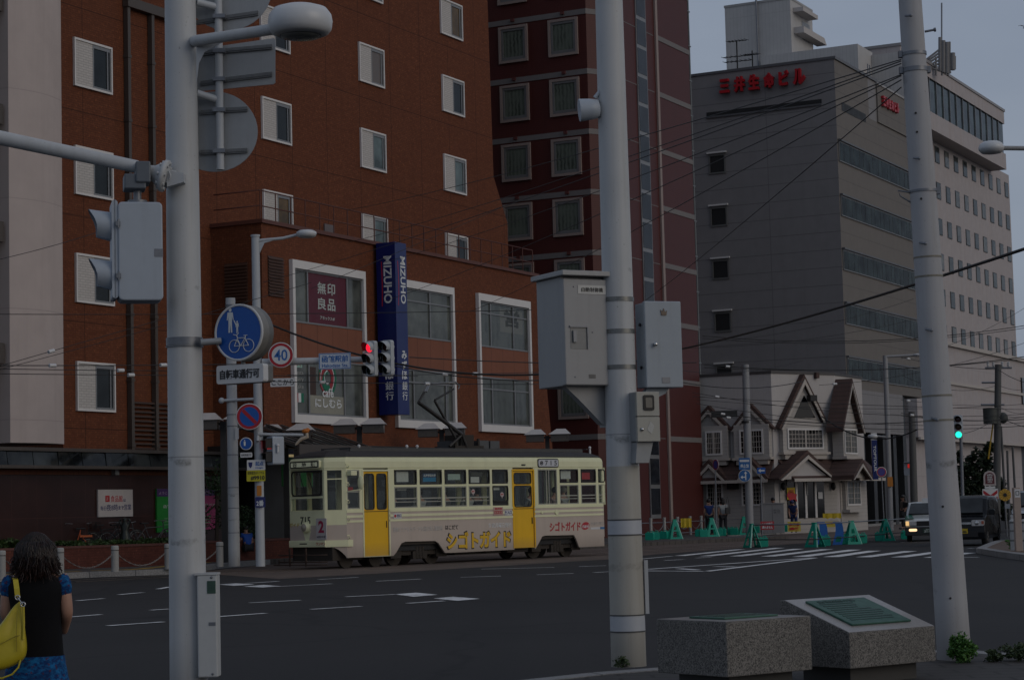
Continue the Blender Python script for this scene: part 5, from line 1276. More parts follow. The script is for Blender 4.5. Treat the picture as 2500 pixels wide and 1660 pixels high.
# ================================================================ TRAM
tr = thing('tram', 'pale cream and mauve tram car with yellow doors standing at the stop', 'tram', FT)
def creammat(name, col, var=.04):
    t = NT(name); X = t.xyz()
    c = t.mix(t.ramp(t.noise(1.4, 5), .3, .7), sc(col, 1-var), sc(col, 1+var))
    mp_ = t.n('ShaderNodeMapping', Scale=(3, 3, .3)); t.l(t.obj(), mp_.inputs[0])
    c = t.mix(t.ramp(t.noise(1.0, 6, mp_.outputs[0]), .5, .8, 0, .3), c, sc(col, .68))
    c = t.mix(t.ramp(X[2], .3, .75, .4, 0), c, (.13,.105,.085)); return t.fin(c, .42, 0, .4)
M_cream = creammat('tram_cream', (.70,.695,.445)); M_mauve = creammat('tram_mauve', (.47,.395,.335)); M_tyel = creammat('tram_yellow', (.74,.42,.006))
M_troof = P('tram_roof', (.045,.042,.042), .7, 0, .2, 1.5, 0, .3, .4); M_under = P('tram_underframe', (.035,.028,.022), .8, .1, .3, 4)
M_trub = P('window_rubber', (.010,.010,.010), .5, 0, .1)
def tglass():
    t = NT('tram_glass'); tr_ = t.t.nodes.new('ShaderNodeBsdfTransparent'); tr_.inputs[0].default_value = (.93,.95,.93,1)
    gl = t.t.nodes.new('ShaderNodeBsdfGlossy'); gl.inputs['Roughness'].default_value = .03; gl.inputs[0].default_value = (.8,.85,.9,1)
    mx_ = t.t.nodes.new('ShaderNodeMixShader'); mx_.inputs[0].default_value = .02
    t.l(tr_.outputs[0], mx_.inputs[1]); t.l(gl.outputs[0], mx_.inputs[2])
    t.l(mx_.outputs[0], t.t.nodes['Material Output'].inputs[0]); return t.m
M_tglass = tglass()
z5 = lambda x, y: (680+x/2.779, 1060+y/2.779)
TX = lambda zx, zy=350: FT.at(*z5(zx, zy))[0]
TZ = lambda zx, zy: FT.at(*z5(zx, zy))[1]
LT = TX(2228); WD = 2.32
zBelt = TZ(860, 508); zLow = TZ(860, 612); zWT = TZ(860, 240); zWM = TZ(860, 349); zWB = TZ(860, 497); zRoof = TZ(860, 152); zSk = .31
zHead = zWT+.05
# plan outline with a faceted nose at both ends
plan = [(.22, 0), (LT-.22, 0), (LT+.28, .40), (LT+.28, WD-.40), (LT-.22, WD), (.22, WD), (-.28, WD-.40), (-.28, .40)]
def loft(mb, rings, cap=True):
    vs = []; n = len(plan); cx, cy = LT/2, WD/2
    for ins, z in rings:
        for x, y in plan: vs.append((cx+(x-cx)*(1-ins/(LT/2)), cy+(y-cy)*(1-ins/(WD/2)), z))
    fs = []
    for i in range(len(rings)-1):
        for k in range(n): fs.append((i*n+k, i*n+(k+1) % n, (i+1)*n+(k+1) % n, (i+1)*n+k))
    if cap: fs += [tuple(range(n-1, -1, -1)), tuple(range((len(rings)-1)*n, len(rings)*n))]
    return mb.add(vs, fs)
mb = MB(); loft(mb, [(.0, zHead), (.0, zRoof-.14), (.03, zRoof-.04), (.09, zRoof)]); mb.build('upper_body', M_cream, tr, .02)
mb = MB(); loft(mb, [(.06, zRoof+.002), (.12, zRoof+.06), (.35, zRoof+.15), (.7, zRoof+.22), (1.0, zRoof+.24)]); mb.build('roof', M_troof, tr)
mb = MB().box(.3, LT-.3, .08, WD-.08, .62, .70); mb.build('floor', M_under, tr)
mb = MB().box(.2, LT-.2, .12, WD-.12, zHead-.06, zHead-.002); mb.build('ceiling', P('tram_ceiling', (.25,.25,.22), .6), tr)
# near side: bodywork built round real openings
side = MB()
doors = [(TX(575), TX(745), TZ(660, 250), TZ(660, 818)), (TX(1590), TX(1730), TZ(1660, 247), TZ(1660, 769))]
wins = [(TX(465), TX(550), 'plain'), (TX(785), TX(940), 'two'), (TX(958), TX(1110), 'two'), (TX(1127), TX(1275), 'two'), (TX(1290), TX(1435), 'two'), (TX(1450), TX(1558), 'round'),
        (TX(1760), TX(1890), 'slide'), (TX(1908), TX(2035), 'two'), (TX(2052), TX(2155), 'two'), (TX(2170), TX(2216), 'two')]
ops = sorted([(a, b, 'd', None) for a, b, _, _ in doors]+[(a, b, 'w', k) for a, b, k in wins])
x = .22
up = MB()
for a, b, t_, k in ops:
    up.box(x, a, 0, .06, zBelt+.001, zHead-.001)
    if t_ == 'w':
        up.box(a, b, 0, .06, zBelt+.001, zWB); up.box(a, b, 0, .06, zWT, zHead-.001)
        if k in ('two', 'round'): up.box(a, b, -.006, .055, zWM-.03, zWM+.03)
    x = b
up.box(x, LT-.22, 0, .06, zBelt+.001, zHead-.001); up.build('side_panel', M_cream, tr)
# lower side with wheel-arch cut-outs, split at the doors
def low_outline():
    pts = [(.22, zBelt)]
    raw = ((425, 828), (437, 841), (780, 829), (800, 800), (835, 737), (862, 727), (1062, 722), (1085, 735), (1130, 803), (1170, 803), (1590, 782), (1745, 775), (1765, 740), (1790, 692), (1812, 686), (2005, 682), (2020, 710), (2040, 768), (2226, 758))
    return [(TX(zx, zy), TZ(zx, zy)) for zx, zy in raw]
lo = low_outline()
lo = [(x, max(zSk, min(z, zBelt-.3))) for x, z in lo]
dz = [(d[0], d[1]) for d in doors]
def seg(x0, x1):
    """lower panel between two x values"""
    def zat(x):
        for (xa, za_), (xb_, zb_) in zip(lo, lo[1:]):
            if xa <= x <= xb_: return za_+(zb_-za_)*(x-xa)/max(xb_-xa, 1e-6)
        return lo[0][1] if x < lo[0][0] else lo[-1][1]
    xs = sorted([x0, x1]+[p[0] for p in lo if x0 < p[0] < x1])
    return [(x, zat(x)) for x in xs]
zS0 = TZ(860, 600)
for x0, x1 in ((.22, dz[0][0]), (dz[0][1], dz[1][0]), (dz[1][1], LT-.22)):
    bot = seg(x0, x1)
    mb = MB()
    for (xa, za_), (xb_, zb_) in zip(bot, bot[1:]): mb.xz([(xa, za_), (xb_, zb_), (xb_, zS0), (xa, zS0)], .001, .06)
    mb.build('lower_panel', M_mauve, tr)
    mb = MB().box(x0, x1, 0, .06, zS0+.001, zBelt); mb.build('belt_panel', M_mauve, tr)
    mb = MB()
    for k, (q0, q1) in enumerate(((0, .16), (.34, .52), (.70, .86))):
        z0, z1b = zBelt-(zBelt-zS0)*q1, zBelt-(zBelt-zS0)*q0
        mb.box(x0 if k == 0 else x0, x1, -.012, -.0005, z0, z1b)
    mb.build('belt_stripe', M_cream, tr)
# far side, roughly the same, with its own openings
mb = MB(); x = .22
for a, b, t_, k in ops:
    mb.box(x, a, WD-.06, WD, zSk+.3, zHead-.001); mb.box(a, b, WD-.06, WD, zSk+.3, zWB); mb.box(a, b, WD-.06, WD, zWT, zHead-.001); x = b
mb.box(x, LT-.22, WD-.06, WD, zSk+.3, zHead-.001); mb.build('far_side', M_cream, tr)
mb = MB().box(.3, LT-.3, WD-.045, WD-.035, zWB-.02, zWT+.02); mb.build('far_glazing', M_tglass, tr)
# windows
for a, b, k in wins:
    if k == 'two':
        mb = MB().ring(a+.01, b-.01, zWM+.035, zWT-.005, .035, -.014, .03, .09); w = mb.build('window', M_trub, tr)
        mb = MB().box(a+.03, b-.03, .012, .018, zWM+.05, zWT-.02); mb.build('upper_pane', M_tglass, w)
        mb = MB().frame(a+.004, b-.004, zWB+.002, zWM-.034, .03, .0, .05); zz = zWB+(zWM-zWB)*.42; mb.box(a+.034, b-.034, .012, .045, zz-.018, zz+.018); mb.box(a+.034, b-.034, .02, .05, zWB+.16, zWB+.185); mb.build('sash', P('sash_alu', (.30,.30,.25), .4, .3), w)
        mb = MB().box(a+.03, b-.03, .03, .034, zWB+.02, zWM-.05); mb.build('lower_pane', M_tglass, w)
    elif k == 'round':
        mb = MB().ring(a+.005, b-.005, zWM+.035, zWT-.005, .035, -.014, .03, .09); mb.ring(a+.005, b-.005, zWB+.12, zWM-.032, .035, -.014, .03, .09); mb.box(a, b, .031, .058, zWB, zWB+.13); w = mb.build('window', M_trub, tr)
        mb = MB().box(a+.03, b-.03, .012, .018, zWB+.14, zWT-.02); mb.build('pane', M_tglass, w)
    else:
        mb = MB().frame(a+.003, b-.003, zWB+.003, zWT-.003, .03, .0, .05); n = 2 if k == 'slide' else 1
        if n == 2:
            for q in (.45, .58): mb.box(a+(b-a)*q-.018, a+(b-a)*q+.018, .005, .055, zWB+.03, zWT-.03)
        else: mb.box(a+.03, b-.03, .01, .05, zWB+(zWT-zWB)*.42, zWB+(zWT-zWB)*.46)
        w = mb.build('window', P('sash_alu', (.30,.30,.25)), tr)
        mb = MB().box(a+.03, b-.03, .02, .026, zWB+.03, zWT-.03); mb.build('pane', M_tglass, w)
# papers and stickers seen in the windows
def paper(q, x0, x1, z0, z1_, mat, y=.075): mb = MB().box(q[0]+(q[1]-q[0])*x0, q[0]+(q[1]-q[0])*x1, y, y+.004, zWB+(zWT-zWB)*z0, zWB+(zWT-zWB)*z1_); return mb.build('window_notice', mat, tr)
M_pap = P('paper', (.50,.50,.47), .7); M_pap2 = P('paper_mint', (.34,.42,.38), .7)
paper(wins[1], .18, .70, .68, .96, M_pap); paper(wins[1], .18, .60, .45, .57, P('paper_grey', (.22,.22,.21), .7))
paper(wins[2], .22, .80, .68, .90, P('paper_blue', (.004,.04,.13), .5)); paper(wins[2], .22, .80, .68, .79, P('paper_cyan', (.0,.17,.35), .5), .07)
a, b, _ = wins[2]; write('lettering', '北海学園大学', a+(b-a)*.24, a+(b-a)*.78, zWB+(zWT-zWB)*.81, zWB+(zWT-zWB)*.88, .06, M_ltext, tr, .02)
paper(wins[3], .24, .80, .72, .88, M_pap2); paper(wins[4], .18, .58, .62, .80, M_pap); paper(wins[4], .2, .75, .82, .93, P('paper_dark', (.05,.05,.04), .7))
paper(wins[7], .12, .68, .72, .97, M_pap); paper(wins[8], .16, .72, .70, .90, P('paper_red', (.35,.01,.015), .6)); paper(wins[5], .05, .55, .43, .56, M_pap)
paper(wins[0], .05, .6, .42, .56, P('paper_red', (.35,.01,.015)))
for zx, zy in ((1320, 388), (1516, 408)):
    x, z = FT.at(*z5(zx, zy)); mb = MB().xz([(x+.085*math.cos(i*.2618), z+.075*math.sin(i*.2618)) for i in range(24)]+[], -.004, .0); mb.xz([(x-.03, z-.06), (x+.03, z-.06), (x, z-.13)], -.004, .0); s_ = mb.build('round_sticker', P('sticker_pink', (.45,.36,.34), .5), tr)
    write('lettering', '乗降中', x-.06, x+.06, z-.015, z+.025, -.008, M_rtext, s_, .02)
# doors
for i, (a, b, zt, zb) in enumerate(doors):
    zb = zSk-.0 if i == 0 else TZ(1660, 769)
    zb = max(.30, zb)
    mb = MB()
    mid = (a+b)/2; zw0, zw1 = (TZ(660, 508), TZ(660, 268)) if i == 0 else (TZ(1660, 490), TZ(1660, 262))
    mb.box(a+.01, b-.01, .03, .055, zb, zw0); mb.box(a+.01, b-.01, .03, .055, zw1, zt-.01)
    if i == 0:
        for x0, x1 in ((a+.01, a+.07), (mid-.06, mid+.06), (b-.07, b-.01)): mb.box(x0, x1, .03, .055, zw0, zw1)
        panes = [(a+.07, mid-.06, zw0, zw1), (mid+.06, b-.07, zw0, zw1)]
    else:
        zm = TZ(1660, 342)
        for x0, x1 in ((a+.01, a+.09), (b-.09, b-.01)): mb.box(x0, x1, .03, .055, zw0, zw1)
        mb.box(a+.09, b-.09, .03, .055, zm-.035, zm+.035); panes = [(a+.09, b-.09, zw0, zm-.035), (a+.09, b-.09, zm+.035, zw1)]
    mb.box(a+.01, b-.01, .024, .03, zw0-.05, zw0-.035)
    d = mb.build('door', M_tyel, tr)
    mb = MB().frame(a-.045, b+.045, zb, zt+.05, .05, -.012, .02, .02); mb.build('door_surround', M_tyel if i == 1 else M_cream, d)
    for q in panes:
        mb = MB().ring(q[0]-.015, q[1]+.015, q[2]-.015, q[3]+.015, .03, .016, .03, .10); p_ = mb.build('pane_rubber', M_trub, d)
        mb = MB().box(q[0], q[1], .038, .043, q[2], q[3]); mb.build('door_pane', M_tglass, d)
    mb = MB().box(b-.09 if i == 0 else b-.1, b-.07, .01, .029, zw0-.55, zw0-.35); mb.box(a+.02, b-.02, .022, .0295, zw0-.07, zw0-.055); mb.build('door_handle', M_black, d)
# nose and tail panels
def face_panel(p, q, z0, z1_, mat, name='nose_panel', th=.05, par=tr, off=0):
    p, q = Vector((*p, 0)), Vector((*q, 0)); d = (q-p).normalized(); n_ = Vector((d.y, -d.x, 0))
    mb = MB(); o = n_*off
    mb.prism([(p.x+o.x, p.y+o.y, z0), (q.x+o.x, q.y+o.y, z0), (q.x+o.x, q.y+o.y, z1_), (p.x+o.x, p.y+o.y, z1_)], (-n_.x*th, -n_.y*th, 0)); return mb.build(name, mat, par)
N0, N1, N2, N3 = (-.28, WD-.40), (-.28, .40), (.22, 0), (.22, WD)
lerp = lambda p, q, t: (p[0]+(q[0]-p[0])*t, p[1]+(q[1]-p[1])*t)
zB0 = .72
for (p, q) in ((N0, N1), (N1, N2), (N3, N0)):
    face_panel(p, q, zS0, zBelt+.0, M_cream if (p, q) != 0 else M_cream, 'nose_upper'); face_panel(p, q, zB0-.08, zS0-.001, M_mauve, 'nose_lower')
    face_panel(p, q, zBelt+.001, zWB-.02, M_cream, 'nose_sill')
face_panel(N0, N1, zWT+.02, zHead+.001, M_cream, 'nose_header'); face_panel(N1, N2, zWT+.0, zHead+.001, M_cream, 'nose_header'); face_panel(N3, N0, zWT, zHead+.001, M_cream, 'nose_header')
for p, q, t0, t1 in ((N0, N1, 0, .045), (N0, N1, .955, 1), (N1, N2, 0, .14), (N1, N2, .80, 1), (N3, N0, 0, .14), (N3, N0, .85, 1)):
    face_panel(lerp(p, q, t0), lerp(p, q, t1), zWB-.019, zWT+.019, M_cream, 'nose_pillar')
zbar = TZ(200, 430)+.02
face_panel(lerp(N0, N1, .045), lerp(N0, N1, .955), zbar-.03, zbar+.03, M_cream, 'nose_bar'); face_panel(lerp(N1, N2, .14), lerp(N1, N2, .80), zWB+(zWT-zWB)*.76, zWB+(zWT-zWB)*.79, M_cream, 'nose_bar')
face_panel(lerp(N0, N1, .045), lerp(N0, N1, .955), zWB-.01, zWT+.01, M_tglass, 'windscreen', .006, tr, -.03); face_panel(lerp(N1, N2, .14), lerp(N1, N2, .80), zWB-.01, zWT, M_tglass, 'quarter_light', .006, tr, -.03); face_panel(lerp(N3, N0, .14), lerp(N3, N0, .85), zWB-.01, zWT, M_tglass, 'quarter_light', .006, tr, -.03)
def on_nose(mb, p=N1, q=N0):
    """turn something built facing -y so that it faces forward on the nose; local x runs to the viewer's right"""
    Mz = Matrix.Rotation(-math.pi/2, 4, 'Z'); Mz.translation = (p[0], WD/2, 0); return mb.xform(Mz)
mb = MB().ring(-.66, .66, zbar+.035, zWT+.015, .045, -.02, .0, .12); on_nose(mb).build('windscreen_rubber', M_trub, tr)
mb = MB().tube([(-.3, -.03, zWT), (-.05, -.03, zbar+.15)], .012, 5); mb.tube([(.02, -.03, zWT), (.3, -.03, zbar+.2)], .012, 5); on_nose(mb).build('wiper', M_black, tr)
# destination box
zd0, zd1 = TZ(190, 240)+.0, TZ(190, 178)+.0; zd0, zd1 = zHead+.02, zHead+.26
mb = MB().rrect(-.66, .66, zd0, zd1, -.09, -.002, .06); db = on_nose(mb).build('destination_box', M_cream, tr)
mb = MB().ring(-.62, .62, zd0+.02, zd1-.02, .035, -.10, -.091, .05); on_nose(mb).build('destination_rim', M_trub, db)
mb = MB().box(-.58, .58, -.095, -.0915, zd0+.05, zd1-.05); on_nose(mb).build('destination_blind', EM('lit_blind', (.62,.64,.46), .10), db)
for i, s in enumerate('谷地頭'): mb = MB(); x = -.50+i*.40; glyph_mb(mb, s, x, x+.2, zd0+.055, zd1-.055, -.099, .02); on_nose(mb).build('lettering', M_btext, db)
mb = MB(); glyph_mb(mb, '715', -.30, .14, zWB-.42, zWB-.20, -.004, .018); on_nose(mb).build('fleet_number', M_btext, tr)
zh = 1.22
mb = MB().lathe([(.17, 0), (.16, .05), (.145, .10), (.12, .13)], (0, 0, 0), (0, -1, 0), 24); mb.xform(Matrix.Translation((-.02, 0, zh))); h_ = on_nose(mb).build('headlamp', M_cream, tr)
mb = MB().lathe([(.115, .131), (.08, .16), (.001, .17)], (0, 0, 0), (0, -1, 0), 20); mb.xform(Matrix.Translation((-.02, 0, zh))); on_nose(mb).build('headlamp_lens', P('lamp_glass', (.30,.27,.22), .15), h_)
mb = MB().xz([(-.2, zh-.1), (.16, zh-.1), (-.02, zh-.55)], -.004, .0); on_nose(mb).build('nose_flash', M_cream, tr)
zn = .86
mb = MB().box(.42, .86, -.035, -.01, zn, zn+.62); rb = on_nose(mb).build('route_board', P('board_white', (.46,.42,.40)), tr)
mb = MB(); glyph_mb(mb, '2', .52, .76, zn+.2, zn+.55, -.042, .035); on_nose(mb).build('lettering', P('route_crimson', (.30,.008,.05), .5), rb)
mb = MB(); glyph_mb(mb, '函館市電', .46, .82, zn+.05, zn+.12, -.042, .0); on_nose(mb).build('lettering', P('route_grey', (.14,.13,.15), .5), rb)
mb = MB(); glyph_mb(mb, 'ガイド', -.78, -.34, zh+.02, zh+.14, -.003, .02); on_nose(mb).build('lettering', P('faded_yellow', (.42,.27,.02), .5), tr)
mb = MB().box(-.78, .80, -.045, .0, zB0-.08, zB0+.12); b_ = on_nose(mb).build('bumper', M_cream, tr, .015)
mb = MB().prism([(-.32, .38, zB0-.079), (.22, -.045, zB0-.079), (.42, -.045, zB0-.079), (.42, .0, zB0-.079), (.22, .0, zB0-.079), (-.27, .40, zB0-.079)], (0, 0, .195)); mb.build('bumper_corner', M_cream, tr)
mb = MB(); glyph_mb(mb, 'ワンマン', .42, .82, zB0-.03, zB0+.06, -.051, .02); on_nose(mb).build('lettering', M_rtext, b_)
mb = MB().box(-.3, .02, -.05, -.0455, zB0+.01, zB0+.04); on_nose(mb).build('bumper_slot', M_black, b_)
mb = MB()
for z in (.22, .42): mb.tube([(-.95, -.1, z), (-.9, -.35, z), (.9, -.35, z), (.95, -.1, z)], .018, 6)
for x in (-.4, .3): mb.box(x-.025, x+.025, -.37, -.33, .1, .62)
mb.tube([(-1.05, -.2, .14), (-1.0, -.45, .14), (1.0, -.45, .14), (1.05, -.2, .14)], .016, 6); mb.tube([(-1.05, -.2, .30), (-1.05, -.2, .14)], .016, 6); on_nose(mb).build('life_guard', P('guard_rust', (.05,.03,.022), .7, .3), tr)
mb = MB().box(-.1, .9, .3, WD-.3, .25, .64); mb.build('front_undergear', M_black, tr)
# skirt corner that sweeps down behind the nose
mb = MB(); pa, pb = Vector((-.28, .40, 0)), Vector((.22, 0, 0)); n_ = 8
q = [pa.lerp(pb, i/n_) for i in range(n_+1)]; zc = [zB0-.085-(zB0-.085-zSk)*(1-math.cos(math.pi/2*max(0, (i/n_-.15)/.85)))**1.3 for i in range(n_+1)]
for i in range(n_): mb.add([(q[i].x, q[i].y, zc[i]), (q[i+1].x, q[i+1].y, zc[i+1]), (q[i+1].x, q[i+1].y, zB0-.081), (q[i].x, q[i].y, zB0-.081)], [(0,1,2,3)])
mb.build('skirt_corner', M_mauve, tr)
# mirror, arm and camera by the driver's window, footstep brackets up the pillar
mb = MB(); a = FT.at(*z5(510, 330)); mb.lathe([(.001, -.02), (.09, -.015), (.1, .0), (.09, .02), (.001, .03)], (0, 0, 0), (-1, -.5, 0), 16); mb.xform(Matrix.Translation((a[0], -.30, a[1])) @ Matrix.Scale(2.1, 4, (0, 0, 1))); mi = mb.build('mirror', M_cream, tr)
mb = MB().tube([(a[0], -.3, a[1]-.2), (a[0]-.25, -.28, a[1]-.22), (a[0]-.28, 0, a[1]-.25)], .016, 6); mb.build('mirror_arm', M_cream, mi)
a = FT.at(*z5(478, 262)); mb = MB().box(a[0]-.1, a[0]+.14, -.2, -.001, a[1]-.08, a[1]+.06); mb.build('side_lamp', M_cream, tr, .015)
mb = MB(); 
for zy in (212, 337, 456, 574, 696): x, z = FT.at(*z5(424, zy)); x = .26; mb.torus((x, -.03, z), (1, 0, .2), .055, .017, 14, 6, 0, math.pi*1.3, (0, -1, 0)); mb.box(x-.05, x+.05, -.02, .0, z+.02, z+.05)
mb.build('climbing_step', M_cream, tr)
# bogies
for zx in (500, 960, 1880): pass
def wheelset(xc):
    mb = MB().box(xc-1.15, xc+1.15, .28, .36, .30, .50); mb.box(xc-.3, xc+.3, .2, .4, .18, .42); mb.box(xc-1.2, xc-.75, .24, .4, .22, .52); mb.box(xc+.75, xc+1.2, .24, .4, .22, .52)
    for dx in (-.22, 0, .22): mb.cyl((xc+dx*.6, .24, .2), (xc+dx*.6, .24, .55), .07, n=10)
    b = mb.build('bogie', M_under, tr, .01)
    for dx in (-.8, .8):
        for y in (.52, WD-.64): mb = MB().cyl((xc+dx, y, .33), (xc+dx, y+.12, .33), .33, n=28); mb.cyl((xc+dx, y-.03, .33), (xc+dx, y, .33), .13, n=16); mb.build('wheel', M_under, b)
xb1, xb2 = (TX(840)+TX(1120))/2-.0, (TX(1790)+TX(2030))/2
wheelset(xb1); wheelset(xb2)
mb = MB()
for x, w_ in ((TX(500), .6), (TX(1470), .45), (TX(1330), .7), (TX(1650), .5)): mb.box(x-w_, x+w_, .25, 1.9, .24, .62)
for x in (TX(500), TX(700)): mb.cyl((x, .32, .28), (x, .42, .28), .28, n=24)
mb.build('underframe_box', M_under, tr)
mb = MB().box(.4, LT-.3, .2, WD-.2, .45, .63); mb.build('underframe', M_black, tr)
# tail end
E0, E1, E2 = (LT-.22, 0), (LT+.28, .40), (LT+.28, WD-.40)
E3 = (LT-.22, WD)
for p, q in ((E0, E1), (E1, E2), (E2, E3)): face_panel(p, q, zB0-.1, zWB, M_mauve, 'tail_lower'); face_panel(p, q, zWT, zHead+.001, M_cream, 'tail_header'); face_panel(p, q, zWB+.001, zWT-.001, M_tglass, 'tail_glass', .006, tr, -.03); face_panel(p, lerp(p, q, .12), zWB+.001, zWT-.001, M_cream, 'tail_pillar')
# writing on the side
def tw_(s, zx0, zx1, zy0, zy1, mat, bold=.02, y=-.006, par=tr, skew=True):
    xa, xb_ = TX(zx0, zy1), TX(zx1, zy1); za_, zb_ = TZ((zx0+zx1)/2, zy1), TZ((zx0+zx1)/2, zy0); return write('lettering', s, xa, xb_, za_, zb_, y, mat, par, bold)
M_tyt = P('advert_yellow', (.62,.37,.008), .5)
tw_('シゴトガイド', 1137, 1583, 648, 778, M_black, .06, -.004); tw_('シゴトガイド', 1144, 1576, 657, 770, M_tyt, .045, -.010)
tw_('はこだて', 1132, 1218, 615, 645, M_btext, .02); tw_('毎週月曜日発行', 1424, 1580, 600, 632, M_ltext, .012)
M_fade = P('faded_white', (.46,.43,.40), .5)
tw_('道南エリアをカバーする総合求人情報誌', 776, 1112, 624, 658, M_fade, .015)
tw_('シゴトガイド', 1840, 2050, 592, 655, P('advert_red', (.38,.02,.03), .5), .032)
x, z = FT.at(*z5(2082, 620)); mb = MB().xz([(x+.20*math.cos(i*.2618)*(1.0), z+.125*math.sin(i*.2618)+.02*math.cos(i*.26)) for i in range(24)], -.006, -.001); nb = mb.build('round_badge', P('advert_red', (.38,.02,.03)), tr)
tw_('navi', 2062, 2103, 609, 634, M_ltext, .01, -.012, nb)
tw_('毎週月曜日', 2118, 2208, 592, 615, M_fade, .0)
x0, z0 = FT.at(*z5(2118, 645)); x1, z1_ = FT.at(*z5(2210, 627)); mb = MB().box(x0, x0+(x1-x0)*.66, -.006, -.001, z0, z1_); mb.build('web_strip', M_signwhite, tr); mb = MB().box(x0+(x1-x0)*.70, x1, -.006, -.001, z0, z1_); mb.build('web_button', P('web_blue', (.03,.15,.35), .5), tr)
def side_plate(name, zx0, zx1, zy0, zy1, mat, y=-.018): x0, z0 = FT.at(*z5(zx0, zy1)); x1, z1_ = FT.at(*z5(zx1, zy0)); mb = MB().box(x0, x1, y, -.013, z0, z1_); return mb.build(name, mat, tr), x0, x1, z0, z1_
o, x0, x1, z0, z1_ = side_plate('exit_plate', 778, 832, 534, 572, M_signwhite); w = x1-x0; h = z1_-z0
mb = MB().xz([(x0+w*.2+.045*math.cos(i*.4), z0+h*.5+.045*math.sin(i*.4)) for i in range(16)], -.023, -.019); mb.build('stop_dot', M_rtext, o); write('lettering', '出口', x0+w*.42, x0+w*.95, z0+h*.25, z0+h*.85, -.023, M_navy, o, .02)
o, x0, x1, z0, z1_ = side_plate('entry_plate', 1532, 1580, 514, 550, M_signwhite); w = x1-x0; h = z1_-z0
mb = MB().box(x0+w*.13, x0+w*.19, -.023, -.019, z0+h*.1, z0+h*.7); mb.xz([(x0+w*.04, z0+h*.6), (x0+w*.28, z0+h*.6), (x0+w*.16, z0+h*.95)], -.023, -.019); mb.build('arrow', M_navy, o); write('lettering', '入口', x0+w*.36, x0+w*.95, z0+h*.25, z0+h*.9, -.023, M_navy, o, .02)
o, x0, x1, z0, z1_ = side_plate('fare_plate', 1455, 1520, 492, 550, P('plate_pink', (.45,.30,.26), .5)); w = x1-x0; h = z1_-z0
write('lettering', '整理券', x0+w*.15, x0+w*.9, z0+h*.66, z0+h*.92, -.023, M_rtext, o, .02); mb = MB()
for k in range(4): mb.frame(x0+w*(.1+.21*k), x0+w*(.27+.21*k), z0+h*.18, z0+h*.55, .015, -.023, -.019)
mb.build('fare_boxes', M_rtext, o)
x0, z0 = FT.at(*z5(1757, 225)); x1, z1_ = FT.at(*z5(1897, 165))
mb = MB().rrect(x0, x1, z0, z1_, -.018, -.001, .08); o = mb.build('number_plate', M_black, tr); mb = MB().rrect(x0+.03, x1-.03, z0+.03, z1_-.03, -.024, -.0185, .06); mb.build('plate_face', P('plate_white', (.46,.47,.50), .5), o)
w = x1-x0; h = z1_-z0
write('lettering', '7 1 5', x0+w*.34, x0+w*.90, z0+h*.24, z0+h*.78, -.029, M_btext, o, .008)
mb = MB().torus((x0+w*.17, -.028, z0+h*.5), (0, 1, 0), h*.2, .014, 20, 5); mb.ball((x0+w*.17, -.028, z0+h*.5), h*.1, .008, h*.1, 8, 5); mb.build('round_crest', M_btext, o)
mb = MB(); x, z = FT.at(*z5(1660, 207)); mb.box(x-.09, x+.09, -.02, -.001, z-.02, z+.02); mb.build('door_lamp', M_black, tr)
for zx, zy, r_ in ((1785, 527, .055), (1885, 527, .085)): x, z = FT.at(*z5(zx, zy)); mb = MB().cyl((x, -.03, z), (x, 0, z), r_, n=20); mb.build('filler_cap', M_cream, tr)
# roof gear
zt = zRoof+.24
mb = MB()
for y in (.55, WD-.55): mb.box(.9, LT-.6, y-.03, y+.03, zt-.06, zt+.05)
for k in range(16): mb.box(.9+k*.72, .96+k*.72, .52, WD-.52, zt+.03, zt+.06)
mb.build('roof_walkway', P('walkway_grey', (.06,.06,.06), .7), tr)
mb = MB()
for zx0, zx1, h in ((1310, 1450, .24), (1505, 1640, .26)): x0, x1 = TX(zx0, 90), TX(zx1, 90); mb.box(x0, x0+(x1-x0)*.46, .9, 1.5, zt+.02, zt+.06+h); mb.box(x0+(x1-x0)*.54, x1, .9, 1.5, zt+.02, zt+.05+h)
mb.build('resistor_box', P('resistor_grey', (.075,.078,.08), .6), tr)
mb = MB()
for zx in (90, 640, 965, 1035, 2205): x = TX(zx, 110); mb.cyl((x, .6, zt-.1), (x, .6, zt+.09), .035, n=8); mb.ball((x, .6, zt+.1), .05, .05, .05, 8, 6)
mb.build('roof_insulator', M_signwhite, tr)
yc = WD/2
PG = lambda zx, zy, dy=0.0: (lambda q: V3(q[0], yc+dy, q[1]))(FT.at(*z4(zx, zy), yc+dy))
pg = MB(); s_ = .45
b0, b1 = PG(1650, 1505), PG(1780, 1480)
for dy in (-s_, s_):
    lo_, k_, tp_ = PG(1745, 1420, dy), PG(1450, 1200, dy*.95), PG(1520, 1078, dy*.8)
    pg.tube([lo_, k_], .065, 6); pg.tube([PG(1700, 1440, dy), PG(1560, 1190, dy*.9)], .045, 6); pg.tube([k_, tp_], .036, 6); pg.tube([PG(1560, 1185, dy*.9), PG(1690, 1110, dy*.7)], .034, 6)
    pg.tube([lo_, PG(1660, 1500, dy)], .05, 6); pg.tube([lo_, PG(1775, 1500, dy)], .05, 6)
for zx, zy in ((1450, 1200), (1560, 1190), (1700, 1440), (1745, 1420), (1620, 1330)): pg.tube([PG(zx, zy, -s_), PG(zx, zy, s_)], .03, 6)
pg.tube([PG(1745, 1420, -s_), PG(1540, 1270, s_)], .022, 5); pg.tube([PG(1745, 1420, s_), PG(1540, 1270, -s_)], .022, 5)
pgo = pg.build('pantograph', P('pantograph_metal', (.045,.042,.04), .5, .5, .2), tr)
mb = MB()
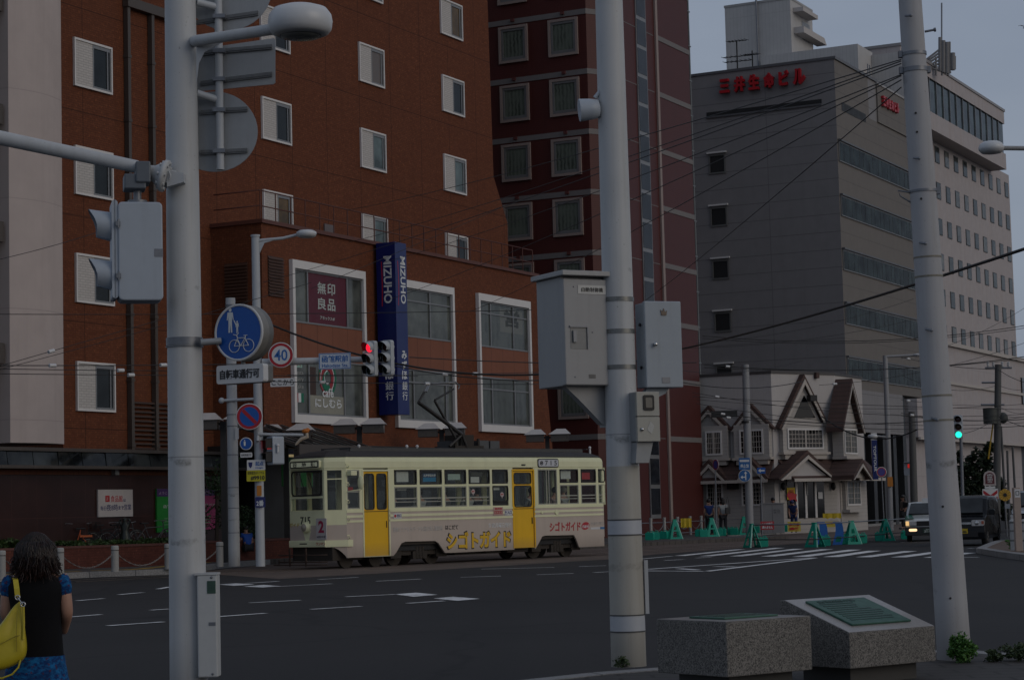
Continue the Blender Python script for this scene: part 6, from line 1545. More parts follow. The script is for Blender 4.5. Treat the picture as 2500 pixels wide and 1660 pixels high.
for dx in (0, 1): mb.tube([PG(1490+dx*12, 1130, -1.0), PG(1512+dx*10, 1085, -.75), PG(1520+dx*10, 1072, 0), PG(1512+dx*10, 1085, .75), PG(1490+dx*12, 1130, 1.0)], .03, 6)
mb.tube([PG(1520, 1075, -.5), PG(1700, 1062, -.4), PG(1728, 1085, -.3), PG(1720, 1110, -.3)], .02, 6); mb.tube([PG(1520, 1075, .5), PG(1700, 1068, .4), PG(1728, 1092, .3), PG(1720, 1112, .3)], .02, 6); mb.build('contact_shoe', M_alu, pgo)
mb = MB(); c = PG(1718, 1450); mb.box(c.x-.6, c.x+.7, .7, WD-.7, zt+.04, zt+.14); mb.box(c.x-.25, c.x+.35, .8, WD-.8, zt+.141, c.z+.12); mb.cyl((c.x-.5, .8, zt+.14), (c.x-.5, .8, c.z), .05, n=8); mb.cyl((c.x+.55, .8, zt+.14), (c.x+.55, .8, c.z), .05, n=8); mb.build('pantograph_base', M_under, tr)
# ================================================================ STREET FURNITURE ON THE BRICK SIDE
def gfr(px, py, yaw=R(90), z=0.0): q = ground(px, py, z); q.z = z; return Fr(q, yaw)
def dfr(px, py, Y, yaw=R(90)): return Fr(deep(px, py, Y), yaw)
# planter wall with stone coping
qa, qb = ground(-60, 1398, .15), ground(470, 1377, .15)
yw = math.atan2(qb.x-qa.x, qb.y-qa.y); PF = Fr((qa.x, qa.y, .15), yw); Lp = (qb-qa).length
t = thing('brick_planter', 'long low brown brick planter wall behind the chained bollards', 'planter', PF)
zpl = PF.at(300, 1334)[1]
mb = MB().box(0, Lp, 0, .25, 0, zpl); mb.build('wall', M_planter, t); mb = MB().box(-.02, Lp+.02, -.02, .27, zpl+.001, zpl+.07); mb.build('coping', P('planter_coping', (.10,.032,.025), .7), t)
mb = MB().box(0, Lp, .251, 1.6, 0, zpl-.02); mb.build('soil', P('soil', (.03,.022,.016), .9), t)
qc, qd = ground(640, 1366, .15), ground(735, 1361, .15)
PF2 = Fr((qc.x, qc.y, .15), math.atan2(qd.x-qc.x, qd.y-qc.y)); z2p = PF2.at(700, 1318)[1]
mb = MB().box(-2, Lp-.3, 1.601, 3.35, 0, .46); o = struct('raised_paving', mb, P('raised_paving_stone', (.07,.06,.055), .8)); o.location = PF.o; o.rotation_euler = (0, 0, PF.rz)
t = thing('brick_planter', 'low brown brick planter under the shrub beside the tram nose', 'planter', PF2)
mb = MB().box(-3.0, 2.6, .3, 1.9, 0, z2p); mb.build('wall', M_planter, t); mb = MB().box(-3.03, 2.63, .27, 1.93, z2p+.001, z2p+.06); mb.build('coping', P('planter_coping', (.1,.03,.02)), t)
M_lf1 = leafmat('planter_leaf', (.016,.042,.010), (.05,.085,.02)); M_lf2 = leafmat('shrub_leaf', (.010,.026,.010), (.026,.055,.018))
rnd = random.Random(12)
n_p = 0
for i, (u0, hh, n) in enumerate([(.03,.34,520),(.10,.42,600),(.17,.40,560),(.24,.30,420),(.36,.28,420),(.45,.26,400),(.54,.24,340),(.63,.27,400),(.72,.25,380),(.81,.25,380),(.90,.25,340)]):
    p = PF.w(Lp*u0, .55, zpl+.02); fr = Fr(p, PF.rz*0+R(90)); lab = ('leafy green planter bush at the frame edge', 'tall leafy planter bush half hidden by the hair of the woman', 'leafy planter bush just behind the woman', 'low planter bush in front of the orange bicycle', 'planter bush below the orange frame of the bicycle', 'planter bush in front of a dark bicycle', 'planter bush below the edge of the white sign', 'planter bush under the bronze statue', 'planter bush beside the statue', 'planter bush in front of the bright mudguard', 'planter bush behind the lamp pole')[i]
    t = thing('planter_bush', lab, 'bush', fr, 'bushes in the long planter')
    mb = MB(); leaves(mb, (0, 0, hh*.38), .6, .3, hh*.5, int(n*1.5), .055, 18, 40+i); mb.build('leaves', M_lf1, t)
    mb = MB()
    for k in range(8): mb.tube([(rnd.uniform(-.3,.3), 0, -.03), (rnd.uniform(-.4,.4), rnd.uniform(-.15,.15), hh*.8)], [.01, .005], 4)
    mb.build('stems', P('stem', (.04,.032,.018), .8), t)
# shrub behind the twin poles
def tree(name, lab, fr, crowns, trunk_h, tr_r, mat, n, size, seed, cat='tree', group=None):
    t = thing(name, lab, cat, fr, group); mb = MB(); rnd = random.Random(seed)
    mb.tube([(0,0,-.05), (.03,.02,trunk_h*.5), (0,0,trunk_h)], [tr_r, tr_r*.8, tr_r*.5], 8)
    for c, r in crowns: mb.tube([(0,0,trunk_h*.6), (c[0]*.6, c[1]*.6, (trunk_h*.6+c[2])*.5), c], [tr_r*.5, tr_r*.35, tr_r*.15], 6)
    mb.build('trunk', P('bark', (.04,.03,.022), .9, 0, .2, 6, .4), t)
    mb = MB()
    for i, (c, r) in enumerate(crowns): leaves(mb, c, r[0], r[1], r[2], int(n*r[0]*r[2]), size, 14, seed*7+i)
    mb.build('crown', mat, t); return t
fr = Fr(PF2.w(-1.0, 1.1, z2p+.05), R(90))
tree('shrub', 'dark green shrub standing in the planter behind the twin poles', fr, [((-.5,0,.7),(.7,.6,.7)), ((.5,.1,.8),(.8,.6,.8)), ((0,.1,1.7),(.75,.6,.75)), ((.4,.1,2.4),(.55,.5,.6)), ((1.1,0,.6),(.6,.5,.6))], 2.0, .07, M_lf2, 1100, .055, 5, 'shrub')
# bollards and chains
M_boll = P('bollard_granite', (.30,.295,.28), .75, 0, .1, 5, .1, .3, .2)
bl_px = [(4,1412),(147,1402),(281,1395),(411,1389),(537,1383)]
bp = []
proto = None
for i, (px, py) in enumerate(bl_px):
    q = ground(px, py, .152); q.z = .152; bp.append(q); lab = ('pale stone bollard at the frame edge beyond the woman', 'pale stone bollard beside the hair of the woman', 'pale stone bollard midway along the planter wall', 'pale stone bollard partly hidden by the lamp pole', 'pale stone bollard next to the twin poles')[i]
    if proto is None:
        proto = thing('bollard', lab, 'bollard', Fr(q, R(90)), 'stone bollards along the kerb')
        mb = MB().lathe([(.105, 0), (.105, .58)], n=20); mb.build('post', M_boll, proto)
        mb = MB().lathe([(.095, .581), (.095, .60)], n=20); mb.build('groove', M_black, proto)
        mb = MB().lathe([(.108, .601), (.108, .69), (.09, .72), (.001, .725)], n=20); mb.build('cap', M_boll, proto)
    else: dup(proto, q, proto.rotation_euler.z, lab)
def chain(a, b, z, sag, lab, mat=M_chain, r=.017, grp='chains between the bollards'):
    a, b = a+V3(0,0,z), b+V3(0,0,z); o = Fr((a+b)/2, math.atan2(b.x-a.x, b.y-a.y)); L = (b-a).length; dz = b.z-a.z
    mb = MB(); n = int(L/.085); prev = None
    for i in range(n):
        t0, t1 = i/n, (i+1.35)/n
        f = lambda t_: V3((t_-.5)*L, 0, (t_-.5)*dz-sag*(1-(2*t_-1)**2))
        p, q = f(t0), f(min(t1, 1)); w_ = .02 if i % 2 else .006; w2 = .006 if i % 2 else .02
        mb.tube([p, p.lerp(q, .5)+V3(0, w2, w_), q], r*.5, 4); mb.tube([p, p.lerp(q, .5)-V3(0, w2, w_), q], r*.5, 4)
    ob = mb.build('chain', mat); ob.location = o.o; ob.rotation_euler = (0, 0, o.rz); tag(ob, lab, 'chain', grp)
for i, lab in enumerate(('chain half hidden behind the woman', 'chain hanging between the second and third bollards', 'chain hanging between the middle bollard and the lamp pole', 'short visible end of chain between the lamp pole and last bollard')): chain(bp[i], bp[i+1], .56, .42, lab)
# bicycles parked behind the planter
def bicycle(lab, p, yaw, frame_m, s=1.0, basket=False, fender=M_alu, folding=False, tall=1.0):
    fr = Fr(p, yaw); t = thing('parked_bicycle', lab, 'bicycle', fr, 'bicycles parked behind the planter')
    r = .31*s if not folding else .22; wb = 1.05*s if not folding else .98
    for x in (0, wb):
        mb = MB().torus((x, 0, r), (0, 1, 0), r-.015, .018, 26, 6); w = mb.build('wheel', M_rubber, t)
        mb = MB().torus((x, 0, r), (0, 1, 0), r-.04, .008, 24, 4)
        for k in range(10): a = k*.628; mb.tube([(x, 0, r), (x+math.cos(a)*(r-.04), 0, r+math.sin(a)*(r-.04))], .002, 3)
        mb.build('rim', M_alu, w)
        mb = MB().torus((x, 0, r), (0, 1, 0), r+.025, .016, 16, 5, .5, 2.6, (1, 0, 0)); mb.build('mudguard', fender, t)
    bb_ = (wb*.42, 0, r*.95); hd = (wb*.86, 0, r+.42); st = (wb*.28, 0, r+.36)
    mb = MB(); k = .03 if folding else .019
    mb.tube([bb_, (wb*.62, 0, r*.9+.04), (hd[0], 0, hd[2]-.1)], k, 8)
    if not folding: mb.tube([st, (hd[0]-.02, 0, hd[2]-.02)], .016, 8)
    mb.tube([bb_, st, (st[0]-.03, 0, st[2]+.12)], .018, 8)
    for y in (-.05, .05): mb.tube([(0, y, r), bb_], .010, 6); mb.tube([(0, y, r), st], .010, 6); mb.tube([(wb, y, r), (hd[0]+.01, y*.6, hd[2]-.12)], .013, 6)
    mb.tube([(hd[0], 0, hd[2]-.12), (hd[0]-.05, 0, hd[2]+.14)], .018, 8)
    if folding: mb.box(-.12, wb*.30, -.06, .06, r*2+.03, r*2+.09)
    mb.build('frame', frame_m, t)
    hx, hz = hd[0]-.05, (hd[2]+.14)*tall
    mb = MB().tube([(hd[0]-.03, 0, hd[2]+.1), (hx, 0, hz)], .014, 6); mb.tube([(hx-.16, -.28, hz+.02), (hx+.03, -.22, hz+.04), (hx, 0, hz), (hx+.03, .22, hz+.04), (hx-.16, .28, hz+.02)], .012, 6); mb.build('handlebar', M_alu, t)
    mb = MB(); sx, sz = st[0]-.03, st[2]+.13; mb.prism([(sx-.14, -.08, sz), (sx-.14, .08, sz), (sx+.02, .05, sz), (sx+.15, .015, sz), (sx+.15, -.015, sz), (sx+.02, -.05, sz)], (0, 0, .05)); mb.build('saddle', M_black, t, .015)
    mb = MB().tube([(bb_[0]-.1, -.09, bb_[2]-.12), (bb_[0], -.06, bb_[2]), (bb_[0]+.1, .09, bb_[2]+.12)], .01, 6); mb.torus(bb_, (0, 1, 0), .08, .008, 16, 4); mb.build('crank', M_galv, t)
    if basket:
        mb = MB(); x, z = hd[0]+.18, hd[2]-.02
        for k in range(5): q = k/4; mb.tube([(x-.14-.02*q, -.15, z+.22*q), (x+.12+.05*q, -.15, z+.22*q), (x+.12+.05*q, .15, z+.22*q), (x-.14-.02*q, .15, z+.22*q), (x-.14-.02*q, -.15, z+.22*q)], .006, 4)
        for k in range(9): xx = x-.14+.035*k; mb.tube([(xx, -.15, z), (xx, -.15, z+.22)], .004, 3); mb.tube([(xx, .15, z), (xx, .15, z+.22)], .004, 3)
        mb.build('basket', M_black, t)
    return t
yb = math.atan2(PF.u.x, PF.u.y)
def bp_at(px): x = PF.at(px, 1330, 2.3)[0]; return PF.w(x, 2.3, .46)
bicycle('orange folding bicycle with yellow grips behind the planter', PF.w(PF.at(215, 1330, 1.9)[0], 1.9, .46), yb+math.pi, P('orange_paint', (.42,.075,.008), .4), folding=True, tall=1.12)
bicycle('dark bicycle with basket behind the orange one', bp_at(152), yb, M_black, basket=True)
bicycle('dark bicycle standing between the orange bicycle and the statue', bp_at(225), yb, M_black, basket=True)
bicycle('dark bicycle with raised handlebar just before the statue', bp_at(262), yb, P('bike_grey', (.05,.05,.055), .4), 1.0)
bicycle('bicycle with a bright curved mudguard beyond the statue', bp_at(333), yb, P('bike_grey', (.05,.05,.055)), 1.08, fender=P('chrome', (.5,.5,.5)))
# bronze statue of a small figure with raised arms
x = PF.at(305, 1300, 1.75)[0]; fr = Fr(PF.w(x, 1.75, .36), R(90)); zt_s = fr.at(305, 1257)[1]
t = thing('bronze_statue', 'small dark bronze figure with arms raised to its head before the wall', 'statue', fr)
V = [(0,0,.62),(0,0,.80),(0,0,.98),(0,0,1.08),(0,0,1.24),(.13,0,1.0),(.19,0,1.12),(.10,-.02,1.2),(-.13,0,1.0),(-.19,0,1.12),(-.10,-.02,1.2),(.07,0,.3),(.07,0,0),(-.07,0,.3),(-.07,0,0)]
k = zt_s/1.32
o = skin('body', [tuple(c*k for c in v) for v in V], [(0,1),(1,2),(2,3),(3,4),(2,5),(5,6),(6,7),(2,8),(8,9),(9,10),(0,11),(11,12),(0,13),(13,14)], [.13*k,.12*k,.12*k,.06*k,.12*k,.05*k,.04*k,.035*k,.05*k,.04*k,.035*k,.06*k,.045*k,.06*k,.045*k], P('dark_bronze', (.028,.032,.027), .4, .5, .2), t)
mb = MB().lathe([(.24*k, .38*k), (.19*k, .55*k), (.12*k, .8*k)], n=16); mb.build('skirt', P('dark_bronze', (.03,.03,.03)), t)
mb = MB().box(-.25, .25, -.2, .2, -.15, .0); mb.build('plinth', P('plinth_dark', (.05,.05,.05)), t)
# twin poles
def pole(name, lab, fr, h, r0, r1, mat, cat='pole', group=None):
    t = thing(name, lab, cat, fr, group); mb = MB().cyl((0,0,0), (0,0,h), r0, r1, 20); mb.build('pole', mat, t); return t
fa = gfr(572, 1382, z=.152); ha = fa.at(562, 728)[1]
pa_ = pole('utility_pole', 'pale concrete pole with strap tops, first of the twin poles', fa, ha, .17, .14, M_polec)
mb = MB()
for z in (ha-.22, ha-.35, ha-.9): mb.cyl((0,0,z-.03), (0,0,z+.03), .155, None, 20)
for py in (1012, 1040, 1110, 1190, 1240, 1300): z = fa.at(570, py)[1]; mb.cyl((0,0,z-.012), (0,0,z+.012), .168, None, 20)
mb.build('strap', M_galv, pa_)
z = fa.at(566, 978)[1]; mb = MB().tube([(-.24, -.17, z), (.75, -.17, z+.02)], .045, 10); mb.ball((-.28, -.17, z), .09, .09, .09, 10, 8); mb.build('pipe_stay', M_pole, pa_)
x, z = fa.at(578, 1062); mb = MB().box(x-.02, x+.08, -.19, -.165, z-.12, z+.2); mb.build('number_tag', M_signwhite, pa_)
fb = gfr(636, 1382, z=.152); hb2 = fb.at(628, 578)[1]
pb_ = pole('lamp_post', 'pale slim lamp post with a long signal arm, second of the twin poles', fb, hb2, .135, .115, M_pole, 'lamp post')
LB = lambda px, py, y=0.0: (lambda q: V3(q[0], y, q[1]))(fb.at(px, py, y))
mb = MB().tube([LB(629, 588), LB(690, 582), LB(728, 573)], [.05, .045, .045], 10); mb.xz([(LB(632, 592).x, LB(632, 592).z), (LB(678, 584).x, LB(678, 584).z), (LB(645, 594).x, LB(645, 594).z), (LB(634, 618).x, LB(634, 618).z)], -.03, .03); mb.cyl((0,0,hb2), (0,0,hb2+.05), .14, n=14); mb.build('lamp_arm', M_pole, pb_)
c = LB(748, 571); mb = MB().lathe([(.001, .11), (.2, .10), (.29, .05), (.3, 0), (.28, -.07), (.2, -.11), (.001, -.12)], c, n=24); mb.build('lamp_head', M_lampw, pb_)
mb = MB().tube([LB(640, 885), LB(890, 877), LB(930, 873)], [.11, .085, .075], 14); mb.build('signal_arm', M_polec, pb_)
mb = MB(); a = LB(653, 1060); mb.tube([(0,-.13,a.z), LB(742, 1062)+V3(0,-.13,0)], .045, 8); mb.tube([(0,-.1,a.z), (.0,-.2,a.z-.2)], .05, 8); mb.build('lower_arm', M_pole, pb_)
# orange ornament at the arm's end
fo = Fr(fb.w(*LB(746, 1052, -.13)), R(90)); t = thing('arm_ornament', 'small orange-topped ornament hanging at the end of the lower arm', 'ornament', fo)
mb = MB().ball((0, 0, 0), .11, .09, .07, 12, 8); mb.ball((.06, 0, .03), .07, .06, .06, 10, 6); mb.build('orange_head', P('ornament_orange', (.45,.13,.01), .5), t)
mb = MB().tube([(.03,0,-.06), (.05,0,-.16), (-.12,0,-.22), (-.24,0,-.33), (-.3,0,-.4)], [.05,.06,.055,.04,.02], 8); mb.build('body', P('ornament_cream', (.40,.33,.25), .5), t)
def sign(name, lab, fr, cat='road sign'): return thing(name, lab, cat, fr)
def round_sign(lab, px, py, Y, rad, ringc, face, yaw=R(90)):
    fr = dfr(px, py, Y, yaw); t = sign('round_sign', lab, fr)
    mb = MB().cyl((0, -.02, 0), (0, .0, 0), rad, None, 36); mb.build('disc', ringc, t)
    mb = MB().cyl((0, -.024, 0), (0, -.0205, 0), rad*.74, None, 36); f = mb.build('face', face, t)
    mb = MB().lathe([(rad+.008, 0), (rad+.008, .012), (rad-.014, .012)], (0, -.012, 0), (0, -1, 0), 36, False); mb.build('rim', M_signwhite, t)
    mb = MB().box(-.04, .04, .001, .12, -.06, .06); mb.build('bracket', M_galv, t); return t
Yb = fb.o.y-.2
t = round_sign('round red-rimmed speed sign reading forty behind the blue drum sign', 686, 867, Yb, .36, M_signred, M_signwhite)
write('lettering', '40', -.19, .19, -.16, .16, -.03, P('numeral_blue', (.01,.10,.34), .5), t, .012)
def plate(name, lab, p0, p1, Y, mat, txt=None, tm=M_btext, yaw=R(90), bold=.02, cat='road sign', fill=(.1,.9,.2,.8)):
    q = deep((p0[0]+p1[0])/2, (p0[1]+p1[1])/2, Y); fr = Fr(q, yaw); a, b = fr.at(*p0), fr.at(*p1)
    t = sign(name, lab, fr, cat); mb = MB().rrect(a[0], b[0], b[1], a[1], -.02, .0, .02); mb.build('plate', mat, t)
    if txt: w, h = b[0]-a[0], a[1]-b[1]; write('lettering', txt, a[0]+w*fill[0], a[0]+w*fill[1], b[1]+h*fill[2], b[1]+h*fill[3], -.025, tm, t, bold)
    mb = MB().box(-.04, .04, .001, .14, -.05, .05); mb.build('bracket', M_galv, t)
    return t, a[0], b[0], b[1], a[1]
plate('plate_sign', 'small white plate with black characters under the speed sign', (660, 924), (721, 943), Yb, M_signwhite, 'ここから', fill=(.05,.95,.18,.85))
t = round_sign('round blue no-parking sign with red rim and red diagonal bar between the twin poles', 609, 1017, min(fa.o.y, fb.o.y)-.4, .375, M_signred, M_blue)
mb = MB(); d_ = .375*.72; mb.prism([(-d_*.7-.035, -.03, d_*.7-.035), (-d_*.7+.035, -.03, d_*.7+.035), (d_*.7+.035, -.03, -d_*.7+.035), (d_*.7-.035, -.03, -d_*.7-.035)], (0, .004, 0)); mb.build('bar', M_signred, t)
t = round_sign('small round blue walking sign low on the slim lamp post', 601, 1083, Yb, .175, M_blue, M_blue)
mb = MB().ball((-.04, -.03, .09), .02, .004, .02, 8, 5); mb.xz([(-.07, .06), (-.01, .06), (-.015, -.06), (-.06, -.06)], -.032, -.026); mb.build('figure', M_ltext, t)
plate('plate_sign', 'tiny white plate under the small round blue sign', (587, 1105), (616, 1116), Yb, M_signwhite, '自転車通行可', fill=(.08,.92,.25,.75), bold=.0)
t, x0, x1, z0, z1_ = plate('origin_sign', 'white plate with a blue shield and characters marking a road start', (603, 1123), (648, 1147), Yb, M_signwhite)
w, h = x1-x0, z1_-z0; mb = MB().xz([(x0+w*.08, z0+h*.78), (x0+w*.30, z0+h*.78), (x0+w*.28, z0+h*.4), (x0+w*.19, z0+h*.2), (x0+w*.10, z0+h*.4)], -.026, -.021); mb.build('shield', M_navy, t)
write('lettering', '起点', x0+w*.46, x0+w*.9, z0+h*.42, z0+h*.85, -.026, P('numeral_blue', (.01,.1,.3)), t, .02); write('lettering', 'Origin', x0+w*.46, x0+w*.88, z0+h*.12, z0+h*.32, -.026, P('numeral_blue', (.01,.1,.3)), t, .01)
t, x0, x1, z0, z1_ = plate('notice_sign', 'yellow emergency dial plate below the road start plate', (602, 1148), (648, 1174), Yb, P('plate_yellow', (.42,.38,.01), .5), '道路緊急ダイヤル', M_btext, fill=(.05,.95,.62,.9), bold=.0)
w, h = x1-x0, z1_-z0; write('lettering', '#9910', x0+w*.22, x0+w*.97, z0+h*.1, z0+h*.5, -.026, M_btext, t, .03)
plate('orange_tag', 'small upright orange tag on the slim lamp post', (627, 1185), (639, 1210), Yb+.05, P('tag_orange', (.42,.15,.01), .5), cat='tag')
plate('bus_stop_plate', 'deep blue plate with a white numeral two on the slim lamp post', (623, 1213), (648, 1238), Yb+.04, M_navy, '2番', M_ltext, fill=(.12,.85,.12,.68), cat='sign')
t, x0, x1, z0, z1_ = plate('station_sign', 'pale station name sign with blue characters on the signal arm', (778, 863), (857, 900), fb.o.y-.15, P('plate_pale_blue', (.45,.50,.56), .5), '函館駅前', P('numeral_blue', (.01,.1,.3)), fill=(.10,.92,.42,.86), bold=.022)
w, h = x1-x0, z1_-z0; write('lettering', 'Hakodate Sta.', x0+w*.1, x0+w*.92, z0+h*.12, z0+h*.34, -.026, P('numeral_blue', (.01,.1,.3)), t, .012)
mb = MB().frame(x0+.01, x1-.01, z0+.01, z1_-.01, .018, -.024, -.0205); mb.build('border', P('numeral_blue', (.01,.1,.3)), t)
# traffic signals: a builder for three-lamp heads
M_lens_off = [P('lens_red_off', (.035,.006,.006), .3), P('lens_amber_off', (.04,.018,.004), .3), P('lens_green_off', (.004,.016,.014), .3)]
M_redlit = EM('red_light', (1.0, .012, .035), 1.6); M_grlit = EM('green_light', (.02, .95, .62), 1.7)
def traffic_light(lab, fr, s=1.0, lit=None, back=False, vis=True):
    t = thing('traffic_light', lab, 'traffic light', fr); p = .36*s; r = .15*s
    mb = MB().rrect(-.20*s, .20*s, -p*1.5-.02, p*1.5+.02, -.06*s, .10*s, .08*s, 5); mb.build('housing', P('signal_pale', (.38,.40,.42), .5, 0, .06), t, .012*s)
    for i in range(3):
        z = p*(1-i)
        mt = M_lens_off[i]
        if lit == i: mt = M_redlit if i == 0 else M_grlit
        mb = MB().lathe([(r, 0), (r*.8, .02*s), (r*.4, .035*s), (.001, .04*s)], (0, -.062*s, z), (0, -1, 0), 24); mb.build('lens', mt, t)
        mb = MB(); n = 14; vs = []
        for k in range(n+1):
            a = R(-35+250*k/n); d_ = .30*s*(.55+.45*math.sin(max(min(a, math.pi), 0)))
            vs += [((r+.03*s)*math.cos(a), -.06*s, z+(r+.03*s)*math.sin(a)), ((r+.025*s)*math.cos(a), -.06*s-d_, z+(r+.02*s)*math.sin(a)-.02*s)]
        mb.add(vs, [(2*k, 2*k+1, 2*k+3, 2*k+2) for k in range(n)], True)
        mb.build('visor', P('signal_pale', (.38,.4,.42)), t)
        v2 = [(x*.965, y, z+(zz-z)*.965) for x, y, zz in vs]; mb = MB(); mb.add(v2, [(2*k, 2*k+2, 2*k+3, 2*k+1) for k in range(n)], True); mb.build('visor_lining', M_black, t)
        mb = MB().lathe([(r*.85, 0), (r*.8, .10*s), (r*.5, .16*s), (.001, .17*s)], (0, .10*s, z), (0, 1, 0), 18); mb.build('lamp_back', P('signal_pale', (.38,.4,.42)), t)
    return t
q = deep(906, 876, fb.o.y-.25); traffic_light('grey three-lamp signal with its red lamp lit in front of the bank sign', Fr(q, R(128)), .92, 0)
q = deep(946, 874, fb.o.y-.05); traffic_light('grey unlit three-lamp signal beside the red one in front of the bank sign', Fr(q, R(128)), .92)
# pedestrian signal on the slim post
q = deep(663, 1099, fb.o.y-.1); fr = Fr(q, R(150)); t = thing('pedestrian_signal', 'small grey pedestrian signal showing red beside the slim lamp post', 'traffic light', fr)
mb = MB().rrect(-.22, .22, -.42, .40, -.06, .30, .06); mb.build('housing', M_signal, t, .012)
mb = MB().box(-.15, .15, -.075, -.061, .04, .32); mb.build('red_lens', EM('dim_red', (.8, .03, .02), .35), t); mb = MB().box(-.15, .15, -.075, -.061, -.34, -.06); mb.build('green_lens', M_lens_off[2], t)
mb = MB()
for z in (.33, -.05): mb.prism([(-.19, -.06, z), (.19, -.06, z), (.19, -.28, z-.05), (-.19, -.28, z-.05)], (0, 0, .015)); mb.box(-.19, -.175, -.26, -.06, z-.28, z-.001); mb.box(.175, .19, -.26, -.06, z-.28, z-.001)
mb.build('visor', M_black, t)
# twin-headed street lanterns along the pavement
M_hood = P('hood_metal', (.58,.55,.52), .35, .35, .06); M_lpost = P('lantern_post', (.018,.016,.015), .6)
def lantern(lab, px, py, Y, heads, wd=.72, first=None):
    fr = Fr(deep(px, py, Y), R(90)); base = fr.o.z; fr.o.z = .152; h = base-.152
    t = thing('street_lantern', lab, 'street lamp', fr, 'twin-headed street lanterns along the pavement')
    mb = MB().box(-.09, .09, -.09, .09, 0, h+.1); mb.box(-.5, .5, -.04, .04, h-.02, h+.06); mb.build('post', M_lpost, t)
    for s in heads:
        xc = s*.52
        mb = MB(); w2 = wd*.66; a = [(xc-w2, -.5, h+.14), (xc+w2, -.5, h+.14), (xc+w2, .5, h+.14), (xc-w2, .5, h+.14)]; b = [(xc-.12, -.2, h+.37), (xc+.26, -.2, h+.37), (xc+.26, .2, h+.37), (xc-.12, .2, h+.37)]
        mb.add(a+b, [(3,2,1,0),(4,5,6,7),(0,1,5,4),(1,2,6,5),(2,3,7,6),(3,0,4,7)]); mb.build('hood', M_hood, t)
        mb = MB().box(xc-.38, xc+.38, -.38, .38, h-.16, h+.139); mb.build('lamp_box', P('lamp_box_smoke', (.06,.05,.042), .3, 0, .3), t)
    return t
for lab, px, py, Y, hd in (('twin-headed lantern mostly hidden behind the first twin pole', 545, 1036, 66, (-1, 1)), ('twin-headed lantern rising just behind the tram nose', 877, 1047, 75, (-1, 1)), ('twin-headed lantern behind the pantograph of the tram', 1078, 1056, 80, (-1, 1)), ('twin-headed lantern rising near the tram tail', 1336, 1069, 88, (-1, 1)), ('twin-headed lantern under the ornament arm', 697, 1062, 71, (-1, 1))): lantern(lab, px, py, Y, hd)
# glazed entrance awning seen past the tram nose
fr = Fr(TB.w(1.2, YE-3.0, 0), YA); a, b = fr.at(690, 1055, 0), fr.at(865, 1100, 0)
t = thing('entrance_awning', 'dark glazed entrance awning in front of the brick wing behind the tram nose', 'awning', fr)
zb3 = fr.at(760, 1092)[1]
mb = MB().prism([(a[0], -.6, zb3), (b[0], -.6, zb3), (b[0], 1.85, zb3+.8), (a[0], 1.85, zb3+.8)], (0, .02, -.08)); mb.build('awning_panel', mirror_mat(), t)
mb = MB().box(a[0]-.05, b[0]+.05, -.68, -.601, zb3-.28, zb3+.06); mb.box(a[0], b[0], -.1, .05, zb3-.05, zb3+.08)
for k in range(6): x = a[0]+(b[0]-a[0])*k/5; mb.prism([(x-.04, -.6, zb3+.01), (x+.04, -.6, zb3+.01), (x+.04, 1.85, zb3+.82), (x-.04, 1.85, zb3+.82)], (0, 0, .06))
mb.build('awning_frame', M_bronze, t)
mb = MB().box(a[0]+.8, a[0]+3, .2, .3, zb3-.32, zb3-.24); mb.build('awning_lamp', EM('warm_tube', (.9,.7,.35), .25), t)
for x in (a[0]+.2, b[0]-.2): mb = MB().box(x-.08, x+.08, -.5, -.34, .152, zb3-.1); mb.build('awning_post', M_bronze, t)
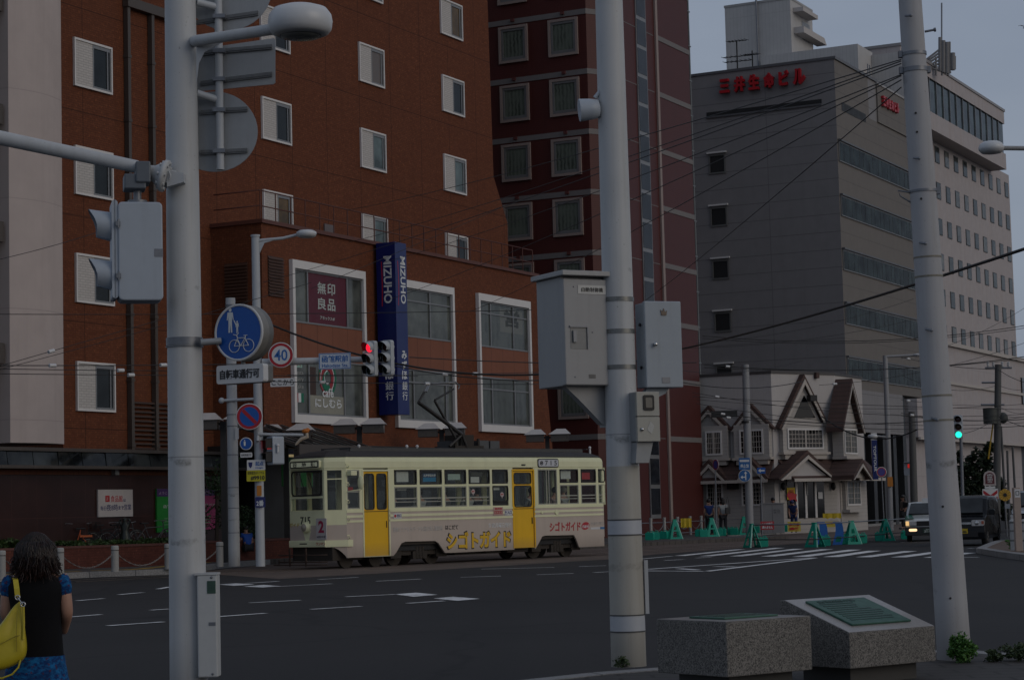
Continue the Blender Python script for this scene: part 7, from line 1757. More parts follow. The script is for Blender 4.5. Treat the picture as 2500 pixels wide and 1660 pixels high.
# ================================================================ ROADWORKS AND PAVEMENT ON THE FAR RIGHT
zr1 = lambda x, y: (1500+x/4.356, 1000+y/4.356)
zr2 = lambda x, y: (2000+x/4.356, 1000+y/4.356)
def onkerb(px, py):
    for (xa, ya), (xb, yb) in zip(pv, pv[1:]):
        if xa <= px <= xb: ky = ya+(yb-ya)*(px-xa)/(xb-xa); break
    else: ky = 0
    z = .14 if py < ky-1 else 0.0; q = ground(px, py, z); q.z = z; return q
def a_barrier(lab, base_px, top_py, w_px, yaw, mat=M_green, strip=True, curved=False):
    """plastic A-frame barrier stand: two splayed leaves with windows, reflector strip along the edge"""
    q = onkerb(*base_px); fr = Fr(q, yaw)
    h = .82; t = thing('barrier_stand', lab, 'barrier', fr, 'plastic barrier stands at the roadworks')
    for sgn in (-1, 1):
        mb = MB(); Y = lambda z: sgn*(.02+.20*(1-z/h))
        def pl(pts):
            mb.prism([(x, Y(z), z) for x, z in pts], (0, .035*sgn, 0))
        if not curved:
            hw = lambda z: .065+.215*(1-z/h)
            for a, b in ((0, .09), (.34, .40), (.56, h)): pl([(-hw(a), a), (hw(a), a), (hw(b), b), (-hw(b), b)])
            for s in (-1, 1):
                for a, b in ((.09, .34), (.40, .56)): pl([(s*(hw(a)-.1), a), (s*hw(a), a), (s*hw(b), b), (s*(hw(b)-.085), b)])
        else:
            c = lambda z: .10*math.sin(z/h*2.4)-.06
            for i in range(8):
                a, b = h*i/8, h*(i+1)/8
                if i in (1, 2): 
                    for s in (-.17, .10): pl([(c(a)+s, a), (c(a)+s+.08, a), (c(b)+s+.08, b), (c(b)+s, b)])
                else: pl([(c(a)-.17+.05*i/8, a), (c(a)+.18-.05*i/8, a), (c(b)+.18-.05*(i+1)/8, b), (c(b)-.17+.05*(i+1)/8, b)])
            if sgn > 0: mb.box(c(h)-.2, c(h)+.1, -.06, .06, h-.04, h+.03)
        mb.build('leaf', mat, t)
    if strip and not curved:
        mb = MB().prism([(.28, -.24, 0), (.315, -.24, 0), (.10, -.04, h), (.065, -.04, h)], (0, .04, 0)); mb.build('reflector_strip', M_lgreen, t)
    if not curved: mb = MB().box(-.09, .09, -.05, .05, h+.001, h+.05); mb.build('pipe_clamp', mat, t)
    return t
for lab, px, py, yaw in (('green barrier stand nearest the red hotel corner', 1648, 1316, 80), ('green barrier stand in front of the two walkers', 1738, 1310, 80), ('green barrier stand below the blue arrow sign pole', 1817, 1305, 85),
        ('green barrier stand behind the red works sign', 1894, 1294, 95), ('green barrier stand on the pavement before the house door', 1933, 1285, 95), ('green barrier stand on the pavement beyond the house door', 1977, 1280, 95),
        ('pale-edged green barrier stand seen edge-on at the track', 1837, 1336, 160), ('pale-edged green barrier stand beside the leaning blue ones', 1990, 1335, 140),
        ('green barrier stand with a square opening beside the blue ones', 2080, 1328, 75), ('green barrier stand next to the taxi', 2162, 1320, 70)): a_barrier(lab, (px, py), 0, 0, R(yaw))
a_barrier('blue curved barrier stand nearer the yellow sign', (2009, 1330), 0, 0, R(100), M_bblue, False, True)
a_barrier('blue curved barrier stand beside the green one with a square opening', (2048, 1329), 0, 0, R(100), M_bblue, False, True)
def weight(lab, px, py, mat=M_green):
    q = onkerb(px, py); t = thing('water_weight', lab, 'weight', Fr(q, R(80+px % 30)), 'green water weights at the roadworks')
    mb = MB().rrect(-.19, .19, 0, .34, -.11, .11, .06); mb.build('tank', mat, t, .015)
    mb = MB().cyl((-.08, 0, .34), (-.08, 0, .385), .03, n=8); mb.tube([(.0, 0, .33), (.03, 0, .39), (.12, 0, .39), (.14, 0, .33)], .018, 6); mb.build('cap_and_grip', mat, t)
wl = ['on the near side of the pair by the hotel', 'on the far side of the pair by the hotel', 'leaning at the first barrier', 'beside the first barrier foot', 'at the barrier before the walkers', 'touching the barrier before the walkers', 'just past the barrier before the walkers', 'at the middle of the pipe rail', 'in the pair before the sign pole', 'beside the sign pole barrier', 'alone on the track paving', 'behind the edge-on barrier', 'under the yellow works sign', 'at the foot of the blue barrier', 'between blue and green barriers', 'beside the square opening barrier', 'past the square opening barrier', 'at the barrier next to the taxi', 'hidden partly by the taxi bumper']
for lab, (zx, zy, f) in zip(wl, ((378,1388,1),(432,1384,1),(522,1376,1),(578,1374,1),(905,1350,1),(950,1354,1),(1110,1342,1),(1148,1340,1),(1232,1332,1),(1275,1332,1),(1578,1458,1),(1506,1312,1),(1805,1298,1),(62,1448,2),(222,1432,2),(300,1424,2),(452,1420,2),(645,1396,2),(920,1376,2))): weight('green water weight '+lab, *(zr1 if f == 1 else zr2)(zx, zy))
def rail(lab, pts, z, r=.025, mat=None, grp='pipe rails of the roadworks'):
    q = [ground(*p)*1.0 for p in pts]
    for v in q: v.z = z
    o = q[0].copy(); mb = MB().tube([v-o for v in q], r, 6); ob = mb.build('pipe_rail', mat or M_galv); ob.location = o; tag(ob, lab, 'rail', grp)
rail('long steel pipe rail along the top of the green barrier stands', ((1568,1320),(1648,1316),(1738,1310),(1817,1305),(1894,1297),(1990,1289),(2066,1283)), .82)
rail('steel pipe rail low on the barrier stands before the walkers', ((1568,1320),(1648,1317),(1738,1311),(1817,1306)), .3)
rail('steel pipe rail between the edge-on barrier and the taxi', ((1837,1336),(1990,1335),(2080,1328),(2162,1320),(2215,1314)), .82)
rail('low dark pipe rail along the track edge', ((1837,1336),(1990,1336),(2080,1329),(2162,1321),(2215,1315)), .28, .02, M_wire)
def sheet(lab, p0, p1, Y, mat, txt=None, tm=M_rtext, folds=False, rows=None):
    q = deep((p0[0]+p1[0])/2, (p0[1]+p1[1])/2, Y); fr = Fr(q, R(92)); a, b = fr.at(*p0), fr.at(*p1); t = thing('works_sign', lab, 'sign', fr)
    mb = MB(); n = 8; vs = []
    for i in range(n+1):
        x = a[0]+(b[0]-a[0])*i/n; y = .03*math.sin(i*1.9) if folds else 0
        vs += [(x, y, b[1]+(.03*math.sin(i*2.3) if folds else 0)), (x, y*.3, a[1])]
    mb.add(vs, [(2*i, 2*i+2, 2*i+3, 2*i+1) for i in range(n)]); mb.add([v+V3(0,.012,0) for v in mb.v], [(2*i, 2*i+1, 2*i+3, 2*i+2) for i in range(n)]); mb.build('sheet', mat, t)
    w, h = b[0]-a[0], a[1]-b[1]
    for k, s in enumerate(rows or []): write('lettering', s, a[0]+w*.1, a[0]+w*.9, a[1]-h*(.12+.44*k)-h*.34, a[1]-h*(.12+.44*k), -.02-(.03 if folds else 0), tm, t, .03)
    return t
M_redsheet = P('red_sheet', (.38,.02,.03), .5)
sheet('yellow sheet draped over the pipe rail near the red hotel', zr1(705, 1155), zr1(822, 1250), 92, M_yellow, folds=True)
sheet('red works notice with white characters on the pipe rail', zr1(1553, 1188), zr1(1700, 1272), 91, M_redsheet, None, M_ltext, rows=['ここは歩道', '通れません'])
sheet('yellow works notice with red characters beside the red one', zr1(1840, 1190), zr1(1984, 1292), 90, P('yellow_notice', (.48,.38,.05), .5), None, M_rtext, rows=['歩行者', '通路'])
sheet('wide yellow sheet hung on the rail before the house', zr2(38, 1102), zr2(235, 1150), 96, M_yellow, folds=True)
t = sheet('yellow notice with a black toothed border behind the blue barriers', zr2(62, 1188), zr2(212, 1245), 93, P('yellow_notice', (.48,.38,.05)), None, M_rtext, rows=['工事中'])
# pavement fence: posts with chains
fp = [(1590,1312),(1623,1309),(1655,1306),(1686,1303),(1713,1301),(1767,1296),(1795,1294),(2033,1275),(2072,1271),(2103,1269),(2129,1267),(2183,1263)]
fpos = []
M_fpost = P('fence_post', (.34,.335,.32), .6, 0, .1)
for i, p in enumerate(fp):
    q = ground(p[0], p[1]+2, .14); q.z = .14; fpos.append(q)
    lab = 'grey street post %s' % ('nearest the cabinet pole', 'second from the cabinet pole', 'third from the cabinet pole, behind a barrier', 'beside the draped yellow sheet', 'beyond the draped yellow sheet', 'behind the walkers', 'past the walkers by the sign pole', 'with a pale cap before the house window', 'beside the lit post lamp', 'near the no-parking sign foot', 'by the blue banner entrance', 'closest to the taxi')[i]
    if i == 0:
        fpr = thing('street_post', lab, 'post', Fr(q, R(90)), 'grey posts along the street pavement'); mb = MB().cyl((0,0,0), (0,0,.82), .07, .07, 12); mb.build('post', M_fpost, fpr); mb = MB().cyl((0,0,.821), (0,0,.93), .085, .075, 12); mb.build('cap', M_boll, fpr)
    else: dup(fpr, q, fpr.rotation_euler.z, lab)
for i, lab in ((0, 'first sagging chain by the red hotel'), (1, 'second sagging chain by the red hotel'), (2, 'chain behind the green barrier by the red hotel'), (3, 'chain beyond the draped yellow sheet'), (5, 'chain behind the walkers')): chain(fpos[i], fpos[i+1], .7, .38, lab, M_alu, .02, 'chains along the street pavement')
# control box, signs and poles by the house
q = deep(1885, 1250, 101); fr = Fr((q.x, q.y, .14), R(95)); a, b = fr.at(1856, 1231), fr.at(1915, 1275)
t = thing('street_cabinet', 'pale grey street cabinet in front of the house wall', 'cabinet', fr)
mb = MB().box(a[0], b[0], 0, .6, 0, a[1]); mb.build('case', P('box_grey', (.20,.20,.205), .5), t, .02); mb = MB().box(a[0]-.03, b[0]+.03, -.03, .63, a[1]+.001, a[1]+.06); mb.build('lid', P('box_grey', (.2,.2,.2)), t)
mb = MB(); xm_ = (a[0]+b[0])/2; mb.box(xm_-.006, xm_+.006, -.004, -.001, .06, a[1]-.05); mb.build('door_gap', M_black, t); write('lettering', '警告', xm_+.05, xm_+.4, a[1]-.45, a[1]-.25, -.006, P('faint_grey', (.12,.12,.12), .5), t, .02)
def far_pole(lab, px, py_top, py_base, r, mat, name='street_pole', z=.14, top_px=None, Y=None):
    fr = gfr(px, py_base, z=z) if Y is None else dfr(px, py_base, Y)
    if Y is not None: fr.o.z = z
    tp = fr.at(top_px or px-3, py_top); t = thing(name, lab, 'pole', fr); mb = MB().cyl((0,0,0), (tp[0], 0, tp[1]), r, r*.85, 14); mb.build('pole', mat, t); return t, fr
# Fr.at returns world height, so subtract the base height
t, fr = far_pole('thick pale pole carrying two stacked blue signs in front of the house', 1830, 890, 1285, .19, P('pole_grey', (.26,.26,.265), .55), top_px=1820, Y=97)
z = fr.at(1824, 1030)[1]; mb = MB().cyl((0,0,z-.05), (0,0,z+.05), .2, n=14); mb.box(-1.6, -.4, -.1, .12, z+.25, z+.55); mb.build('attached_lamp', M_black, t)
plate('stop_line_sign', 'blue oblong sign with a white bar and characters above the arrow sign', (1803.5, 1118), (1831.5, 1146), 96.6, P('sign_blue_far', (.01,.10,.30), .5), '停止線', M_ltext, fill=(.12,.88,.15,.48))
q = deep(1817.5, 1124.5, 96.5); fr = Fr(q, R(90)); mb = MB().box(-.22, .22, -.025, -.021, -.05, .05); o = mb.build('white_bar', M_signwhite, [x for x in C.objects if x.name.startswith('stop_line_sign')][0]); o.location = (0, 0, q.z-deep(1817.5, 1132, 96.6).z)
t = round_sign('round blue sign with two white arrows low on the thick pole', 1818, 1161, 96.6, .28, P('sign_blue_far', (.01,.1,.3)), P('sign_blue_far', (.01,.1,.3)))
mb = MB().box(.02, .07, -.03, -.026, -.2, .1); mb.xz([(-.03,.1),(.12,.1),(.045,.21)], -.03, -.026); mb.box(-.10, .02, -.03, -.026, -.09, -.04); mb.xz([(-.10,-.15),(-.10,.02),(-.2,-.065)], -.03, -.026); mb.build('arrows', M_ltext, t)
t, x0, x1, z0, z1_ = plate('one_way_sign', 'blue oblong one-way sign with a white arrow before the house', (1848, 1141.5), (1869, 1155.5), 97.5, M_blue, cat='road sign'); w, h = x1-x0, z1_-z0
mb = MB().xz([(x0+w*.12, z0+h*.5), (x0+w*.42, z0+h*.85), (x0+w*.42, z0+h*.62), (x0+w*.9, z0+h*.62), (x0+w*.9, z0+h*.38), (x0+w*.42, z0+h*.38), (x0+w*.42, z0+h*.15)], -.026, -.021); mb.build('arrow', M_ltext, t)
far_pole('thin grey post under the one-way sign', 1860, 1142, 1285, .035, M_galv, Y=97.6)
t = round_sign('narrow no-parking sign seen nearly edge-on near the hotel corner', 1748, 1134, 97, .26, M_signred, P('sign_violet', (.05,.04,.22), .5), R(155))
far_pole('thin grey post under the edge-on no-parking sign', 1749, 1125, 1290, .035, M_galv, Y=97.1)
# street lamps and poles in front of the grey block
t, fr = far_pole('tall pale lamp post with a long and a short arm by the grey block', 2174, 868, 1268, .14, P('pole_grey', (.26,.26,.265)), 'lamp_post', top_px=2161, Y=101)
LB3 = lambda px, py: (lambda q: V3(q[0], -.05, q[1]))(fr.at(px, py))
mb = MB().tube([LB3(2161, 871), LB3(2238, 867)], .06, 8); mb.tube([LB3(2164, 1067), LB3(2136, 1064)], .05, 8); mb.build('lamp_arms', P('pole_grey', (.26,.26,.265)), t)
mb = MB(); c = LB3(2238, 867); mb.lathe([(.001,.08),(.18,.06),(.24,0),(.18,-.07),(.001,-.09)], (c.x+.05, c.y, c.z), n=18); mb.xform(Matrix.Identity(4)); c2 = LB3(2130, 1065); mb.lathe([(.001,.1),(.2,.08),(.26,0),(.2,-.1),(.001,-.1)], c2, n=16); mb.build('lamp_heads', M_lampw, t)
a = LB3(2171, 1175); mb = MB().box(a.x-.12, a.x+.14, -.2, -.15, a.z-.25, a.z+.22); mb.build('orange_tag', P('tag_orange', (.42,.15,.01)), t)
t = round_sign('round no-parking sign in front of the blue banner', 2152, 1152, 99, .235, M_signred, P('sign_violet', (.05,.04,.22)))
far_pole('thin grey post under the no-parking sign by the banner', 2158, 1155, 1262, .03, M_galv, top_px=2152, Y=99.1)
q = deep(2135, 1122, 112); fr = Fr(q, R(88)); a, b = fr.at(2127, 1074), fr.at(2144, 1170)
t = thing('banner_sign', 'tall narrow deep blue banner sign with white capitals reading downwards', 'sign', fr)
mb = MB().box(a[0], b[0], -.1, .1, b[1], a[1]); mb.build('panel', M_dblue, t); mb = MB().box(a[0], b[0], -.1, .1, a[1]+.002, a[1]+.38); mb.build('white_cap', M_signwhite, t)
w, h = b[0]-a[0], a[1]-b[1]; write('lettering', 'TOPTOUR', a[0]+w*.25, a[0]+w*.75, b[1]+h*.2, b[1]+h*.86, -.106, M_ltext, t, .02, rot=1)
q = deep(2217, 1143, 108); t = thing('pedestrian_signal', 'far pedestrian signal glowing red in front of the grey block', 'traffic light', Fr(q, R(112)))
mb = MB().rrect(-.2, .2, -.36, .36, -.1, .1, .05); mb.build('housing', M_signal, t); mb = MB().box(.0, .13, -.12, -.101, .02, .22); mb.build('red_lens', EM('dim_red', (.8,.03,.02), .35), t); mb = MB().box(-.17, .17, -.25, -.1, .28, .3); mb.build('visor', M_black, t)
far_pole('dark concrete pole behind the leaning pole', 2232, 1005, 1255, .2, P('pole_dark', (.08,.08,.078), .7), top_px=2226, Y=107)
# traffic light by the utility pole on the right
q = deep(2340, 1042, 84); traffic_light('grey signal with a bright green lamp beyond the leaning pole', Fr(q, R(108)), .86, 2)
t, fr = far_pole('slim grey post carrying the green-lit signal', 2350, 1070, 1245, .075, M_galv, top_px=2346, Y=84.5)
t, fr = far_pole('dark wooden-looking utility pole with crossarms and transformer', 2431, 890, 1262, .17, P('pole_dark', (.08,.08,.078)), 'utility_pole', top_px=2437, Y=92)
U = lambda px, py, y=0: (lambda q: V3(q[0], y, q[1]))(fr.at(px, py))
mb = MB()
for py, x0, x1 in ((898, 2405, 2470), (934, 2397, 2440), (988, 2395, 2452)): mb.tube([U(x0, py), U(x1, py)], .045, 6)
mb.build('crossarm', M_galv, t)
mb = MB(); 
for px in (2412, 2425, 2447, 2462): c = U(px, 890); mb.lathe([(.03, -.1), (.07, -.02), (.04, .03), (.07, .06), (.03, .13)], c, n=8)
mb.build('insulator', M_signwhite, t)
mb = MB(); c = U(2418, 1015); mb.cyl(c+V3(0,0,-.35), c+V3(0,0,.35), .32, n=14); c = U(2449, 1020); mb.ball(c, .22, .2, .25); mb.build('transformer', P('transformer', (.05,.055,.05), .6), t)
mb = MB(); a, b = U(2425, 1030), U(2413, 1120); mb.cyl(a, b, .035, n=8); mb.build('guy_guard', P('guard_yellow', (.42,.26,.01), .5), t)
for lab, px, y0, y1, top in (('slim grey pole next to the dark utility pole', 2456, 1040, 1255, 2444), ('thin dark post behind the slim grey pole', 2463, 1100, 1240, 2459), ('thin dark post furthest along the pavement', 2481, 1090, 1240, 2472)): far_pole(lab, px, y0, y1, .06, P('pole_dark', (.08,.08,.078)), top_px=top, Y=96)
# lamp head on its arm at the right edge
q = deep(2420, 361, 24); fr = Fr(q, R(90)); t = thing('street_lamp', 'white oval lamp head on an arm reaching in from the frame edge', 'street lamp', fr); q2 = fr.at(2418, 361)
mb = MB().lathe([(.001, .075), (.09, .07), (.13, .045), (.15, .0), (.145, -.03), (.11, -.065), (.001, -.075)], n=28); mb.build('lamp_head', M_lampw, t)
a = fr.at(2448, 362); b = fr.at(2900, 372); mb = MB().tube([(a[0], 0, a[1]), (fr.at(2520, 363)[0], 0, fr.at(2520, 363)[1]), (b[0], 0, b[1])], .028, 10); mb.build('arm', M_polec, t)
mb = MB().cyl((b[0], 0, -q.z+.0), (b[0], 0, b[1]+.3), .09, n=14); mb.build('pole', M_polec, t)
# tree, chevron post, arched sign, yellow disc, barrier, bollards
fr = dfr(2378, 1262, 100); fr.o.z = 0
tree('street_tree', 'dark bushy tree behind the van and the green signal', fr, [((-.5,0,1.6),(1.2,1,.9)), ((.6,.2,2.0),(1.1,1,1.0)), ((.3,0,3.3),(.9,.8,.8)), ((-.2,.2,2.6),(1,.9,.8)), ((1.3,0,1.0),(.8,.7,.7)), ((-1.1,0,.9),(.8,.7,.7)), ((.9,.1,3.9),(.35,.3,.4)), ((-.7,0,3.6),(.3,.3,.35))], 3.0, .09, leafmat('dark_leaf', (.008,.016,.008), (.022,.036,.016)), 1300, .13, 9)
fr = dfr(2420, 1262, 88); fr.o.z = 0; zz_ = lambda py: fr.at(2420, py)[1]
t = thing('arched_sign', 'tall arched wine-red sign with pale characters above a red and white chevron', 'sign', fr)
mb = MB(); zt = zz_(1149); mb.xz([(-.26, zz_(1185)), (.26, zz_(1185)), (.26, zt-.26)]+[(.26*math.cos(i*.2618), zt-.26+.26*math.sin(i*.2618)) for i in range(1, 12)]+[(-.26, zt-.26)], -.04, .0); mb.build('arch_panel', P('arch_pale', (.38,.33,.32), .5), t)
mb = MB().xz([(-.19, zz_(1181)), (.19, zz_(1181)), (.19, zt-.26)]+[(.19*math.cos(i*.2618), zt-.26+.19*math.sin(i*.2618)) for i in range(1, 12)]+[(-.19, zt-.26)], -.046, -.041); mb.build('arch_face', P('arch_wine', (.085,.008,.016), .5), t)
write('lettering', '函館朝市', -.11, .11, zz_(1179), zz_(1156), -.052, M_ltext, t, .0, True)
mb = MB().box(-.22, .22, -.04, .0, zz_(1192), zz_(1180)-.12); mb.box(-.035, .035, .001, .06, 0, zt-.3); mb.build('post', M_signwhite, t)
za, zb_c = zz_(1193), zz_(1218); mb = MB().box(-.33, .33, -.05, .0, zb_c, za); mb.build('chevron_board', M_signwhite, t)
h = za-zb_c; mb = MB()
for k in (.0, .62): 
    for s in (-1, 1): mb.prism([(0, -.056, za-h*(.62+k)), (s*.3, -.056, za-h*(.1+k) if k == 0 else za-h*.75), (s*.3, -.056, za-h*(.42+k) if k == 0 else zb_c+.01), (0, -.056, max(zb_c, za-h*(.95+k)))], (0, .005, 0))
mb.build('chevron', M_signred, t)
q = deep(2453, 1208, 85); fr = Fr(q, R(92)); t = thing('warning_disc', 'round yellow petal-edged warning disc on a stand', 'sign', fr)
mb = MB(); n = 48; mb.xz([((.235+.015*abs(math.sin(i*6*math.pi/n)))*math.cos(2*math.pi*i/n), (.235+.015*abs(math.sin(i*6*math.pi/n)))*math.sin(2*math.pi*i/n)) for i in range(n)], -.06, .0); mb.build('petals', P('disc_amber', (.48,.27,.025), .45), t)
mb = MB().cyl((0, -.075, 0), (0, -.061, 0), .075, n=20)
for k in range(12): a = k*math.pi/6; mb.tube([(.07*math.cos(a), -.064, .07*math.sin(a)), (.235*math.cos(a), -.064, .235*math.sin(a))], .006, 4)
mb.build('dark_centre', M_black, t)
mb = MB().cyl((0, .02, -.24), (.03, .02, -q.z+.0), .02, n=8); mb.build('stand', M_galv, t)
q = ground(2452, 1316); fr = Fr((q.x, q.y+6, 0), R(95)); zt = fr.at(2452, 1226)[1]; t = thing('works_unit', 'grey box on a yellow and red-white roadworks base beside the van', 'barrier', fr)
mb = MB().box(-.45, .35, 0, .5, fr.at(2452, 1246)[1], zt); mb.build('grey_box', P('unit_grey', (.17,.17,.16), .5), t, .03); mb = MB().box(-.5, .4, -.05, .55, fr.at(2452, 1260)[1], fr.at(2452, 1246)[1]-.003); mb.build('yellow_band', M_yellow, t)
mb = MB().box(-.4, .3, 0, .5, 0, fr.at(2452, 1260)[1]-.003); bs = mb.build('striped_base', M_signwhite, t); mb = MB(); zz2 = fr.at(2452, 1260)[1]
for i in range(3):
    for j in range(5):
        if (i+j) % 2 == 0: mb.box(-.4+.233*i, -.4+.233*(i+1), -.006, -.001, zz2*j/5, zz2*(j+1)/5-.003)
mb.build('red_square', M_signred, bs)
q = ground(2490, 1345, .142); fr = Fr((q.x, q.y, .142), R(90)); zt = fr.at(2487, 1190)[1]
t = thing('wooden_post', 'pale square post with a small label on the corner island', 'post', fr)
mb = MB().box(-.11, .07, -.06, .12, 0, zt); mb.build('post', P('post_pinkish', (.33,.26,.22), .7, 0, .1), t, .01); mb = MB().box(-.085, .06, -.066, -.061, zt-.26, zt-.04); mb.build('label', M_signwhite, t); mb = MB().frame(-.06, .035, zt-.2, zt-.09, .015, -.07, -.0665); mb.build('label_mark', M_btext, t)
M_bw = P('post_white', (.40,.40,.39), .6, 0, .08)
for i, (px, lab) in enumerate(((2476, 'white ringed bollard hugging the wooden post on the island'), (2503, 'white ringed bollard at the frame edge on the island'))):
    q = ground(px, 1343, .142); fr = Fr((q.x, q.y, .142), R(90)); h = fr.at(px, 1270)[1]; t = thing('ringed_bollard', lab, 'bollard', fr)
    mb = MB().cyl((0,0,0), (0,0,h), .095, n=18); mb.lathe([(.1, h-.05), (.1, h), (.06, h+.03), (.001, h+.035)], n=18); mb.build('post', M_bw, t)
    mb = MB()
    for k in (.30, .62, .9): mb.cyl((0,0,h*k), (0,0,h*k+.05), .1, n=18)
    mb.build('ring', P('ring_grey', (.16,.16,.16), .6), t)
fr = Fr(ground(2468, 1340, .14), 0); fr.o.z = .142; t = thing('weed_clump', 'small green weed at the edge of the corner island', 'plant', fr); mb = MB(); leaves(mb, (0,0,.12), .22, .2, .16, 180, .04, 10, 77); mb.build('leaves', M_weed, t)
mb = MB().tube([(0,0,0), (.02,.02,.2)], [.006,.003], 4); mb.build('stems', M_weed2, t)

# ================================================================ VEHICLES
def car_body(t, prof, hw, mat, cuts, taper=.12, zb=.5, name='body'):
    """side profile (x back, z up) lofted across the width with tumblehome above the belt"""
    zs = sorted(p[1] for p in prof); mb = MB(); n = len(prof); vs = []
    ks = (-1, -.93, -.55, 0, .55, .93, 1)
    for k in ks:
        for x, z in prof:
            top = max(0, (z-.9)/.8); w = hw*(1-taper*top); e = abs(k)
            bow = .10*(e**3); xx = x+(bow if x < cuts else -bow*.5)
            vs.append((k*w, xx, z-(.035*(e**4) if z > 1.2 else 0)))
    fs = []
    for i in range(len(ks)-1):
        for j in range(n): fs.append((i*n+j, i*n+(j+1) % n, (i+1)*n+(j+1) % n, (i+1)*n+j))
    fs += [tuple(range(n-1, -1, -1)), tuple(range((len(ks)-1)*n, len(ks)*n))]
    mb.add(vs, fs); o = mb.build(name, mat, t, .02)
    bm = bmesh.new(); bm.from_mesh(o.data); bmesh.ops.recalc_face_normals(bm, faces=bm.faces); bm.to_mesh(o.data); bm.free(); return o
def wheels(t, xs, hw, r, wd=.19):
    for x in xs:
        for s in (-1, 1):
            mb = MB().lathe([(r*.62, 0), (r*.95, .01), (r, .05), (r, wd-.05), (r*.95, wd-.01), (r*.6, wd)], (s*(hw+.012), x, r), (-s, 0, 0), 24); w = mb.build('wheel', M_rubber, t)
            mb = MB().cyl((s*(hw+.006), x, r), (s*(hw-.06), x, r), r*.60, n=20); 
            for k in range(5): a = k*1.2566; mb.prism([(s*(hw+.008), x+math.cos(a+d)*r*.56*f, r+math.sin(a+d)*r*.56*f) for d, f in ((-.2,.2),(-.16,1),(.16,1),(.2,.2))], (s*.006, 0, 0))
            mb.build('hub', M_alu, w)
M_cpaint = P('van_black', (.006,.007,.009), .22, 0, .1, 2, 0, .25); M_cglass = glassmat('car_glass', (.03,.034,.037), .06, .35); M_headl = P('headlamp_clear', (.42,.42,.42), .15, .2, .1)
# black boxy van: local x across, y back along the car, facing -y towards us
q = ground(2352, 1333); q.z = 0; VF = Fr(q, R(112)); vn = thing('parked_van', 'black boxy small van with clear headlamps behind the leaning pole', 'van', VF)
hw = .73
car_body(vn, [(0,.22),(-.02,.45),(.0,.72),(.12,.93),(.52,1.02),(1.02,1.58),(1.2,1.66),(2.6,1.68),(3.25,1.62),(3.36,1.0),(3.38,.25)], hw, M_cpaint, 1.5, .10)
mb = MB().prism([(-.60, .53, 1.05), (.60, .53, 1.05), (.555, .955, 1.53), (-.555, .955, 1.53)], (0, -.06, .055)); mb.build('windscreen', M_cglass, vn)
for s in (-1, 1):
    mb = MB().prism([(s*.70, 1.1, 1.02), (s*.70, 2.0, 1.02), (s*.665, 2.0, 1.52), (s*.665, 1.35, 1.52)], (s*.035, 0, 0)); mb.prism([(s*.70, 2.06, 1.02), (s*.70, 3.1, 1.02), (s*.665, 3.0, 1.52), (s*.665, 2.06, 1.52)], (s*.035, 0, 0)); mb.build('side_window', M_cglass, vn)
    mb = MB().rrect(s*.30 if s > 0 else -.71, .71 if s > 0 else s*.30, .66, .86, -.04, .12, .05); 
    h_ = mb.build('headlamp', M_headl, vn, .01); mb = MB().box(min(s*.63, s*.71), max(s*.63, s*.71), -.045, -.041, .72, .82); mb.build('indicator', P('indicator_amber', (.32,.07,.02), .3), h_)
    mb = MB().ball((s*.48, -.042, .76), .07, .01, .07, 12, 8); mb.build('lamp_bowl', P('chrome', (.5,.5,.5)), h_)
    mb = MB().rrect(min(s*.76, s*.95), max(s*.76, s*.95), 1.02, 1.2, .78, .88, .05); mb.build('mirror', M_cpaint, vn, .01)
    mb = MB().box(min(s*.742, s*.75), max(s*.742, s*.75), 1.72, 1.73, .35, 1.0); mb.box(min(s*.742, s*.76), max(s*.742, s*.76), 1.85, 2.0, .88, .91); mb.build('door_line', M_black, vn)
mb = MB().box(-.29, .29, -.045, .02, .72, .79); mb.build('grille_bar', P('chrome', (.5,.5,.5)), vn)
mb = MB().box(-.5, .5, -.03, .02, .30, .50); mb.build('lower_grille', M_black, vn)
mb = MB().box(-.17, .17, -.055, -.031, .42, .58); pl_ = mb.build('number_plate', P('plate_yellow2', (.48,.34,.01), .5), vn); write('lettering', '51-86', -.13, .14, .44, .52, -.06, M_btext, pl_, .02)
wheels(vn, (.55, 2.85), .72, .29)
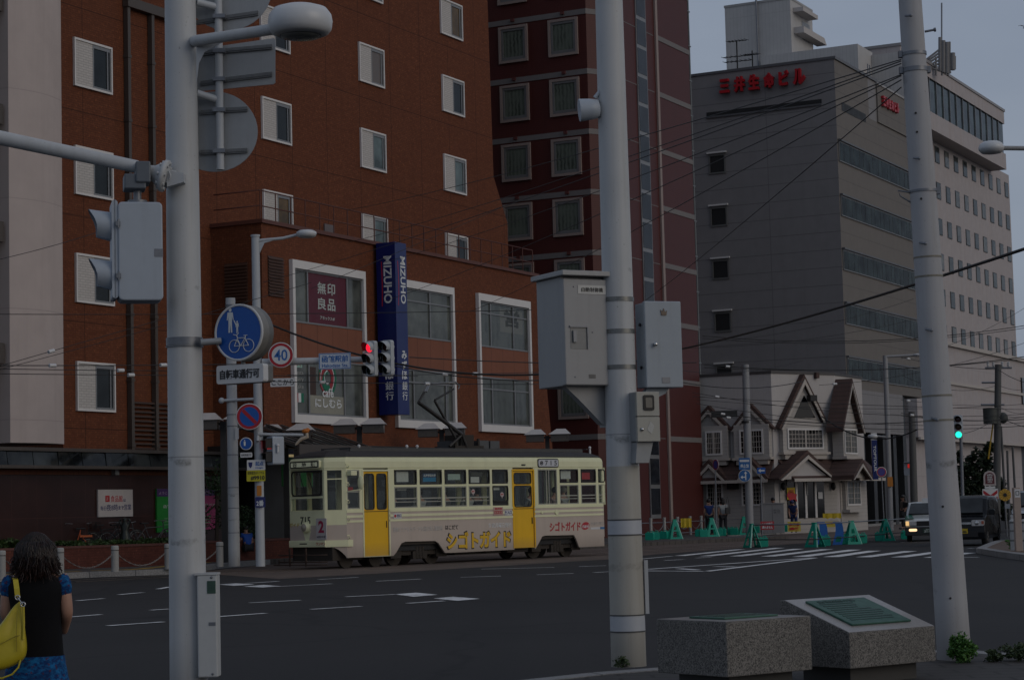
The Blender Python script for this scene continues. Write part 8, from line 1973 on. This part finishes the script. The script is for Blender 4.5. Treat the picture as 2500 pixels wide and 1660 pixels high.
# green and white taxi, mostly hidden behind the pole
q = ground(2268, 1322); q.z = 0; XF = Fr(q, R(101)); tx = thing('parked_taxi', 'green and white taxi with lit front lamps mostly hidden by the leaning pole', 'taxi', XF)
hw = .84
car_body(tx, [(0,.25),(-.03,.5),(.02,.78),(.15,.86),(1.15,.98),(1.75,1.42),(2.1,1.5),(3.0,1.5),(3.6,1.05),(4.45,.98),(4.55,.6),(4.5,.28)], hw, P('taxi_white', (.48,.50,.49), .25, 0, .04, 2, 0, .6, 0, .4), 1.8, .2)
for s in (-1, 1):
    mb = MB().prism([(s*.52, .12, .872), (s*.835, .16, .862), (s*.82, 1.14, .985), (s*.60, 1.14, .992)], (0, 0, .012)); mb.prism([(s*.852, .1, .70), (s*.852, 3.9, .70), (s*.852, 3.9, .95), (s*.852, .3, .86)], (s*.008, 0, 0)); mb.build('green_panel', P('taxi_green', (.005,.14,.085), .25, 0, .05, 2, 0, .6, 0, .4), tx)
    mb = MB().box(min(s*.44, s*.70), max(s*.44, s*.70), -.05, .06, .62, .78); mb.build('headlamp', M_headl, tx, .008)
    mb = MB().box(min(s*.71, s*.83), max(s*.71, s*.83), -.04, .1, .62, .78); mb.build('side_lamp', EM('side_light', (1, .62, .25), .75), tx)
    mb = MB().rrect(min(s*.42, s*.72), max(s*.42, s*.72), .40, .50, -.075, -.03, .045); mb.build('fog_lamp', EM('fog_light', (1, .66, .36), 1.5), tx)
    mb = MB().prism([(s*.80, 1.5, 1.0), (s*.80, 3.4, 1.0), (s*.70, 3.0, 1.44), (s*.70, 1.85, 1.44)], (s*.03, 0, 0)); mb.build('side_window', M_cglass, tx)
    mb = MB().rrect(min(s*.80, s*.98), max(s*.80, s*.98), 1.0, 1.14, 1.25, 1.32, .04); mb.build('mirror', M_black, tx)
mb = MB().prism([(-.72, 1.17, 1.01), (.72, 1.17, 1.01), (.62, 1.70, 1.40), (-.62, 1.70, 1.40)], (0, -.04, .05)); mb.build('windscreen', M_cglass, tx)
mb = MB().box(-.43, .43, -.04, .05, .60, .78); mb.build('grille', M_black, tx)
mb = MB().box(-.86, .86, -.07, .1, .24, .57); mb.build('bumper', P('bumper_black', (.018,.018,.018), .5), tx, .03)
mb = MB().box(-.2, .2, -.085, -.071, .34, .50); pl_ = mb.build('number_plate', P('plate_dark', (.02,.05,.03), .5), tx); write('lettering', '21-50', -.16, .16, .355, .43, -.09, M_ltext, pl_, .02); write('lettering', '函館500', -.10, .10, .44, .485, -.09, M_ltext, pl_, .0)
mb = MB().rrect(-.2, .2, 1.5, 1.64, 2.1, 2.4, .05); mb.build('roof_light', M_lampw, tx)
wheels(tx, (.82, 3.5), .80, .31)
# third car cut by the frame edge
q = ground(2572, 1330); q.z = 0; TF = Fr((q.x, q.y+2, 0), R(106)); tc_ = thing('parked_car', 'dark car with pale bonnet cut by the frame edge behind the wooden post', 'car', TF)
car_body(tc_, [(0,.3),(-.02,.6),(.02,.95),(.2,1.08),(1.0,1.2),(1.6,1.72),(2.0,1.8),(3.6,1.8),(4.2,1.2),(4.3,.35)], .88, P('car_dark', (.012,.013,.015), .25, 0, .1, 2, 0, .6, 0, .4), 1.8, .12)
mb = MB().prism([(-.8, .05, 1.02), (.8, .05, 1.02), (.78, .25, 1.105), (-.78, .25, 1.105)], (0, -.02, .015)); mb.prism([(-.78, .252, 1.107), (.78, .252, 1.107), (.76, .98, 1.215), (-.76, .98, 1.215)], (0, -.01, .015)); mb.build('bonnet', P('car_silver', (.33,.34,.36), .25, .2), tc_)
mb = MB().prism([(-.72, 1.02, 1.24), (.72, 1.02, 1.24), (.64, 1.58, 1.68), (-.64, 1.58, 1.68)], (0, -.05, .05)); mb.build('windscreen', M_cglass, tc_)
for s in (-1, 1):
    mb = MB().box(min(s*.5, s*.86), max(s*.5, s*.86), -.05, .1, .80, .98); mb.build('headlamp', M_headl, tc_, .01)
    mb = MB().rrect(min(s*.9, s*1.08), max(s*.9, s*1.08), 1.2, 1.36, 1.15, 1.23, .04); mb.build('mirror', P('car_silver', (.33,.34,.36)), tc_)
mb = MB().box(-.48, .48, -.04, .05, .72, .98); mb.build('grille', M_black, tc_)
wheels(tc_, (.85, 3.4), .85, .34)
# ================================================================ PEOPLE
M_blueT = P('blue_shirt', (.008,.03,.14), .8, 0, .1); M_whiteT = P('white_shirt', (.34,.35,.34), .8, 0, .08); M_trous = P('dark_trousers', (.014,.014,.018), .85, 0, .15)
def person(lab, fr, H, shirt, trous, hair=M_hair, bend=0, arms=((.0, 0), (.0, 0)), stride=.0, kneel=False, seated=False, long_hair=False, cap=None, shirt_name='shirt'):
    """standing or bending figure built as one skin; faces local -y"""
    k = H/1.7; t = thing('person', lab, 'person', fr)
    b = bend; ca, sa = math.cos(b), math.sin(b)
    pz = .93 if not seated else .12
    def up(x, y, z): dz = z-pz; return (x*k, (y*ca-dz*sa)*k, (pz+dz*ca+y*sa)*k)
    dz = 0 if not seated else pz-.93
    U_ = lambda x, y, z: up(x, y, z+dz)
    V = [(0,0,pz*k), U_(0,0,1.13), U_(0,.01,1.32), U_(0,.01,1.45), U_(0,-.02,1.56), U_(0,-.02,1.64)]; Rr = [.13,.125,.14,.055,.095,.085]
    E = [(0,1),(1,2),(2,3),(3,4),(4,5)]
    for s, (fw, el) in zip((-1, 1), arms):
        i = len(V); V += [U_(s*.17,.01,1.39), U_(s*.215,.02-fw*.5,1.12), U_(s*(.20-el),-.06-fw,.90+fw*.35), U_(s*(.19-el),-.09-fw,.82+fw*.4)]; Rr += [.065,.05,.038,.04]; E += [(2,i),(i,i+1),(i+1,i+2),(i+2,i+3)]
    li = len(V)
    for s in (-1, 1):
        i = len(V)
        if seated: V += [(s*.10*k,-.02*k,pz*k), (s*.12*k,-.42*k,(pz+.02)*k), (s*.12*k,-.42*k,(pz-.40)*k), (s*.12*k,-.52*k,(pz-.43)*k)]
        else: V += [(s*.095*k,0,.88*k), (s*.10*k,(-.03-s*stride*.5)*k,.49*k), (s*.10*k,(.02-s*stride)*k,.09*k), (s*.11*k,(-.12-s*stride)*k,.045*k)]
        Rr += [.092,.065,.045,.04]; E += [(0,i),(i,i+1),(i+1,i+2),(i+2,i+3)]
    Rr = [r*k for r in Rr]
    skin('body', V, E, Rr, M_skin, t)
    iS = [0,1,2]; 
    VS = [V[0],V[1],V[2],V[6],tuple((a+b_)/2 for a, b_ in zip(V[6],V[7])),V[10],tuple((a+b_)/2 for a, b_ in zip(V[10],V[11]))]
    skin(shirt_name, VS, [(0,1),(1,2),(2,3),(3,4),(2,5),(5,6)], [.150*k,.145*k,.165*k,.082*k,.072*k,.082*k,.072*k], shirt, t)
    skin('trousers', [V[0]]+V[li:li+3]+V[li+4:li+7], [(0,1),(1,2),(2,3),(0,4),(4,5),(5,6)], [.145*k,.107*k,.08*k,.066*k,.107*k,.08*k,.066*k], trous, t)
    mb = MB()
    for q in (li+3, li+7): mb.ball(V[q], .055*k, .12*k, .05*k, 8, 6)
    mb.build('shoes', M_black, t)
    c = Vector(V[5]); mb = MB().ball(c+V3(0, .015*k, .01*k), .108*k, .115*k, .115*k, 12, 8)
    if long_hair: mb.ball(c+V3(0, .06*k, -.10*k), .10*k, .07*k, .15*k, 10, 8)
    i0 = len(mb.v)
    mb.build('hair', cap or hair, t)
    if cap: mb = MB().ball(c+V3(0, -.1*k, .03*k), .08*k, .1*k, .015*k, 10, 6); mb.build('cap_peak', cap, t)
    f = Vector(V[4])-V3(0, .02*k, 0); mb = MB()
    mb.ball(f+V3(0, -.085*k, .0), .014*k, .018*k, .02*k, 6, 5)
    for s in (-1, 1): mb.ball(f+V3(s*.09*k, .02*k, .01*k), .012*k, .02*k, .03*k, 6, 5)
    mb.build('nose_and_ears', M_skin, t)
    mb = MB()
    for s in (-1, 1): mb.ball(f+V3(s*.033*k, -.083*k, .03*k), .012*k, .008*k, .008*k, 6, 4)
    mb.box(f.x-.025*k, f.x+.025*k, f.y-.088*k, f.y-.07*k, f.z-.048*k, f.z-.040*k); mb.build('eyes_and_mouth', M_btext, t)
    return t, V
def hand_bag(lab, fr, w, h, d, mat, strap=.5):
    t = thing('shoulder_bag', lab, 'bag', fr); mb = MB().box(-w/2, w/2, -d/2, d/2, 0, h); mb.build('bag_body', mat, t, .02); mb = MB().tube([(-w*.4, 0, h), (-w*.2, 0, h+strap*.7), (0, 0, h+strap), (w*.2, 0, h+strap*.7), (w*.4, 0, h)], .012, 6); mb.build('strap', mat, t); return t
def stand(px, Y, yaw, z=.14): p = deep(px, 1250, Y); p.z = z; return Fr(p, yaw)
person('person in a royal blue tee walking away beside the grey shaft', stand(1731, 98, R(268)), 1.70, M_blueT, M_trous, arms=((.0, 0), (.06, 0)), stride=.1)
person('person in a pale top walking away with a dark shoulder bag', stand(1765, 97.5, R(262)), 1.72, M_whiteT, M_trous, arms=((.05, 0), (.0, 0)), stride=.12, long_hair=True)
hand_bag('dark striped shoulder bag of the walker in the pale top', Fr(deep(1777, 1254, 97.2), R(250)), .24, .3, .1, P('bag_dark', (.03,.03,.032), .7, 0, .6, 5))
person('person in dark blue overalls bending forward before the house door', stand(1938, 103, R(110)), 1.66, P('overall_blue', (.008,.022,.10), .8), P('overall_blue', (.008,.022,.10)), bend=.55, arms=((.25, .05), (.2, .05)), cap=P('cap_blue', (.008,.02,.09), .7))
person('person in a dark peaked cap behind the grey street cabinet', stand(1888, 104, R(100)), 1.70, P('jacket_navy', (.012,.03,.05), .8), M_trous, cap=M_black)
person('pedestrian in a beige jacket and black trousers by the dark entrance', stand(2206, 104, R(160)), 1.66, P('jacket_beige', (.10,.075,.06), .85, 0, .3, 5), M_trous, stride=.15, long_hair=True)
hand_bag('black handbag of the pedestrian in the beige jacket', Fr(deep(2212, 1238, 103.7), R(130)), .3, .24, .12, M_black, .4)
fr = Fr(PF2.w(PF2.at(607, 1318, .1)[0], .12, z2p+.0), R(240)); fr.o.z = PF2.o.z+z2p-.36+.06
person('person in a bright blue shirt sitting bent over behind the twin poles', fr, 1.62, P('shirt_bright_blue', (.008,.06,.30), .8), M_trous, seated=True, bend=.35, arms=((.25, .05), (.25, .05)))
# passengers on the tram benches
rnd = random.Random(8); wz = FT.at(*z5(840, 430))[1]
for zx, lab, sh, hr in ((845, 'tram passenger with brown hair in the first wide window', P('cloth_dark', (.04,.035,.04), .9), P('brown_hair', (.06,.03,.018), .6)), (1035, 'tram passenger in a striped white top in the second wide window', M_whiteT, M_hair), (1205, 'tram passenger in grey in the third wide window', P('cloth_grey', (.09,.085,.085), .9), M_hair), (1360, 'tram passenger in a white hat in the fourth wide window', M_whiteT, P('hat_white', (.38,.38,.36), .8)), (1425, 'dark-haired tram passenger beside the white hat', P('cloth_dark', (.04,.035,.04)), M_hair), (1790, 'tram passenger in a white sleeve behind the sliding window', M_whiteT, M_hair), (1950, 'tram passenger in pale pink near the tail of the tram', P('cloth_pink', (.30,.22,.21), .9), M_hair), (2010, 'tram passenger with a pale hat near the tail of the tram', M_whiteT, P('hat_straw', (.28,.25,.20), .8))):
    x = TX(zx, 430); fr = Fr(FT.w(x, .50, wz-.62), YA*0+R(42.4)+math.pi)
    t = thing('person', lab, 'person', fr, 'seated tram passengers'); 
    V = [(0,0,.1),(0,0,.35),(0,0,.52),(0,0,.64),(0,0,.76),(.19,0,.5),(.22,-.1,.26),(-.19,0,.5),(-.22,-.1,.26),(.1,-.35,.1),(-.1,-.35,.1)]
    skin('body', V, [(0,1),(1,2),(2,3),(3,4),(2,5),(5,6),(2,7),(7,8),(0,9),(0,10)], [.13,.13,.13,.05,.09,.06,.045,.06,.045,.08,.08], M_skin, t)
    skin('shirt', V[:3]+V[5:9], [(0,1),(1,2),(2,3),(3,4),(2,5),(5,6)], [.15,.15,.15,.085,.065,.085,.065], sh, t)
    mb = MB().ball((0,.02,.79), .105, .115, .11, 12, 8); mb.build('hair', hr, t)
# ---- the woman in the foreground, seen from behind
WF = Fr(deep(88, 1400, 13.4), R(265)); WF.o.z = 0
wo = thing('person', 'person with dark wavy hair in a black vest and patterned blue dress, back to us', 'person', WF)
k = 1.47/1.7
base = [(0,0,.93),(0,.0,1.12),(0,.01,1.30),(0,.02,1.44),(0,-.01,1.55),(0,-.01,1.62)]
V = [tuple(c*k for c in v) for v in base]; Rr = [(.165,.12),(.145,.105),(.165,.11),(.055,.055),(.095,.105),(.08,.09)]; E = [(0,1),(1,2),(2,3),(3,4),(4,5)]
for s in (-1, 1):
    i = len(V); V += [(s*.19*k,.0,1.375*k),(s*.225*k,-.01,1.12*k),(s*.17*k,-.19,.98*k),(s*.15*k,-.26,.99*k)]; Rr += [(.068,.068),(.048,.048),(.036,.036),(.026,.042)]
    E += [(2,i),(i,i+1),(i+1,i+2),(i+2,i+3)]
    for f in range(4):
        j = len(V); zz = (.98+.03-.02*f)*k; L_ = (.055,.065,.06,.048)[f]; V += [(s*.13*k,-.31,zz),(s*.10*k,-.31-L_*.7,zz-.01)]; Rr += [(.010,.010),(.008,.008)]; E += [(i+3,j),(j,j+1)]
    j = len(V); V += [(s*.11*k,-.275,1.02*k),(s*.085*k,-.30,1.03*k)]; Rr += [(.011,.011),(.009,.009)]; E += [(i+3,j),(j,j+1)]
for s in (-1, 1):
    i = len(V); V += [(s*.095*k,0,.86*k),(s*.10*k,-.02,.49*k),(s*.09*k,.02,.09*k),(s*.10*k,-.13,.04*k)]; Rr += [(.1,.1),(.065,.065),(.042,.042),(.04,.035)]; E += [(0,i),(i,i+1),(i+1,i+2),(i+2,i+3)]
skin('body', V, E, [(a*k, b*k) for a, b in Rr], M_skin, wo)
def loft_rings(rings, n=28):
    mb = MB(); vs = []; fs = []
    for (cx, cy, cz, rx, ry) in rings: vs += [(cx+rx*math.copysign(abs(math.cos(2*math.pi*i/n))**.8, math.cos(2*math.pi*i/n)), cy+ry*math.copysign(abs(math.sin(2*math.pi*i/n))**.8, math.sin(2*math.pi*i/n)), cz) for i in range(n)]
    for r_ in range(len(rings)-1):
        for i in range(n): fs.append((r_*n+i, r_*n+(i+1) % n, (r_+1)*n+(i+1) % n, (r_+1)*n+i))
    return mb.add(vs, fs, True)
M_vest = P('black_vest', (.006,.006,.007), .9, 0, .2, 6, .2, .15)
mb = loft_rings([(0,.01,.70,.172,.135),(0,.0,.78,.165,.13),(0,0,.90,.157,.122),(0,0,1.0,.158,.12),(0,.01,1.09,.172,.122),(0,.01,1.15,.178,.115),(0,.015,1.195,.150,.10),(0,.02,1.225,.10,.075),(0,.02,1.245,.065,.06)]); mb.build('vest', M_vest, wo)
def dress():
    t = NT('patterned_blue_dress'); mp_ = t.n('ShaderNodeMapping', Scale=(1, 1, 1.6), Rotation=(.3, .5, 0)); t.l(t.obj(), mp_.inputs[0])
    n = t.noise(26, 4, mp_.outputs[0], .7); n2 = t.noise(44, 3); n3 = t.noise(9, 2)
    c = t.mix(t.ramp(n, .42, .62), (.004,.028,.11), (.008,.12,.30)); c = t.mix(t.ramp(n2, .60, .66), c, (.08,.018,.035)); c = t.mix(t.ramp(n3, .55, .65, 0, .5), c, (.003,.018,.07)); t.bump(n, .3, .004); return t.fin(c, .85, 0, .2)
M_dress = dress()
mb = loft_rings([(0,.01,.30,.25,.21),(0,.01,.45,.225,.185),(0,.01,.60,.195,.16),(0,.01,.705,.176,.14)])
for i, v in enumerate(mb.v): a = math.atan2(v.y, v.x); f = 1+.035*math.sin(a*9)*(1-(v.z-.3)/.41); v.x *= f; v.y *= f
mb.build('skirt', M_dress, wo)
for s in (-1, 1):
    skin('sleeve', [(s*.135,.008,1.20),(s*.168,.0,1.175),(s*.188,-.005,1.055)], [(0,1),(1,2)], [.058,.068,.056], M_dress, wo)
mb = MB()
for s in (-1, 1): mb.ball((s*.09, -.05, .035), .045, .12, .04, 10, 6)
mb.build('shoes', M_black, wo)
M_wh = NT('wavy_hair'); hp = M_wh.mix(M_wh.ramp(M_wh.noise(40, 3), .35, .7), (.004,.0025,.002), (.020,.008,.0055)); X_ = M_wh.xyz(); hp = M_wh.mix(M_wh.ramp(X_[2], 1.32, 1.16, 0, .6), hp, (.045,.016,.010)); M_wh = M_wh.fin(hp, .42, 0, .35)
hc = Vector((0, .015, 1.385)); rnd = random.Random(21); mb = MB()
mb.ball(hc, .098, .11, .105, 24, 16); mb.ball(hc+V3(0, .03, -.08), .09, .08, .10, 20, 12)
for i in range(950):
    a = rnd.uniform(0, 2*math.pi); 
    if math.cos(a-(-math.pi/2)) > .72: a += math.pi      # leave the face clear
    th_ = rnd.uniform(.05, 1.25); d = Vector((math.cos(a)*math.sin(th_), math.sin(a)*math.sin(th_), math.cos(th_)))
    p = hc+Vector((d.x*.100, d.y*.113, d.z*.108)); L_ = rnd.uniform(.11, .225)+.09*math.cos(th_); ph = rnd.uniform(0, 6.28); fr_ = rnd.uniform(18, 34); am = rnd.uniform(.004, .013); pts = []
    for q in range(7):
        u = q/6; out = .112+.020*math.sin(u*2.4)+rnd.uniform(-.004,.006)
        dr = Vector((math.cos(a), math.sin(a), 0)); rad = (d.xy.length*.104)*(1-min(1, u*2.6))+out*min(1, u*2.6)
        if u > .65: rad -= (u-.65)*.10*(1 if rnd.random() < .8 else -1.2)
        z = p.z-L_*u+.0; w = am*math.sin(fr_*u*L_*4+ph)*min(1, u*2)
        pts.append(Vector((0, .015, 0))+dr*rad*Vector((1,1,1)).x+Vector((-dr.y, dr.x, 0))*w+Vector((0, 0, z)))
    pts[0] = p
    mb.tube(pts, [.0055,.0055,.005,.0045,.004,.003,.0015], 4)
mb.build('hair', M_wh, wo)
mb = MB(); f = Vector((0, -.11, 1.365)); mb.ball(f, .012, .018, .02, 8, 6)
for s in (-1, 1): mb.ball((s*.095, .0, 1.375), .012, .02, .03, 8, 6)
mb.build('nose_and_ears', M_skin, wo); mb = MB()
for s in (-1, 1): mb.ball((s*.033, -.098, 1.395), .012, .008, .007, 8, 5)
mb.box(-.022, .022, -.10, -.085, 1.318, 1.325); mb.build('eyes_and_mouth', M_btext, wo)
# her yellow bag hangs from the shoulder
def bagmat():
    t = NT('yellow_leather'); n = t.noise(60, 3); c = t.mix(t.ramp(t.noise(7, 4), .35, .7), (.38,.30,.012), (.46,.37,.02)); t.bump(n, .12, .002); return t.fin(c, .45, 0, .4)
M_bag = bagmat()
BF = Fr(deep(28, 1560, 13.18), R(80)); BF.o.z = 0; bt = thing('shoulder_bag', 'large soft yellow shoulder bag hanging at the back of the woman', 'bag', BF)
B = lambda px, py, y=0: (lambda q: V3(q[0], y, q[1]))(BF.at(px, py, y))
outl = [(46,1468),(52,1462),(58,1482),(60,1530),(66,1562),(67,1590),(62,1606),(50,1618),(20,1632),(-10,1640),(-40,1636),(-52,1610),(-45,1580),(-20,1548),(10,1512),(32,1478)]
n = len(outl); cx_, cy_ = sum(p[0] for p in outl)/n, sum(p[1] for p in outl)/n
mb = MB(); vs = []; lay = ((-.075,.55),(-.068,.82),(-.045,.96),(0,1),(.045,.96),(.07,.75))
for y, sc_ in lay: vs += [B(cx_+(px-cx_)*sc_, cy_+(py-cy_)*sc_, 0)+V3(0, y*(1 if py < 9999 else 1)*min(1, .35+(py-1462)/110), 0) for px, py in outl]
fs = [(r_*n+i, r_*n+(i+1) % n, (r_+1)*n+(i+1) % n, (r_+1)*n+i) for r_ in range(len(lay)-1) for i in range(n)]+[tuple(range(n)), tuple(range((len(lay)-1)*n, len(lay)*n))]
mb.add(vs, fs, True); o = mb.build('bag_body', M_bag, bt)
bm = bmesh.new(); bm.from_mesh(o.data); bmesh.ops.recalc_face_normals(bm, faces=bm.faces); bm.to_mesh(o.data); bm.free(); md = o.modifiers.new('soft', 'SUBSURF'); md.levels = md.render_levels = 2
mb = MB().tube([B(0, 1572, -.085), B(38, 1552, -.083), B(58, 1549, -.05)], .0025, 5); mb.tube([B(42, 1490, -.045), B(40, 1540, -.08), B(41, 1590, -.082)], .002, 5); mb.build('seam', P('seam_olive', (.22,.17,.008), .6), o)
mb = MB(); st = [B(43, 1455, -.03), B(41, 1435, -.02), B(38, 1413, .05), B(36, 1409, .14), B(30, 1420, .24)]
for i in range(len(st)-1):
    a, b = st[i], st[i+1]; mb.prism([a+V3(-.016, 0, 0), a+V3(.016, 0, 0), b+V3(.016, 0, 0), b+V3(-.016, 0, 0)], (0, -.006, -.003))
mb.build('strap', M_bag, bt)
mb = MB(); c = B(43, 1458, -.035); mb.torus(c, (0, 1, 0), .014, .004, 20, 6); c2 = B(56, 1475, -.045); mb.torus(c2, (0, 1, 0), .014, .0045, 20, 6); mb.tube([c, c2], .004, 6); mb.build('ring', P('chrome', (.5,.5,.5)), bt)
mb = MB().tube([B(57, 1480, -.05), B(58, 1520, -.06), B(57, 1560, -.075)], .008, 6); mb.tube([B(50, 1610, -.06), B(45, 1628, -.07), B(30, 1645, -.07), B(5, 1655, -.07), B(-20, 1652, -.06)], .006, 6); mb.build('hanging_strap', M_bag, bt)
# ---- overhead wires
def wire(lab, a, b, sag=.3, r=.012, mat=M_wire, grp=None, n=16, ins=()):
    p, q = deep(*a), deep(*b); o = p.copy(); mb = MB()
    f = lambda u: p.lerp(q, u)-o-V3(0, 0, sag*4*u*(1-u))
    mb.tube([f(i/n) for i in range(n+1)], r, 5); ob = mb.build('overhead_wire', mat); ob.location = o
    tag(ob, lab, 'wire', grp)
    if ins:
        mb = MB()
        for u in ins: c = f(u); d = (f(u+.01)-f(u-.01)).normalized(); mb.cyl(c-d*.09, c+d*.09, .05, n=8)
        mb.build('insulator', M_signwhite, ob)
g1 = 'wires fanning out from the leaning pole'; L_f = 'thin dark wire fanning out from the clamps of the leaning pole'
for y0, y1, x1 in ((146, 513, 850), (150, 592, 850), (156, 690, 640), (183, 640, 940), (186, 735, 940), (196, 760, 1150), (214, 800, 1480)):
    wire(L_f, (2200, y0, 18.7), (x1, y1, 60), .12, .006, grp=g1)
for (xa, ya), (xb, yb) in (((2078, 147), (2200, 147)), ((2060, 163), (2200, 158)), ((2085, 205), (2200, 188)), ((2080, 225), (2200, 195))):
    pass
wire('thick black cable crossing before the grey block and leaning pole', (2520, 602, 30), (1664, 852, 60), .1, .026)
wire('thick black cable sagging from the speed sign past the red signal', (655, 790, 60), (1664, 852, 60), 1.1, .03, ins=(.27,))
wire('thinner black cable below the thick one past the red signal', (905, 880, 62), (1400, 925, 66), .25, .018, ins=(.35,))
wire('pair cable running level across the front of the brick wing', (1000, 872, 60), (1700, 885, 66), .1, .016)
gs = 'level span wires across the street'
for k_, ((xa, ya), (xb, yb), r_) in enumerate((((-40, 767), (1300, 757), .011), ((-40, 642), (260, 560), .01), ((-40, 912), (760, 690), .009), ((-40, 1160), (400, 985), .009), ((-40, 1061), (420, 1068), .009), ((-40, 1150), (420, 1150), .009), ((-40, 1172), (560, 1162), .009), ((-40, 1215), (600, 1218), .009))[:3]): wire('thin span wire crossing the street in front of the brick facade', (xa, ya, 52), (xb, yb, 58), .05, r_*.9, grp=gs)
wire('lower tram contact wire crossing the tan pier with small fittings', (-40, 892, 50), (660, 888, 56), .02, .012, ins=(.22, .6))
wire('tram contact wire just above the awning on the brick facade', (-40, 900, 50), (660, 905, 56), .02, .01, ins=(.45,))
wire('tram contact wire lowest on the brick facade', (-40, 912, 50), (1020, 918, 60), .02, .01, ins=(.3,))
wire('slanting pull-off wire rising over the tan pier', (-40, 905, 51), (430, 770, 56), .0, .009, ins=(.33,))
wire('contact wire over the tram pantograph', (600, 930, 58), (1420, 938, 68), .03, .012, ins=(.2, .5))
wire('support wire above the contact wire over the tram', (700, 915, 59), (1430, 905, 67), .05, .009, ins=(.6,))
wire('slim wire sloping across the show windows', (760, 705, 60), (1240, 500, 66), .02, .008)
gr_ = 'wires strung across the front of the white house and grey block'; lr = 'thin dark wire strung across the front of the white house and grey block'
for xa, ya, xb, yb, r_ in ((1715, 820, 2520, 792, .018), (1715, 826, 2520, 798, .014), (1718, 890, 2520, 868, .022), (1718, 897, 2520, 874, .014), (1664, 933, 1960, 931, .02), (1664, 905, 1960, 880, .01), (1690, 958, 2520, 1010, .012), (1690, 968, 2520, 1000, .012), (1700, 975, 2520, 985, .010), (1700, 985, 2520, 1030, .012), (1720, 1004, 2330, 1022, .022), (1720, 1012, 2520, 1038, .014), (1680, 850, 2230, 780, .009), (1700, 838, 2230, 730, .009), (2000, 940, 2520, 830, .010), (2200, 875, 2520, 740, .009), (2200, 872, 2437, 902, .014), (2437, 902, 2560, 935, .014), (2200, 1008, 2560, 1005, .014), (2200, 1014, 2560, 1018, .02), (2200, 915, 2437, 940, .01), (2300, 1058, 2437, 1016, .012), (2437, 1016, 2560, 1050, .016), (2437, 1010, 2560, 990, .012), (2437, 940, 2560, 925, .01), (2437, 990, 2560, 975, .01), (2200, 976, 2437, 990, .01)):
    wire(lr, (xa, ya, 88), (xb, yb, 92 if xb > 2100 else 100), random.Random(xa+ya).uniform(.05, .5), r_*.95, grp=gr_, ins=((.07,) if (xa+ya) % 4 == 0 else ()))
wire('heavy black cable drooping from the house gable to the leaning pole', (2006, 1016, 95), (2240, 1048, 92), .7, .03)
# ---- antennas and a bird
AF = Fr(GL.w(GL.at(1760, 150)[0], 3.0, ztop), YA+math.pi/2); at_ = thing('tv_antenna', 'dark stacked television antenna on the grey block roof', 'antenna', AF)
h = AF.at(1761, 105)[1]; mb = MB().cyl((0,0,0), (0,0,h), .05, n=8); mb.cyl((1.0,.2,0), (1.0,.2,h*.72), .045, n=8); mb.build('mast', M_black, at_)
mb = MB()
for x, z, L_ in ((0, h, 1.3), (0, h*.62, 2.0), (0, h*.5, 1.8), (0, h*.25, 1.9), (1.0, h*.62, .9)):
    mb.tube([(x-L_*.5, 0, z), (x+L_*.55, 0, z-.06)], .03, 5)
    for k_ in range(7): xx = x-L_*.5+L_*k_/6; mb.tube([(xx, -.35, z-.02), (xx+.1, .35, z)], .018, 4)
mb.build('elements', M_black, at_)
AF = Fr(deep(2308, 182, 184), R(90)); at_ = thing('cell_antenna', 'cluster of mobile phone antennas on a frame atop the pale tower', 'antenna', AF)
mb = MB(); S_ = lambda px, py, y=0: (lambda q: V3(q[0], y, q[1]))(AF.at(px, py, y))
mb.cyl(S_(2299, 185), S_(2299, 8), .07, n=6); mb.build('whip', M_galv, at_)
mb = MB()
for px, y0, y1, r_ in ((2295, 92, 175, .16), (2303, 100, 178, .2), (2312, 104, 180, .2), (2318, 103, 180, .12), (2326, 130, 172, .22), (2330, 138, 170, .15)): mb.cyl(S_(px, y0), S_(px, y1), r_, n=8)
mb.build('panel_antenna', P('antenna_grey', (.17,.165,.165), .6), at_)
mb = MB()
for y0, y1 in ((120, 146), (128, 152), (136, 158), (146, 164), (155, 168)): mb.tube([S_(2296, y0), S_(2262, y1)], .1, 5)
for px in (2270, 2285, 2300, 2315): mb.tube([S_(px, 140), S_(px, 185)], .09, 5)
mb.tube([S_(2262, 165), S_(2322, 178)], .1, 5); mb.build('frame', P('antenna_grey', (.17,.165,.165)), at_)
BF2 = Fr(deep(2503, 68, 130), R(60)); bd = thing('bird', 'small dark bird in flight at the frame edge high above', 'bird', BF2)
skin('body', [(0,-.16,0),(0,-.05,.01),(0,.08,0),(0,.2,-.01),(.14,-.03,.06),(.34,.03,.11),(.5,.12,.08),(-.14,-.03,.06),(-.34,.03,.11),(-.5,.12,.08)], [(0,1),(1,2),(2,3),(1,4),(4,5),(5,6),(1,7),(7,8),(8,9)], [(.03,.03),(.05,.05),(.045,.045),(.04,.012),(.06,.012),(.055,.01),(.02,.006),(.06,.012),(.055,.01),(.02,.006)], M_black, bd)
